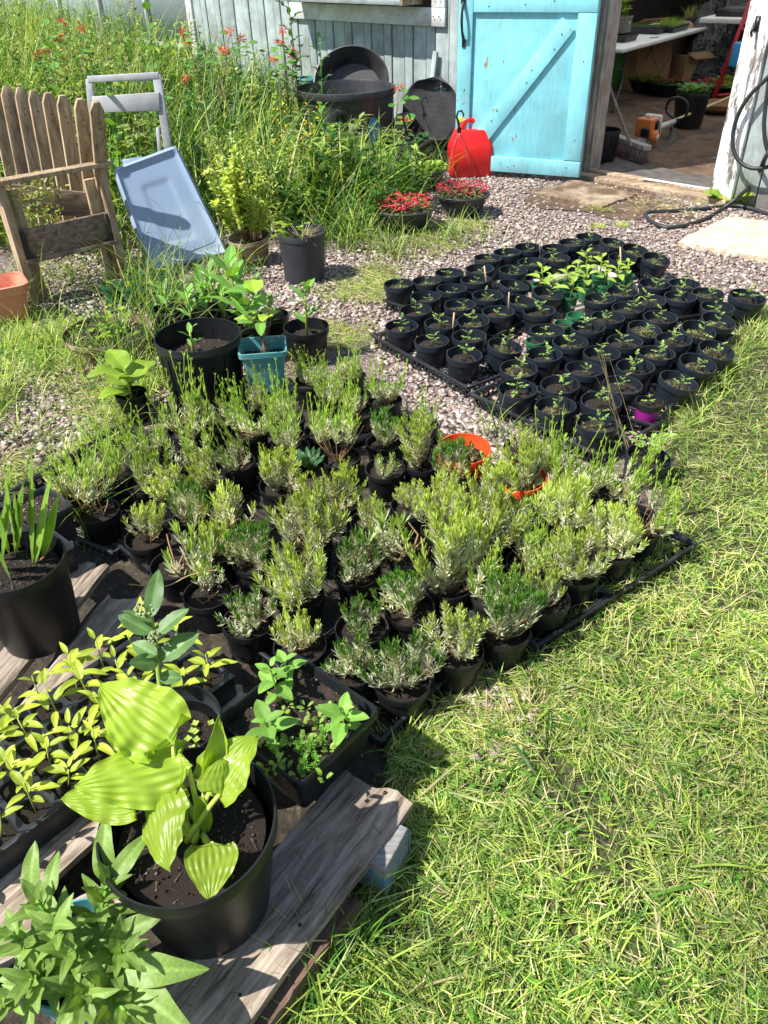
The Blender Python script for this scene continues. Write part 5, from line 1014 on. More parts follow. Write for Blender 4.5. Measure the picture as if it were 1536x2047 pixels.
for i in range(NA):
    for j in range(NB):
        a, b_ = i/(NA-1), j/(NB-1); r_ = .09; 
        ex, ey = max(0, r_-min(a, 1-a)), max(0, r_*.8-min(b_, 1-b_)); dd = math.hypot(ex/r_, ey/(r_*.8))
        if dd > 1: a = .5+(a-.5)*(1-(dd-1)*.10/max(.2, abs(a-.5)*2)*1); b_ = .5+(b_-.5)*(1-(dd-1)*.08)
        e = min(a, 1-a)*1., min(b_, 1-b_); m_ = min(e[0]*1.05, e[1]*1.35)
        z = .0+.010*sm(m_, 0, .02)-.016*sm(m_, .05, .075)-.006*(sm(a, .30, .32)*(1-sm(a, .68, .70)))*(sm(b_, .2, .22)*(1-sm(b_, .76, .78)))
        V.append(lidP(a, b_, z))
b = MB(); b.grid(V, NA, NB); V = np.array(V).reshape(NA, NB, 3)
per = [V[i, 0] for i in range(NA)]+[V[-1, j] for j in range(1, NB)]+[V[i, -1] for i in range(NA-2, -1, -1)]+[V[0, j] for j in range(NB-2, 0, -1)]; per = np.array(per); cen = per.mean(0); n_ = len(per); low = per-lnn*.022
b.add(np.concatenate([per, low]), [[k, (k+1) % n_, n_+(k+1) % n_, n_+k] for k in range(n_)]); po = P('lid_panel', b, M['blue'], lid, world=True, smooth=40); so_ = po.modifiers.new('solid', 'SOLIDIFY'); so_.thickness = .0025
for (a, b_) in ((.32, 1.0), (.75, .0)):
    bx = MB(); ctr = lidP(a, b_ + (.012 if b_ > .5 else -.012), -.012); bx.box(ctr, (.11, .03, .006), np.array([lu, lup, lnn])); P('latch_tab', bx, M['blue'], lid, world=True, bevel=.002)
# ------------------------------------------------------------------ grey folding stool / walker behind
sp0 = G(262, 150, .92); fr = T('grey_step_frame', 'dull grey plastic step stool frame standing in the weeds behind the bench', 'step stool', (sp0[0], sp0[1]+.1, 0), 0)
M['greyp'] = plain('dull_grey_plastic', (.30, .31, .32), (.42, .43, .44), 8, .6, .2)
def FP(px, py): return onplane(px, py, sp0, unit([.05, -1, .15]))
def rodpx(name, pts, r, mat='greyp', n=8): b = MB(); b.tube([FP(*p) for p in pts], r, n); return P(name, b, M[mat], fr, world=True, smooth=40)
def slabpx(name, pts, th, mat='greyp'):
    c_ = [FP(*p) for p in pts]; nn = unit(np.cross(c_[1]-c_[0], c_[2]-c_[0])); b = MB(); k = len(c_); V = [p+nn*th/2 for p in c_]+[p-nn*th/2 for p in c_]; b.add(V, [[0, 1, 2, 3], [7, 6, 5, 4]]+[[i, 4+i, 4+(i+1) % 4, (i+1) % 4] for i in range(4)]); return P(name, b, M[mat], fr, world=True, bevel=.004)
slabpx('top_bar', [(175, 152), (318, 144), (320, 158), (178, 166)], .035); slabpx('side_bar', [(305, 150), (322, 148), (345, 300), (330, 300)], .03); slabpx('side_bar', [(172, 158), (186, 158), (192, 225), (178, 225)], .03)
slabpx('step', [(186, 193), (320, 184), (322, 222), (190, 226)], .05); slabpx('rear_leg', [(312, 255), (319, 255), (326, 320), (318, 320)], .02); rodpx('hand_grip', [(240, 152), (262, 156), (285, 158), (305, 154)], .014)
# ------------------------------------------------------------------ black tubs behind
tb = G(690, 290, .0); tub = T('composter', 'round black plastic composter body with a blue label behind the weeds', 'composter', (G(690, 172, .56)[0], G(690, 172, .56)[1], 0), 0)
M['dblack'] = plain('weathered_black_plastic', (.018, .018, .020), (.035, .035, .038), 6, .38, .2, .002, 30, c3=(.06, .058, .055), s3=4, t3=(.5, .75))
b = MB(); b.lathe([(.36, 0), (.395, .50), (.412, .505), (.416, .53), (.410, .555), (.398, .558), (.390, .54), (.35, .02)], 64); P('body', b, M['dblack'], tub, smooth=35)
tow = unit(np.array([-tub.location.x, -tub.location.y, 0])); sd = np.array([-tow[1], tow[0], 0])
if sd[0] < 0: sd = -sd
for k in range(5):
    a = -.10+(k-2)*.045; d = tow*math.cos(a)+sd*math.sin(a); b = MB(); b.box(np.array(tub.location)*[1, 1, 0]+d*.388+ZZ*.42, (.012, .006, .095), np.array([[-d[1], d[0], 0], d, ZZ])); P('slot', b, M['iron'], tub, world=True)
M['lab_b'] = plain('label_blue', (.02, .22, .42), (.03, .28, .50), 12, .4, 0); M['lab_w'] = plain('label_white', (.55, .62, .58), (.65, .72, .68), 12, .5, 0)
ctr_a = .42
def onshell(a, z, r=None): rr = (.36+.035*z/.50) if r is None else r; d = tow*math.cos(a)+sd*math.sin(a); return np.array([tub.location.x, tub.location.y, 0])+d*(rr+.003)+ZZ*z
b = MB(); ns = 20; V = [onshell(ctr_a+.16, .27)]+[onshell(ctr_a+.16+.14*math.cos(t_), .27+.11*math.sin(t_)) for t_ in np.linspace(0, 6.283, ns, endpoint=False)]; b.add(V, t=[[0, 1+k, 1+(k+1) % ns] for k in range(ns)]); P('label_globe', b, M['lab_b'], tub, world=True)
fc = bpy.data.curves.new('label_text', 'FONT'); fc.body = 'EARTH MACHINE'; fc.size = .072; fc.align_x = 'CENTER'; fc.extrude = .0006
to = bpy.data.objects.new('label_text', fc); COL.objects.link(to); dg = bpy.context.evaluated_depsgraph_get(); tm = bpy.data.meshes.new_from_object(to.evaluated_get(dg)); bpy.data.objects.remove(to)
for v in tm.vertices:      # upside down, wrapped on the curved wall
    p_ = onshell(ctr_a-v.co.x/.385, .265-v.co.y+.02); v.co = Vector(p_)+Vector(tow)*(.004+v.co.z)
tm.materials.append(M['lab_w']); o = P('label_text', tm, None, tub, world=True)
b = MB(); pr = [onshell(ctr_a+dx, z_) for dx, z_ in ((-.28, .29), (-.29, .24), (-.28, .19), (-.24, .17))]; b.tube(pr, .004, 5); pr = [onshell(ctr_a+dx, z_) for dx, z_ in ((-.28, .29), (-.25, .305), (0, .305))]; b.tube(pr, .004, 5); P('label_border', b, M['lab_w'], tub, world=True)
# second tub tipped on edge inside it
c2 = G(703, 160, .56)+np.array([.0, .02, -.02]); o = T('black_tub', 'wide black plastic tub tipped on edge inside the composter', 'tub', c2, rot=(rad(58), 0, rad(-6)))
b = MB(); b.lathe([(0, -.18), (.22, -.18), (.26, .0), (.285, .03), (.29, .05), (.28, .052), (.255, .0), (.21, -.165), (0, -.165)], 56, (0, 0, 0)); P('tub', b, M['dblack'], o, smooth=35, scale=(1.12, 1.0, .7))
# green stacked rings left of it and a coil of black pipe
c3_ = G(622, 165, .42); o = T('green_pot_stack', 'stack of dark green and teal plastic pots left of the black composter', 'pot stack', (c3_[0], c3_[1], 0), 0)
for k in range(4): b = MB(); b.lathe([(.12, .28+.03*k), (.14, .36+.03*k), (.145, .365+.03*k), (.142, .38+.03*k), (.13, .375+.03*k), (.1, .3)], 36); P('pot', b, M['green' if k < 3 else 'teal'], o, smooth=35)
b = MB(); b.lathe([(.11, 0), (.125, .30)], 24); P('lower_pot', b, M['black'], o, smooth=35)
c4 = G(497, 235, .22); o = T('black_hoop', 'coiled black pipe hoop half buried in the tall grass', 'pipe coil', c4, rot=(rad(70), 0, rad(15))); b = MB()
for k in range(3): b.tube([[.2*math.cos(t_), .2*math.sin(t_), k*.02] for t_ in np.linspace(0, 6.283, 40)], .012, 6, cap=False)
P('coil', b, M['dblack'], o, smooth=True)
# tyre-like dark tub side (long curved black trough)
c5 = G(680, 290, .12); o = T('black_trough', 'curved weathered black rubber trough lying on its side below the composter', 'trough', c5, rot=(rad(55), rad(25), rad(-50)))
b = MB(); b.lathe([(0, -.10), (.22, -.10), (.27, .02), (.285, .03), (.29, .055), (.27, .06), (.25, .03), (.20, -.08), (0, -.08)], 48); P('shell', b, M['dblack'], o, smooth=35, scale=(1.4, .8, 1))
# ------------------------------------------------------------------ perforated black seat
s0 = G(870, 305, .02); st = T('bucket_chair', 'black perforated plastic bucket seat shell between the siding and the red can', 'seat', (s0[0], s0[1], 0), math.atan2(WN[1], WN[0])+math.pi/2)
M['seat'] = plain('glossy_black_seat', (.035, .035, .038), (.05, .05, .053), 10, .28, .1, .001, 50)
V = []; nu, nv = 25, 25
for i in range(nu):
    t_ = i/(nu-1)
    for j in range(nv):
        s_ = j/(nv-1)*2-1
        if t_ < .45: y, z = -.40+t_/.45*.36, .10-.02*math.sin(t_/.45*3.14)
        else: q = (t_-.45)/.55; y, z = -.04+.10*q, .10+q*.44
        kk = min(1, (t_-.45)/.12) if t_ > .45 else 0
        wd = .26*(1 if t_ < .75 else math.sqrt(max(0.0, 1-((t_-.75)/.25)**2.2))*.98+.02); V.append([s_*wd*1.18, y-.09*s_*s_*max(kk, 0), (z+.10*s_*s_*(1-kk))*1.1])
b = MB(); b.grid(V, nu, nv); po = P('shell', b, M['seat'], st, smooth=True); m_ = po.modifiers.new('s', 'SOLIDIFY'); m_.thickness = .004
V = np.array(V).reshape(nu, nv, 3); hb = MB()
M['hole'] = plain('see_through_hole', (.35, .40, .40), (.42, .47, .47), 10, .8, 0)
for i in range(12, nu-2):
    for j in range(3, nv-3, 2):
        jj = j+(i % 2); c_ = V[i, jj]; nn = unit(np.cross(V[i+1, jj]-V[i-1, jj], V[i, jj+1]-V[i, jj-1])); nn = nn if nn[1] < 0 else -nn; hb.box(c_+nn*.0045, (.006, .006, .001), np.array([unit(np.cross(nn, ZZ)), np.cross(nn, unit(np.cross(nn, ZZ))), nn]))
stuff(P('perforations', hb, M['iron'], st))
hb = MB()
for k in range(7): 
    jj = 7+k*1; c_ = V[22, min(jj+3, nv-2)]; hb.box(c_+np.array([0, -.005, -.01*abs(k-3)*.5]), (.010, .001, .010))
P('rim_holes', hb, M['hole'], st)
# ------------------------------------------------------------------ red fuel can
gc = (G(895, 352)+G(985, 355))/2; ga = math.atan2(DU[1], DU[0])+math.pi+rad(28); can = T('red_fuel_can', 'bright red plastic fuel can with yellow cap standing by the aqua door', 'fuel can', (gc[0], gc[1]+.06, 0), ga)
w_, d_, h_ = .165, .115, .335
S_ = [rrect(.001, .001, .0004, .0), rrect(w_-.02, d_-.02, .03, 0), rrect(w_, d_, .035, .02), rrect(w_, d_, .035, .20), rrect(w_-.008, d_-.004, .035, .235), rrect(w_-.05, d_-.025, .03, .325), rrect(w_-.06, d_-.035, .03, h_), rrect(.001, .001, .0004, h_)]
P('body', rbox(S_), M['red'], can, smooth=50)
b = MB(); b.tube([[-.085, 0, .24], [-.082, 0, .33], [-.055, 0, .385], [-.01, 0, .40], [.035, 0, .385], [.06, 0, .33]], [.024, .024, .023, .022, .023, .026], 14); P('handle', b, M['red'], can, smooth=True)
b = MB(); b.lathe([(0, .03), (.018, .03), (.020, .026), (.020, 0)], 16); P('yellow_cap', b, M['yellow'], can, loc=(-.075, -.0, .385), rot=(0, -.6, 0), smooth=35)
b = MB(); b.lathe([(0, .045), (.024, .042), (.030, .03), (.030, 0)], 18); P('black_cap', b, M['black'], can, loc=(.075, .02, .345), rot=(0, .4, 0), smooth=35)
M['redtext'] = plain('embossed_red', (.50, .008, .008), None, 5, .4, 0)
for (txt, z_, s_) in (('GASOLINE', .215, .026), ('ESSENCE', .185, .026), ('DANGER', .155, .022)):
    fc = bpy.data.curves.new('t', 'FONT'); fc.body = txt; fc.size = s_; fc.align_x = 'CENTER'; fc.extrude = .0008; to = bpy.data.objects.new('t', fc); COL.objects.link(to); tm = bpy.data.meshes.new_from_object(to.evaluated_get(bpy.context.evaluated_depsgraph_get())); bpy.data.objects.remove(to); tm.materials.append(M['redtext'])
    o = P('embossed_text', tm, None, can, loc=(w_+.0006, 0, z_), rot=(rad(90), 0, rad(90)))
# ------------------------------------------------------------------ hanging baskets on the ground
def basket(label, px, py, r, flower, hookh=.34, zb=.0, lean=(0, 0), seed=0, mat='greypot', dens=1., name='hanging_basket', group='hanging baskets', hook=True):
    rs = np.random.RandomState(seed); h = .15; p = G(px, py, zb+h); o = T(name, label, 'hanging basket', (p[0], p[1], zb), 0, group)
    b = MB(); b.lathe([(0, 0), (r*.55, 0), (r*.80, .06), (r*.93, h-.02), (r*1.03, h-.018), (r*1.05, h-.004), (r*1.02, h), (r*.93, h-.004), (r*.88, h-.03), (r*.5, .02), (0, .02)], 44); P('bowl', b, M[mat], o, smooth=35); put('soil', SOIL[1], M['soil'], o, h-.03, 0, r*.88)
    b = MB(); n = int(260*dens); a = rs.rand(n)*6.28; q = np.sqrt(rs.rand(n))*r*.95; B = np.stack([q*np.cos(a), q*np.sin(a), h-.02+rs.rand(n)*.06*(1-.5*q/r)], 1); D = np.stack([np.cos(a)+rs.normal(0, .6, n), np.sin(a)+rs.normal(0, .6, n), rs.uniform(0, .9, n)], 1)
    c = GR['bright'] if flower == 'green' else (np.array([.28, .36, .08]) if flower == 'red' else GR['mid']*1.2); L = rs.uniform(.018, .032, n)*(1.7 if flower == 'green' else 1); b.leaves(B, D, [0, 0, 1], L, L*(.95 if flower == 'green' else .55), .2, 3, 'ovate', fold=.2, col=c*rs.uniform(.5, 1.25, (n, 1))); P('foliage', b, M['leaf'], o)
    if flower != 'green':
        b = MB(); n = int((120 if flower == 'red' else 60)*dens); a = rs.rand(n)*6.28; q = np.sqrt(rs.rand(n))*r*1.0; B = np.stack([q*np.cos(a), q*np.sin(a), h+.02+rs.rand(n)*.045*(1-.5*q/r)], 1); B = np.repeat(B, 3, 0); D = rs.normal(size=(n*3, 3)); D[:, 2] = np.abs(D[:, 2])*.5; c = np.array([[.75, .03, .05], [.80, .12, .16], [.62, .02, .10]])[rs.randint(0, 3, n*3)]; b.leaves(B, D, [0, 0, 1], rs.uniform(.018, .034, n*3), .012, .1, 2, 'ovate', fold=.4, col=c); P('flowers', b, M['petal'], o)
    if hook:
        b = MB(); hx_, hy_ = lean; tp = np.array([hx_, hy_, hookh+h]); 
        for k in range(4): a = k*1.57+.5; e = np.array([r*math.cos(a), r*math.sin(a), h]); m1 = e*.5+tp*.5+np.array([math.cos(a), math.sin(a), 0])*.012; b.tube([e, m1, tp], .0022, 4)
        P('hanger_wires', b, M['iron'], o); b = MB(); b.box(tp+ZZ*.01, (.028, .006, .03)); b.tube([tp+[0, 0, .02], tp+[-.008, 0, .06], tp+[-.02, 0, .09], tp+[-.01, 0, .118], tp+[.012, 0, .122], tp+[.024, 0, .10], tp+[.022, 0, .085]], [.008, .008, .007, .006, .006, .005, .004], 8); P('hook', b, M['iron'], o, smooth=40)
    return o
basket('round basket packed with red fuchsia flowers nearest the viewer in the grass', 808, 412, .190, 'red', .40, seed=1, lean=(.02, .05))
basket('basket of red and pink fuchsia with a black hook in front of the red can', 925, 385, .175, 'red', .36, seed=2, dens=.9, lean=(-.03, .04))
basket('basket of plain green leaves with black wires before the perforated seat', 848, 335, .165, 'green', .34, seed=3, lean=(0, 0))
# ------------------------------------------------------------------ hose
M['hose'] = plain('black_rubber_hose', (.012, .014, .016), (.022, .025, .028), 6, .5, .2, .001, 60)
def wpx(px, py, n): return onplane(px, py, WP(0, 0, n), WN)
from mathutils.geometry import interpolate_bezier
def smooth(pts, k=6):
    pts = [Vector(p) for p in pts]; out = []
    for i in range(len(pts)-1):
        p0, p1 = pts[i], pts[i+1]; t0 = (pts[i+1]-pts[max(0, i-1)])/6; t1 = (pts[min(len(pts)-1, i+2)]-pts[i])/6; s_ = interpolate_bezier(p0, p0+t0, p1-t1, p1, k+1); out += s_[:-1]
    return [tuple(p) for p in out+[pts[-1]]]
b = MB()
lp = [wpx(*p) for p in ((1560, 130, .07), (1530, 160, .07), (1500, 190, .08), (1478, 225, .08), (1466, 265, .09), (1468, 305, .10), (1485, 328, .10), (1510, 337, .10), (1540, 332, .10), (1570, 315, .09), (1590, 280, .08), (1595, 200, .07), (1570, 130, .06))]; b.tube(smooth(lp), .0125, 10)
lp = [wpx(*p) for p in ((1560, 90, .05), (1540, 150, .06), (1530, 220, .07), (1528, 260, .08), (1535, 300, .08), (1560, 330, .08), (1600, 300, .08))]; b.tube(smooth(lp), .0125, 10)
gh_ = [wpx(1545, 290, .12), wpx(1528, 320, .14), G(1510, 360, .14), G(1478, 392, .10), G(1440, 420, .02), G(1400, 442, .014), G(1345, 455, .014), G(1310, 448, .014), G(1292, 432, .014), G(1300, 424, .014), G(1350, 422, .014), G(1420, 416, .014), G(1480, 412, .014), G(1560, 435, .014), G(1640, 450, .014)]; b.tube(smooth(gh_), .0135, 10)
ho_ = tag(P('garden_hose', b, M['hose'], smooth=True), 'black rubber hose coiled on the right wall and trailing across the gravel', 'hose')
# ------------------------------------------------------------------ things inside the shed
o = T('folding_table', 'long white folding table with grey metal legs inside the doorway', 'table', G(1300, 190, 0), 0)
t0_ = G(1246, 98, .60); t1_ = G(1425, 51, .60); tu = unit(t1_-t0_); tv = np.array([-tu[1], tu[0], 0]); 
M['tabletop'] = plain('white_table_plastic', (.60, .60, .58), (.70, .70, .68), 6, .5, .2, .001, 60)
b = MB(); TAX = np.array([tu, tv, ZZ]); TL = 2.75; b.box(t0_+tu*TL/2+tv*.38-ZZ*.02, (TL, .76, .04), TAX); P('tabletop', b, M['tabletop'], o, world=True, bevel=.012)
M['legmetal'] = plain('dark_grey_leg_metal', (.05, .055, .06), (.08, .085, .09), 6, .4, .1, metal=.5)
for s_ in (.28, TL-.28):
    for v_, sg in ((.08, -1), (.68, 1)):
        b = MB(); base = t0_+tu*s_+tv*v_; base[2] = 0; b.tube(smooth([base+ZZ*.57, base+ZZ*.30, base+ZZ*.22+tu*-.03*(1 if s_ < 1 else -1), base+ZZ*.0-tu*.14*(1 if s_ < 1 else -1)], 4), .014, 8); P('leg', b, M['legmetal'], o, world=True, smooth=True)
    b = MB(); base = t0_+tu*s_; base[2] = 0; b.tube([base+tv*.08+ZZ*.13-tu*.07*(1 if s_ < 1 else -1), base+tv*.68+ZZ*.13-tu*.07*(1 if s_ < 1 else -1)], .012, 8); b.tube([base+tv*.08+ZZ*.40, base+tv*.38+ZZ*.33, base+tv*.68+ZZ*.40], .010, 8); P('crossbar', b, M['legmetal'], o, world=True, smooth=True)
TZ = .60
def ontable(s, v): return G(s, v, TZ)
def plantbox(label, s, v, lx, ly, h, mat, gh_, col, n=300, name='seedling_tray', zb=TZ+.002, lw=.004):
    p = ontable(s, v); q = T(name, label, 'tray', (p[0], p[1], zb), math.atan2(tu[1], tu[0])); P('tray', taper_pot(lx/2, ly/2, h, .9, .01, .005), M[mat], q); sqsoil(lx*.44, ly*.44, h-.012, q, 5, 20)
    b = MB(); B = np.stack([NR.uniform(-lx*.45, lx*.45, n), NR.uniform(-ly*.45, ly*.45, n), np.full(n, h-.01)], 1); D = NR.normal(0, .35, (n, 3)); D[:, 2] = 1; b.leaves(B, D, NR.normal(size=(n, 3)), NR.uniform(.5, 1.1, n)*gh_, lw, .2, 3, 'blade', col=col*NR.uniform(.7, 1.2, (n, 1))); P('seedlings', b, M['grass'], q); return q
M['khaki'] = plain('khaki_square_pot', (.14, .15, .11), (.18, .19, .14), 6, .5, .1)
plantbox('shallow black tray on the table holding the khaki square pot', 1236, 82, .34, .30, .06, 'tray', .01, GR['mid'], 10)
q = plantbox('khaki square pot of broad green leaves at the near table corner', 1236, 80, .21, .19, .15, 'khaki', .10, GR['mid'], 20, name='square_pot', zb=TZ+.065)
for k in range(18): a = R.uniform(0, 6.28); P('leaf', R.choice(ML2), M['leaf'], q, mtx=frame([R.uniform(-.06, .06), R.uniform(-.06, .06), .16+R.uniform(0, .14)], [math.cos(a), math.sin(a), .8], [0, 0, 1], R.uniform(.08, .13)))
b = MB(); b.box((0, -.0955, .09), (.035, .001, .028)); P('white_sticker', b, M['white'], q)
plantbox('dark seed tray beside the khaki pot on the table', 1284, 66, .26, .50, .07, 'tray', .05, GR['mid'], 200)
plantbox('narrow seed tray of young shoots in the middle of the table', 1340, 62, .5, .26, .06, 'tray', .10, GR['bright']*.9, 320)
plantbox('seed tray of grassy shoots toward the far end of the table', 1400, 46, .52, .30, .07, 'tray', .15, np.array([.40, .42, .12]), 500)
b = MB(); p = ontable(1308, 76); tag(P('blue_tool', b.box((0, 0, 0), (.12, .014, .008)), M['lab_b'], loc=(p[0], p[1], TZ+.006), rot=(0, 0, .4), bevel=.002), 'small blue handled tool lying on the white table', 'tool')
for k, (px, py, r, fl, lab) in enumerate(((1293, 157, .20, 'green', 'leftmost basket of pale leaves on the shed floor'), (1335, 164, .20, 'mix', 'second basket from the left under the table'), (1418, 170, .20, 'mix', 'basket of pink-red begonias behind the tall black pot'), (1456, 161, .18, 'green', 'basket of green leaves beside the open cardboard box'), (1478, 172, .16, 'green', 'rightmost basket behind the white jamb'))):
    basket(lab, px, py, r, fl, .28, seed=20+k, mat='black', dens=.8, group='baskets on the shed floor', hook=(k < 3))
q = midpot('tall black ribbed pot of green and pink begonias on the shed floor', 1387, 181, .155, .32, 'black', 14, .12, name='begonia_pot', cat='potted plant')
b = MB(); n = 160; a = NR.rand(n)*6.28; qq = np.sqrt(NR.rand(n))*.14; b.leaves(np.stack([qq*np.cos(a), qq*np.sin(a), .30+NR.rand(n)*.07], 1), np.stack([np.cos(a), np.sin(a), NR.rand(n)], 1), [0, 0, 1], .045, .035, .2, 3, 'ovate', col=GR['mid']*NR.uniform(.8, 1.6, (n, 1))); P('foliage', b, M['leaf'], q)
q = midpot('empty black ribbed pot against the left jamb inside the doorway', 1212, 258, .115, .26, 'black', 14, .09, name='ribbed_pot', cat='pot', soil=.2)
b = MB(); b.box((-.02, .05, .27), (.02, .01, .14)); b.box((.03, .06, .26), (.02, .01, .12)); P('grey_stakes', b, M['greyp'], q)
p = G(1440, 205, .10); q = T('terracotta_bowl', 'wide mossy terracotta bowl on the shed floor beside the pole', 'bowl', (p[0], p[1], 0)); b = MB(); b.lathe([(.12, 0), (.22, .05), (.23, .06), (.235, .10), (.22, .10), (.12, .12), (0, .13)], 36); P('bowl', b, plain('mossy_terracotta', (.20, .07, .03), (.10, .09, .03), 9, .9, .3), q, smooth=35)
# broom
h0 = G(1197, 125, .95); h1 = G(1262, 292, .14); hd = G(1258, 310, .07)
br = T('push_broom', 'worn wooden push broom leaning inside the left jamb of the doorway', 'broom', (hd[0], hd[1], 0)); h0 = hd+np.array([-.30, .25, 1.0])
h0 = onplane(1205, 138, hd, unit([.0, -1, .25])); b = MB(); b.tube([h0+(h0-h1)*.3, h0, h1], .0125, 10); P('handle', b, M['rawwood'], br, world=True, smooth=True)
l_, r_ = G(1232, 283, .10), G(1294, 305, .10); bu = unit(r_-l_); bv = np.array([-bu[1], bu[0], 0]); BL = np.linalg.norm(r_-l_); b = MB(); b.box((l_+r_)/2+ZZ*.03, (BL, .07, .04), np.array([bu, bv, ZZ])); P('broom_head', b, M['rawwood'], br, world=True, bevel=.004)
M['bristle'] = plain('broom_bristles', (.16, .10, .08), (.32, .22, .18), 60, .9, .2, attr=True); b = MB()
for i in range(26):
    for j in range(4): t_ = (i+.5)/26; a_ = l_+bu*BL*t_+bv*(-.028+.018*j)+ZZ*.012; e = a_-ZZ*.085+bu*(t_-.5)*.07-bv*.02+NR.normal(0, .006, 3)*[1, 1, 0]; b.tube([a_, e], [.006, .007], 4, col=NR.uniform(.6, 1.3))
P('bristles', b, M['bristle'], br, world=True)
# string trimmer
M['ora'] = plain('trimmer_orange', (.62, .16, .03), (.70, .20, .05), 8, .45, .1); M['tw'] = plain('trimmer_white', (.55, .53, .50), (.65, .63, .6), 8, .5, .1)
e0 = G(1292, 262, .13); tr_ = T('string_trimmer', 'orange and white string trimmer engine with long shaft lying inside the doorway', 'string trimmer', (e0[0], e0[1], 0)); s1 = G(1350, 240, .13); s2 = G(1462, 193, .20); dx_ = unit(s2-s1); ex = unit(dx_*[1, 1, 0]); ey = np.array([-ex[1], ex[0], 0]); EAX = np.array([ex, ey, ZZ])
b = MB(); b.tube([s1-dx_*.25, s1, s2], .0125, 10); P('shaft', b, M['stick'], tr_, world=True, smooth=True)
b = MB(); b.box(e0+ZZ*.03, (.13, .15, .15), EAX); P('engine_cover', b, M['ora'], tr_, world=True, bevel=.016)
b = MB(); b.box(e0+ex*.09+ZZ*.035, (.05, .16, .17), EAX); P('fan_housing', b, M['tw'], tr_, world=True, bevel=.015)
b = MB(); b.box(e0-ex*.02-ZZ*.075, (.10, .09, .06), EAX); P('fuel_tank', b, M['tw'], tr_, world=True, bevel=.02)
b = MB(); b.lathe([(0, .05), (.035, .05), (.05, .03), (.05, 0)], 20); P('starter', b, M['ora'], tr_, mtx=Matrix.Translation(-Vector(tr_.location)) @ frame(e0-ey*.078-ZZ*.03-ex*.02, ZZ, -ey), smooth=35)
b = MB(); b.lathe([(0, .055), (.022, .054), (.024, .05)], 16); P('starter_cap', b, M['tw'], tr_, mtx=Matrix.Translation(-Vector(tr_.location)) @ frame(e0-ey*.078-ZZ*.03-ex*.02, ZZ, -ey))
b = MB()
for k in range(7): b.box(e0-ey*.0765+ex*(.0+.009*k)+ZZ*.05, (.004, .003, .07), EAX)
P('cooling_fins', b, M['iron'], tr_, world=True)
b = MB(); b.box(e0+ex*.02+ZZ*.115, (.07, .05, .03), EAX); P('top_cap', b, M['tw'], tr_, world=True, bevel=.01)
b = MB(); b.box(e0-ex*.055+ZZ*.0-ey*.03, (.05, .08, .07), EAX); P('muffler_guard', b, M['iron'], tr_, world=True, bevel=.01)
b = MB(); b.tube([e0+ex*.05-ey*.09+ZZ*.07, e0+ex*.05-ey*.10-ZZ*.02], .004, 5); P('pull_cord', b, M['iron'], tr_, world=True)
b = MB(); b.tube([e0+ex*.12+ZZ*.02, e0+ex*.20+ZZ*.0, s1-ZZ*.01], [.03, .026, .02], 10); P('grip', b, M['tw'], tr_, world=True, smooth=True)
b = MB(); lp = [s1+ex*.02+ey*(.0)+ZZ*0, s1+ey*.10+ZZ*.06, s1+ey*.09+ZZ*.15, s1+ZZ*.18, s1-ey*.09+ZZ*.14, s1-ey*.09+ZZ*.03, s1-ZZ*.0]; b.tube(smooth(lp), .012, 8); P('loop_handle', b, M['iron'], tr_, world=True, smooth=True)
b = MB(); lp = [G(1262, 300, .03), G(1285, 308, .012), G(1320, 300, .012), G(1342, 278, .03), G(1345, 255, .09)]; lp = smooth(lp); V = []
for p_ in lp: V += [np.array(p_)-ey*.03, np.array(p_)+ey*.03]
b.grid(V, len(lp), 2); P('strap', b, M['black'], tr_, world=True)
# far items
M['card'] = plain('cardboard', (.30, .18, .09), (.38, .24, .13), 4, .85, .1); M['bin'] = plain('green_bin', (.04, .22, .04), (.06, .28, .06), 4, .5, .1); M['redm'] = plain('red_ladder_paint', (.45, .015, .02), None, 5, .45, 0); M['bag'] = plain('black_plastic_bag', (.015, .015, .017), (.04, .04, .045), 4, .3, 1., .06, 7)
def farbox(name, label, cat, px, py, sx, sy, sz, mat, rz=.6, zb=.0, taper=None, col=None):
    p = G(px, py, 0)*.78; q = T(name, label, cat, (p[0]*1.0, p[1]*1.0, zb), rz); q.location.x = p[0]; q.location.y = p[1]; return q, p
def atd(px, py, dist): d = ray(px, py); t_ = dist/math.hypot(d[0], d[1]); return CAM+d*t_
D1 = 10.9
p = atd(1223, 137, D1); q = T('green_bin', 'green plastic bin standing under the left end of the table', 'bin', (p[0], p[1], .0), .5); b = MB(); b.box((0, 0, .22), (.36, .36, .44), taper=1.12); P('body', b, M['bin'], q, bevel=.02); b = MB(); b.box((0, 0, .45), (.43, .43, .03)); P('rim', b, M['bin'], q, bevel=.01)
for (px, s_, hh_, dd, lab) in ((1283, .50, .55, D1, 'large brown cardboard box behind the table legs'), (1318, .40, .62, D1+.4, 'open flapped cardboard box behind the middle of the table'), (1374, .32, .34, D1+.2, 'small cardboard box beside the black plastic bag')):
    p = atd(px, 136, dd); q = T('cardboard_box', lab, 'box', (p[0], p[1], 0), .4); b = MB(); b.box((0, 0, hh_/2), (s_, s_*.8, hh_)); P('carton', b, M['card'], q, bevel=.004); b = MB(); b.box((0, -s_*.4-.08, hh_+.01), (s_, .16, .004), np.array([[1, 0, 0], [0, .94, .34], [0, -.34, .94]])); P('flap', b, M['card'], q); b = MB(); b.box((0, s_*.4+.08, hh_+.03), (s_, .16, .004), np.array([[1, 0, 0], [0, .94, -.34], [0, .34, .94]])); P('flap', b, M['card'], q)
p = atd(1425, 135, D1+.6); q = T('black_bag', 'big heap of crumpled black plastic sheeting at the back of the shed', 'plastic bag', (p[0], p[1], 0)); N = 30; V = []
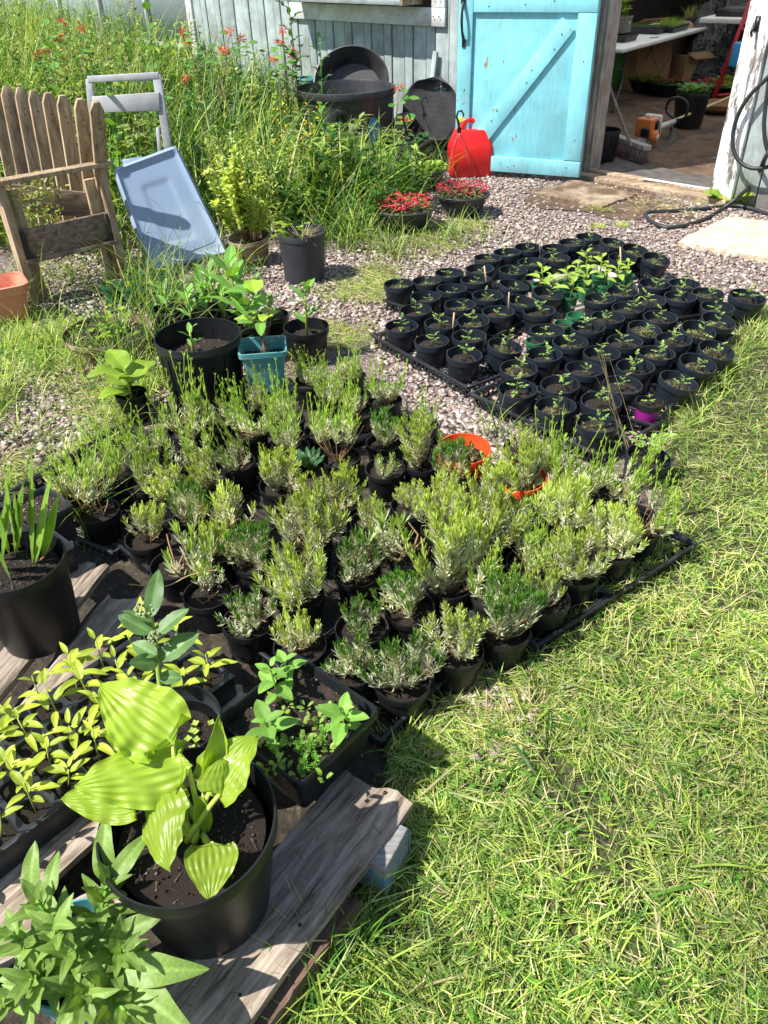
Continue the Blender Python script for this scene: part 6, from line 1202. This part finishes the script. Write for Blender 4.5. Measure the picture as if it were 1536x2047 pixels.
for i in range(N):
    for j in range(N):
        a, e = i/(N-1)*6.283, j/(N-1)*1.5708; r_ = 1+.13*math.sin(5*a+3*e)+.10*math.sin(9*a+7*e+1)+.07*math.sin(17*a-11*e); V.append([.55*r_*math.cos(a)*math.cos(e), .45*r_*math.sin(a)*math.cos(e), .75*r_*math.sin(e)])
b = MB(); b.grid(V, N, N); P('sheeting', b, M['bag'], q)
p = atd(1470, 140, 9.8); q = T('red_ladder', 'red painted step ladder frame at the right of the shed interior', 'ladder', (p[0], p[1], 0), .3)
for (x0, x1) in ((-.22, -.05), (.10, .0+.02)): b = MB(); b.tube([[x0, 0, 0], [x1+.1, .0, 1.1]], .022, 6); P('rail', b, M['redm'], q)
for zz in (.12, .4, .7): b = MB(); b.box((-.02+zz*.1, 0, zz), (.3-.12*zz, .05, .02)); P('rung', b, M['redm'], q)
p = atd(1492, 92, 9.6); q = T('blue_container', 'light blue plastic container half hidden behind the white jamb', 'container', (p[0], p[1], .38), .2); b = MB(); b.box((0, 0, .12), (.2, .2, .22), taper=.9); P('body', b, plain('light_blue_plastic', (.05, .35, .70), None, 5, .5, 0), q, bevel=.02)
p = atd(1500, 25, 10.9); q = T('far_table', 'second white table with black trays at the very back of the shed', 'table', (p[0], p[1], 0), math.atan2(tu[1], tu[0])); b = MB(); b.box((0, 0, .74), (1.5, .6, .05)); P('tabletop', b, M['tabletop'], q, bevel=.01); b = MB(); b.tube([[-.6, -.2, .72], [-.6, -.2, .35], [-.85, -.2, 0]], .016, 8); P('leg', b, M['legmetal'], q)
for sx in (-.3, .3): b = MB(); b.box((sx, 0, .80), (.5, .4, .07)); P('seed_tray', b, M['tray'], q)
# dark rubber sheet inside the sill
b = MB(); N = 16; V = []
a_, b_, c_, d_ = WP(.02, .03, -.10), WP(1.02, .03, -.10), WP(1.02, .02, -.42), WP(-.05, .02, -.50)
for i in range(N):
    for j in range(8): u_, v_ = i/(N-1), j/7; p = (a_*(1-u_)+b_*u_)*(1-v_)+(d_*(1-u_)+c_*u_)*v_; V.append(p+ZZ*(.004+abs(math.sin(u_*9+v_*4))*.012))
b.grid(V, N, 8); tag(P('landscape_fabric', b, plain('grey_landscape_fabric', (.05, .045, .04), (.11, .10, .09), 8, .9, .5), smooth=True), 'crumpled grey landscape fabric just inside the sill', 'fabric')
# ================================================================== GRASS, WEEDS, CLIPPINGS
def vnoise(X, s, seed=0):
    """smooth value noise on the ground plan"""
    rs = np.random.RandomState(seed); Tb = rs.rand(64, 64); x = X[:, 0]*s+100; y = X[:, 1]*s+100; i = np.floor(x).astype(int); j = np.floor(y).astype(int); fx = x-i; fy = y-j; fx = fx*fx*(3-2*fx); fy = fy*fy*(3-2*fy)
    g_ = lambda a, b_: Tb[a % 64, b_ % 64]
    return (g_(i, j)*(1-fx)+g_(i+1, j)*fx)*(1-fy)+(g_(i, j+1)*(1-fx)+g_(i+1, j+1)*fx)*fy
def scatter(n, poly, dens=None, excl=()):
    lo = np.min(poly, 0); hi = np.max(poly, 0); out = []
    tot = 0
    for _ in range(60):
        X = NR.uniform(lo, hi, (max(2000, n), 2)); k = inpoly(X[:, 0], X[:, 1], poly)
        for e in excl: k &= ~inpoly(X[:, 0], X[:, 1], e)
        if dens is not None: k &= NR.rand(len(X)) < dens(X)
        out.append(X[k]); tot += k.sum()
        if tot >= n: break
    return np.concatenate(out)[:n]
LA = [G(560, 2300)[:2], G(520, 2047)[:2], G(700, 1800)[:2], G(800, 1650)[:2], G(770, 1510)[:2], G(1075, 1310)[:2], G(1345, 1058)[:2], G(1320, 900)[:2], G(1500, 680)[:2], G(1556, 600)[:2], (3.3, 3.9), (3.0, 2), (1.6, .2), (.6, -.1)]
def cpal(n, X, w):
    pal_ = np.array([GR['straw'], GR['lime']*.9, GR['bright']*.8+GR['sage']*.2, GR['sage'], GR['mid'], GR['deep']]); w = np.concatenate([w[:, :3], w[:, 3:4]*.6+w[:, 1:2]*.25, w[:, 3:]], 1); c = np.cumsum(w, 1); r_ = NR.rand(n)[:, None]*c[:, -1:]; idx = (r_ > c).sum(1); return pal_[np.minimum(idx, 5)]*NR.uniform(.75, 1.2, (n, 1))
BARE = G(975, 1395)[:2]
def dlawn(X):
    d = np.hypot(X[:, 0], X[:, 1]); b_ = np.hypot(X[:, 0]-BARE[0], X[:, 1]-BARE[1]); return np.clip(1.15/np.maximum(d, .7)**1.25, 0, 1)*np.clip(.12+1.5*vnoise(X, 5, 3)*(.25+1.1*vnoise(X, 17, 4)), .04, 1)*np.clip((b_-.03)/.09, .10, 1)
def yard(n, X, flat, L0, L1, W0_, W1_, wts, zoff=0., seg=3, bend=.3, lift=(.0, .35)):
    a = NR.rand(n)*6.28 if not flat else (vnoise(X, 7, 77)*14+NR.normal(0, .9, n)); el = NR.uniform(*lift, n); D = np.stack([np.cos(a)*np.cos(el), np.sin(a)*np.cos(el), np.sin(el)], 1); z = NR.rand(n)*zoff*(.4+1.3*vnoise(X, 17, 4)); Nn = np.stack([-np.cos(a)*np.sin(el)+NR.normal(0, .6, n), -np.sin(a)*np.sin(el)+NR.normal(0, .6, n), np.cos(el)], 1)
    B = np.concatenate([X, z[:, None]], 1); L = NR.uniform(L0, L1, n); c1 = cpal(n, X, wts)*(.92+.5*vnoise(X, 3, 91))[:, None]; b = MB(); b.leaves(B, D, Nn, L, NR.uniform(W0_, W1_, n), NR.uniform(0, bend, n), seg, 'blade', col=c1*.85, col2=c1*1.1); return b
n = 98000; X = scatter(n, LA, dlawn); n = len(X); dd = np.hypot(X[:, 0], X[:, 1]); q = np.clip(vnoise(X, 2.5, 5)*1.3-.35+np.clip((dd-1.0)/1.6, -.2, .55), 0, 1)[:, None]
wt = np.concatenate([.42+.9*q, .65+.4*q, .45-.1*q, .9-.2*q, .30-.2*q], 1)
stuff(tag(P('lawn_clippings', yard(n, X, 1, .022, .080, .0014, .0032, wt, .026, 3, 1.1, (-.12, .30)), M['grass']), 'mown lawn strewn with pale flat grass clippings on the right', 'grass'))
def dup_(X): d = np.hypot(X[:, 0], X[:, 1]); b_ = np.hypot(X[:, 0]-BARE[0], X[:, 1]-BARE[1]); return np.clip(1.0/np.maximum(d, .8)**1.5, 0, 1)*np.clip((b_-.08)/.15, .0, 1)*np.clip(.2+1.2*vnoise(X, 4, 9), 0, 1)
n = 26000; X = scatter(n, LA, dup_); n = len(X); wt = np.tile([.3, .75, .55, .9, .2], (n, 1))
n_ = 900; Xw = scatter(n_, LA, dlawn); bw = yard(n_, Xw, 1, .06, .16, .0045, .008, np.tile([.2, .6, .7, .8, .2], (n_, 1)), .03, 6, .8, (-.02, .4)); stuff(tag(P('wide_clippings', bw, M['grass']), 'longer broad mown grass blades lying on top of the lawn', 'grass'))
n_ = 500; Xw = scatter(n_, LA, dlawn); bw = MB(); a = NR.rand(n_*3)*6.28; bw.leaves(np.repeat(np.concatenate([Xw, NR.uniform(.012, .03, (n_, 1))], 1), 3, 0), np.stack([np.cos(a), np.sin(a), NR.uniform(0, .4, n_*3)], 1), [0, 0, 1], .012, .011, .1, 3, 'obov', col=GR['mid']*NR.uniform(1, 2, (n_*3, 1))); stuff(tag(P('clover', bw, M['leaf']), 'small clover and weed leaves dotted through the lawn', 'weeds'))
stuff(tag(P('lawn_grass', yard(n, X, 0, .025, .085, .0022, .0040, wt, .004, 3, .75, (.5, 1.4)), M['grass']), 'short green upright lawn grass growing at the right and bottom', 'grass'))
# longer grass along the pallet edge and tray edge
def strip(a, b_, wd, n, L0, L1, W=.004, seed=0, wts=(.08, .4, .9, .9, .5), bend=.9, z=.0): 
    a = np.array(G(*a)[:2]); b_ = np.array(G(*b_)[:2]); t_ = NR.rand(n); X = a*(1-t_[:, None])+b_*t_[:, None]+NR.normal(0, wd, (n, 2)); return yard(n, X, 0, L0, L1, W*.7, W*1.2, np.tile(wts, (n, 1)), .003, 4, bend, (.5, 1.4))
stuff(tag(P('edge_grass', strip((700, 1860), (560, 2100), .035, 420, .08, .20, .0045), M['grass']), 'long green grass blades growing along the front pallet board', 'grass'))
stuff(tag(P('edge_grass', strip((760, 1500), (1330, 1070), .03, 700, .04, .11, .004, wts=(.5, .5, .7, .5, .2)), M['grass']), 'ragged grass along the lawn side of the lavender trays', 'grass'))
stuff(tag(P('edge_grass', strip((1330, 900), (1540, 620), .04, 900, .05, .13, .005, wts=(.3, .5, .8, .5, .2)), M['grass']), 'tufted grass along the lawn side of the tomato trays', 'grass'))
# ---- clippings and sparse grass on the gravel
def thin(name, label, poly, n, L=(.03, .09), W=(.002, .004), wts=(.9, .5, .6, .3, .1), lift=(0, .4), excl=(), dens=None, z=.022, bend=.4): X = scatter(n, poly, dens, excl); n = len(X); return stuff(tag(P(name, yard(n, X, 1, L[0], L[1], W[0], W[1], np.tile(wts, (n, 1)), z, 3, bend, lift), M['grass']), label, 'grass'))
pl_ = [G(-150, 1100)[:2], G(-120, 640)[:2], G(100, 620)[:2], G(330, 760)[:2], G(250, 900)[:2], G(60, 960)[:2]]
thin('gravel_clippings', 'pale clippings over the gravel at the left behind the iris', pl_, 9000, dens=lambda X: np.clip(vnoise(X, 3.5, 21)*2-.55, .05, 1))
thin('gravel_grass', 'sparse green grass growing through the gravel on the left', pl_, 4200, (.05, .18), (.003, .005), (.2, .5, .9, .5, .2), (.5, 1.4), dens=lambda X: np.clip(vnoise(X, 3, 22)*3-1.0, 0, 1), bend=.8)
pm_ = [G(620, 700)[:2], G(640, 560)[:2], G(800, 480)[:2], G(960, 420)[:2], G(1000, 460)[:2], G(800, 560)[:2], G(740, 700)[:2]]
thin('gravel_clippings', 'pale dry clippings over the gravel between the mixed pots and the tomato trays', pm_, 5200, dens=lambda X: np.clip(vnoise(X, 3.5, 31)*2.2-.75, .03, 1))
thin('gravel_clippings', 'wisps of dry straw on the earth before the doorway sill', [G(1240, 400)[:2], G(1420, 400)[:2], G(1440, 440)[:2], G(1260, 430)[:2]], 260, (.05, .16), (.002, .003), (1, .1, .1, 0, 0))
thin('gravel_clippings', 'clippings scattered by the front corner of the lavender tray', [G(780, 1500)[:2], G(1000, 1340)[:2], G(1100, 1400)[:2], G(900, 1560)[:2]], 900, z=.02)
for k, (px, py) in enumerate(((850/1+340, 420), (1195, 458), (1240, 455), (1210, 425))): thin('weed_tuft', 'small pale grass tuft on the gravel, %s of four between the slabs and pots' % ORD[k].replace('nearest', 'first'), [tuple(G(px-16, py)[:2]+np.array([0, -.03])), tuple(G(px+16, py)[:2]+np.array([0, -.03])), tuple(G(px+16, py)[:2]+np.array([0, .05])), tuple(G(px-16, py)[:2]+np.array([0, .05]))], 130, (.02, .05), (.002, .003), (.4, .6, .6, .1, 0), (.3, 1.2))
# ---- tall weeds
WD = [(-9, 6.0), (-5, 5.4), (-2.7, 5.0), (-1.95, 4.75), (-1.25, 4.85), (-1.1, 4.75), (-.75, 5.0), (-.5, 4.85), (-.25, 4.7), (.1, 4.95), (.30, 5.35), (.40, 5.7), (.12, 6.3), (-.1, 6.9), tuple(WP(-2.55, 0, .15)[:2]), tuple(WP(-5.2, 0, .1)[:2]), tuple(WP(-9, 0, -.2)[:2]), tuple(WP(-14, 0, -.2)[:2])]
def wh(X):
    x, y = X[:, 0], X[:, 1]; h = .52+.42*np.clip((-x-.25)/1.7, 0, 1)+.25*np.clip((-x-2.0)/2.0, 0, 1); 
    tubd = np.hypot(x-tub.location.x, y-tub.location.y+.5); h = h*np.clip(.84+.16*tubd/.9, .84, 1); edge = np.clip((y-4.7-np.clip((-x-1.5), 0, 9)*.3)/.6, .45, 1); return h*edge
def dens_w(X): return np.clip(1.2-.06*np.hypot(X[:, 0], X[:, 1]-5), .25, 1)*np.clip(.35+.9*vnoise(X, 2.2, 41), 0, 1)*np.clip((np.hypot(X[:, 0]-tub.location.x, X[:, 1]-tub.location.y)-.25)/.2, .0, 1)
n = 25000; X = scatter(n, WD, dens_w); n = len(X); h = wh(X)*NR.uniform(.45, 1.12, n); a = NR.rand(n)*6.28; el = NR.uniform(1.0, 1.5, n); D = np.stack([np.cos(a)*np.cos(el), np.sin(a)*np.cos(el), np.sin(el)], 1); Nn = np.stack([-np.cos(a)*np.sin(el), -np.sin(a)*np.sin(el), np.cos(el)], 1)+NR.normal(0, .35, (n, 3))
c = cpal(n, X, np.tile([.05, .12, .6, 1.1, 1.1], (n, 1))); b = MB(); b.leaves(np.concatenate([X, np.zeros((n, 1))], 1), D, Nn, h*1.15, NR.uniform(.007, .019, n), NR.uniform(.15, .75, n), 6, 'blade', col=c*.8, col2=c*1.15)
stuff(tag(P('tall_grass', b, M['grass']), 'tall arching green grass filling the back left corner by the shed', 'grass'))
n = 3000; X = scatter(n, WD, lambda X: dens_w(X)*np.clip(.2+1.4*vnoise(X, 1.4, 44), 0, 1)); n = len(X); stems = 1500; C_ = X[:stems]; hs = wh(C_)*NR.uniform(.55, 1.0, stems); b = MB(); per = 24; B = np.repeat(np.concatenate([C_, np.zeros((stems, 1))], 1), per, 0); t_ = NR.uniform(.18, 1, stems*per); lean = np.repeat(NR.normal(0, .12, (stems, 2)), per, 0); B[:, 2] = t_*np.repeat(hs, per); B[:, :2] += lean*B[:, 2:3]; a = NR.rand(len(B))*6.28; D = np.stack([np.cos(a), np.sin(a), NR.uniform(-.2, .8, len(B))], 1); kind = np.repeat(NR.rand(stems), per); L = np.where(kind < .5, .075, .115)*NR.uniform(.6, 1.3, len(B)); Wd = np.where(kind < .5, .046, .026)*NR.uniform(.8, 1.2, len(B)); cc_ = np.repeat(cpal(stems, C_, np.tile([0, .5, 1, .8, .5], (stems, 1))), per, 0)*NR.uniform(.8, 1.25, (len(B), 1))
b.leaves(B, D, [0, 0, 1], L, Wd, .2, 3, 'ovate', fold=.25, col=cc_*.85)
for k in range(stems): b.tube([[C_[k, 0], C_[k, 1], 0], [C_[k, 0]+lean[k*per, 0]*hs[k], C_[k, 1]+lean[k*per, 1]*hs[k], hs[k]]], [.004, .002], 3, col=GR['mid'], cap=False)
stuff(tag(P('leafy_weeds', b, M['leaf']), 'leafy green weeds mixed through the tall grass by the shed', 'weeds'))
# fine yellow-green bedstraw cloud at the far left
BW = [(-9, 6.0), (-5, 5.4), (-2.7, 5.1), (-2.2, 5.2), (-1.7, 5.6), (-2.1, 7.2), (-2.6, 9), (-4, 11), (-9, 13)]
def cloud(poly, stems, per, hf, spread=.10): 
    C_ = scatter(stems, poly); m_ = len(C_); hs = hf(C_)*NR.uniform(.7, 1.12, m_); b = MB(); t_ = NR.rand(m_*per)**.5; B = np.repeat(np.concatenate([C_, np.zeros((m_, 1))], 1), per, 0); B[:, 2] = t_*np.repeat(hs, per); B[:, :2] += np.repeat(NR.normal(0, .14, (m_, 2)), per, 0)*B[:, 2:3]+NR.normal(0, spread, (m_*per, 2))*t_[:, None]*.5; B[:, 2] += NR.normal(0, .02, m_*per)
    D = NR.normal(size=(len(B), 3)); D[:, 2] = np.abs(D[:, 2]); w_ = NR.rand(len(B))[:, None]; c = np.where(w_ < .45, np.array([[.52, .58, .20]]), np.where(w_ < .8, GR['lime'][None]*.9, GR['mid'][None]*1.3))*NR.uniform(.7, 1.2, (len(B), 1)); b.leaves(B, D, NR.normal(size=(len(B), 3)), NR.uniform(.012, .028, len(B)), NR.uniform(.007, .014, len(B)), 0, 1, 'needle', col=c); return b
stuff(tag(P('bedstraw', cloud(BW, 1100, 70, lambda X: wh(X)*1.0), M['leaf']), 'cloud of tiny yellow-green bedstraw flowers at the far left behind the bench', 'wildflowers'))
stuff(tag(P('bedstraw', cloud([bp(.05, 0, -.28)[:2], bp(.30, 0, -.28)[:2], bp(.30, 0, -.05)[:2], bp(.05, 0, -.05)[:2]], 16, 60, lambda X: np.full(len(X), .62), .06), M['leaf']), 'pale flowering bedstraw stems growing up through the wooden bench', 'wildflowers'))
stuff(tag(P('bedstraw', cloud([(-.95, 4.75), (-.55, 4.9), (-.5, 5.6), (-1.0, 5.5)], 40, 50, lambda X: np.full(len(X), .55), .06), M['leaf']), 'pale yellow-green wildflower stems beside the blue lid', 'wildflowers'))
# bare seed stalks
b = MB()
for k in range(150):
    x, y = scatter(1, WD)[0]; hgt = wh(np.array([[x, y]]))[0]*R.uniform(1.0, 1.3); l_ = np.array([R.gauss(0, .12), R.gauss(0, .12), 0]); c = GR['straw']*.8 if R.random() < .6 else GR['mid']; b.tube([[x, y, 0], np.array([x, y, hgt*.55])+l_*.3, np.array([x, y, hgt])+l_], [.0028, .002, .0012], 3, col=c, cap=False); m_ = 14; t_ = NR.uniform(.84, 1, m_)[:, None]; b.leaves(np.array([x, y, 0])+(np.array([0, 0, hgt])+l_)*t_, NR.normal(0, .5, (m_, 3))+[0, 0, 1], NR.normal(size=(m_, 3)), .022, .004, .1, 1, 'needle', col=GR['straw'])
stuff(tag(P('seed_stalks', b, M['grass']), 'dry straw coloured grass seed stalks standing above the weeds', 'grass'))
# ---- tufts of grass around pots
def tuft(label, px, py, n, L0, L1, r=.06, W=.006, wts=(.05, .4, 1, .8, .4), z=0, el=(1.0, 1.5), bend=.9):
    c = G(px, py, z); X = c[:2]+NR.normal(0, r, (n, 2)); a = NR.rand(n)*6.28; e_ = NR.uniform(el[0], el[1], n); D = np.stack([np.cos(a)*np.cos(e_), np.sin(a)*np.cos(e_), np.sin(e_)], 1); Nn = np.stack([-np.cos(a)*np.sin(e_), -np.sin(a)*np.sin(e_), np.cos(e_)], 1); cc_ = cpal(n, X, np.tile(wts, (n, 1))); b = MB(); b.leaves(np.concatenate([X, np.full((n, 1), z)], 1), D, Nn+NR.normal(0, .3, (n, 3)), NR.uniform(L0, L1, n), NR.uniform(W*.6, W*1.2, n), NR.uniform(.2, bend, n), 6, 'blade', col=cc_*.85, col2=cc_*1.15); return stuff(tag(P('grass_tuft', b, M['grass']), label, 'grass tuft'))
TF = [('long arching grass between the green pots and the ribbed pot', 300, 620, 90, .2, .55, .10, ), ('long arching grass beside the milkweed pots', 420, 650, 50, .2, .45, .08), ('grass tuft against the outer side of the bench', 10, 600, 120, .15, .45, .12), ('grass tuft between the bench and the blue lid', 265, 545, 70, .15, .5, .07), ('grass tuft in front of the bushy shrub', 470, 545, 60, .1, .3, .07), ('grass tuft on the gravel right of the salmon planter', 100, 720, 90, .08, .26, .14), ('grass tuft left of the potted broad leafed plant', 200, 770, 80, .10, .30, .10), ('low grass between the iris and the rear lavender', 60, 880, 130, .05, .14, .16), ('grass tuft growing up through the brown bowl', 240, 690, 60, .15, .42, .09), ('grass tuft between the bench and the milkweed pots', 400, 610, 50, .12, .36, .08), ('grass tuft left of the ribbed black pot beside the bowl', 290, 730, 110, .18, .48, .10), ('grass tuft between the lattice tray and the ribbed pot', 340, 640, 80, .2, .45, .09), ('grass tuft in front of the blue lid', 330, 585, 60, .2, .55, .10), ('grass tuft at the far left under the salmon planter', 30, 690, 150, .08, .24, .16), ('dark grass tuft at the left edge above the iris', 10, 790, 160, .06, .16, .09), ('long bladed grass growing out of the pots beside the iris', 175, 1060, 45, .18, .42, .05), ('grass tuft between the teal pot and the milkweed pots', 470, 720, 40, .12, .3, .06), ('grass tuft around the nearest fuchsia basket', 775, 505, 170, .08, .24, .12), ('grass tuft beneath the basket before the red can', 905, 480, 150, .08, .22, .12), ('grass tuft behind the lone grey pot', 690, 480, 220, .14, .42, .14), ('grass tuft just left of the lone grey pot', 590, 430, 120, .2, .5, .10), ('grass tuft under the wooden bench seat', 150, 560, 90, .10, .25, .14), ('grass tuft at the outer front leg of the bench', 20, 620, 110, .12, .30, .10), ('grass tuft behind the green leaf basket', 800, 380, 200, .2, .45, .15), ('single grass clump at the left corner of the tomato trays', 985, 880, 26, .08, .22, .03), ('small grass clump by the rear lavender near the teal pot', 600, 740, 40, .06, .16, .06), ('grass tuft at the torn brown pot of the shrub', 440, 560, 60, .12, .30, .08)]
for lab, px, py, n, L0, L1, r in TF: tuft(lab, px, py, n, L0, L1, r)
# ---- honeysuckle, milkweed and thistle growing in the weeds
M['flower_orange'] = M['petal']
RL = [gleaf(1., .72, np.array([.13, .30, .06])*f, 8, 7, c_, 1.2, .02, .15, rib=.1) for f, c_ in ((1., .1), (1.3, .2), (.8, .15))]
def honeysuckle(label, px, py, dist, blobs, seed=0):
    p = atd(px, py, dist); o = T('honeysuckle', label, 'vine', (p[0], p[1], 0)); b = MB()
    for (bx, by, dd) in blobs:
        c = atd(bx, by, dd)-np.array([p[0], p[1], 0]); b.tube([[R.gauss(0, .1), R.gauss(0, .1), 0], c*.5*[1, 1, 1.2], c], [.006, .004, .002], 4)
        for k in range(7): a = R.uniform(0, 6.28); q = c+np.array([R.gauss(0, .06), R.gauss(0, .06), R.uniform(-.16, .03)]); P('leaf', R.choice(RL), M['leaf'], o, mtx=frame(q, [math.cos(a), math.sin(a), R.uniform(-.2, .4)], [0, -.4, 1], R.uniform(.05, .085)))
        m_ = 22; f = MB(); D = NR.normal(size=(m_, 3)); D[:, 2] = D[:, 2]*.7+.1; D /= np.linalg.norm(D, axis=1)[:, None]; col = np.array([[.85, .16, .06], [.80, .10, .06], [.9, .32, .16]])[NR.randint(0, 3, m_)]; f.leaves(c+D*.006, D, NR.normal(size=(m_, 3)), NR.uniform(.030, .052, m_), .008, .1, 3, 'obov', fold=.6, col=col*.8, col2=col*1.1); P('flower_cluster', f, M['petal'], o)
    P('stems', b, M['twig'], o)
honeysuckle('orange flowered honeysuckle at the far left above the bench pickets', 110, 80, 7.0, [(125, 45, 7.0), (95, 98, 6.6), (165, 55, 7.2), (75, 108, 6.7), (118, 75, 6.8)])
honeysuckle('orange flowered honeysuckle in the middle of the weeds above the grey frame', 400, 90, 6.9, [(365, 65, 6.9), (378, 85, 6.8), (447, 100, 6.8), (460, 62, 7.0), (482, 78, 7.0), (455, 112, 6.8), (372, 160, 6.3)])
honeysuckle('honeysuckle with orange flowers at the shed wall left of the composter', 570, 90, 7.2, [(566, 62, 7.2), (585, 102, 7.0), (547, 118, 6.9), (560, 85, 7.1), (586, 112, 7.0)])
honeysuckle('round leaved honeysuckle climbing in front of the composter label', 780, 190, 6.4, [(798, 175, 6.4), (812, 238, 6.2), (662, 280, 5.9), (690, 318, 5.8)])
def weedstem(name, label, px, py, px2, py2, dist, n, L, leaf, cat='wild plant', up=.5, stemc=None):
    a_ = atd(px, py, dist); a_[2] = max(0, a_[2]*0); b_ = atd(px2, py2, dist); o = T(name, label, cat, (a_[0], a_[1], 0)); v = b_-np.array([a_[0], a_[1], 0]); b = MB(); b.tube([[0, 0, 0], v*.5+[.01, 0, 0], v], [.008, .006, .003], 6, col=GR['mid'] if stemc is None else stemc); P('stem', b, M['stem'], o, smooth=True)
    for i in range(n): t_ = .35+.65*i/(n-1); a = i*1.57+(3.14 if i % 2 else 0)+R.gauss(0, .2); P('leaf', R.choice(leaf), M['leaf'], o, mtx=frame(v*t_, [math.cos(a), math.sin(a), up+t_*.5], [0, 0, 1], L*R.uniform(.8, 1.2)*(1.1-.3*t_)))
weedstem('wild_milkweed', 'fresh green milkweed rising between the bench and the grey frame', 232, 400, 222, 170, 5.3, 16, .13, ML1)
TH = [gleaf(1., .30, np.array([.05, .13, .05])*f, 10, 7, .2, 1.3, .09, .2, rib=.3) for f in (1., 1.3)]
weedstem('tall_thistle', 'tall dark thistle-like stem in front of the siding left of the window', 600, 240, 570, -60, 7.0, 26, .12, TH, stemc=np.array([.2, .12, .08]))
weedstem('tall_thistle', 'shorter dark thistle in front of the siding beside the composter', 640, 250, 640, 75, 7.2, 18, .11, TH)
for (px, py, px2, py2, lab) in ((300, 240, 295, 20, 'broad leaved vine shoot high in the weeds left of centre'), (655, 330, 640, 210, 'round leaved shoot before the composter'), (83, 120, 85, 5, 'broad leaved shoot at the top of the far left weeds')): weedstem('leafy_shoot', lab, px, py, px2, py2, 6.3, 14, .085, RL)
# yellow flowers
b = MB(); n = 40; pts = np.array([atd(R.uniform(545, 640), R.uniform(205, 290), R.uniform(5.6, 6.0)) for _ in range(n)]); pts = np.repeat(pts, 4, 0); b.leaves(pts, NR.normal(size=(n*4, 3)), NR.normal(size=(n*4, 3)), .016, .011, 0, 2, 'ovate', col=np.array([.80, .68, .03])); stuff(tag(P('yellow_blossom', b, M['petal']), 'scattered tiny yellow mustard flowers in the weeds before the composter', 'wildflowers'))
# dock leaves by the right jamb and a dandelion
dk = G(1465, 405); o = T('dock_plant', 'broad wavy green dock leaves with a yellow dandelion under the wall hose', 'wild plant', dk)
for k in range(20): a = R.uniform(0, 6.28); P('leaf', R.choice(ML2), M['leaf'], o, mtx=frame([R.uniform(-.12, .16), R.uniform(-.06, .06), .02], [math.cos(a), math.sin(a), R.uniform(.2, 1.1)], [0, -.2, 1], R.uniform(.08, .15)))
b = MB(); c_ = G(1444, 396, .08)-dk; b.leaves(np.repeat([c_], 26, 0), np.concatenate([NR.normal(size=(26, 2)), NR.uniform(.1, .6, (26, 1))], 1), [0, 0, 1], .02, .005, 0, 1, 'needle', col=np.array([.85, .62, .02])); P('dandelion', b, M['petal'], o)
# weed between the lavender pots, dry stalks by the tomato corner
cc_ = G(622, 940, .10); o = T('dandelion_weed', 'jagged green dandelion weed between two lavender pots', 'wild plant', (cc_[0], cc_[1], .02))
for k in range(9): a = R.uniform(0, 6.28); P('leaf', R.choice(TH), M['leaf'], o, mtx=frame([0, 0, .09], [math.cos(a), math.sin(a), 1.2], [0, -.5, .5], .075))
b = MB(); c_ = G(1258, 905, .05)
for k in range(8):
    tp_ = G(R.uniform(1190, 1240), R.uniform(680, 780), R.uniform(.30, .42)); b.tube([c_+np.array([R.gauss(0, .02), R.gauss(0, .02), 0]), (c_+tp_)/2+np.array([R.gauss(0, .015), 0, .02]), tp_], [.0010, .0008, .0005], 3, col=GR['straw']*.9, cap=False)
stuff(tag(P('dry_stalks', b, M['grass']), 'thin dry straw stalks standing over the front tomato pots', 'dry grass'))
b = MB(); p0, p1, p2_, p3 = G(258, 1168, .16), G(330, 1172, .16), G(430, 1140, .17), G(450, 1150, .15); b.tube(smooth([p0, p1, (p1+p2_)/2+ZZ*.01, p2_, p3]), .0016, 5, col=np.array([.6, .45, .25])); tag(P('dry_stem', b, M['grass'], smooth=True), 'single curved dry stem lying across the front left lavender pots', 'dry stem')
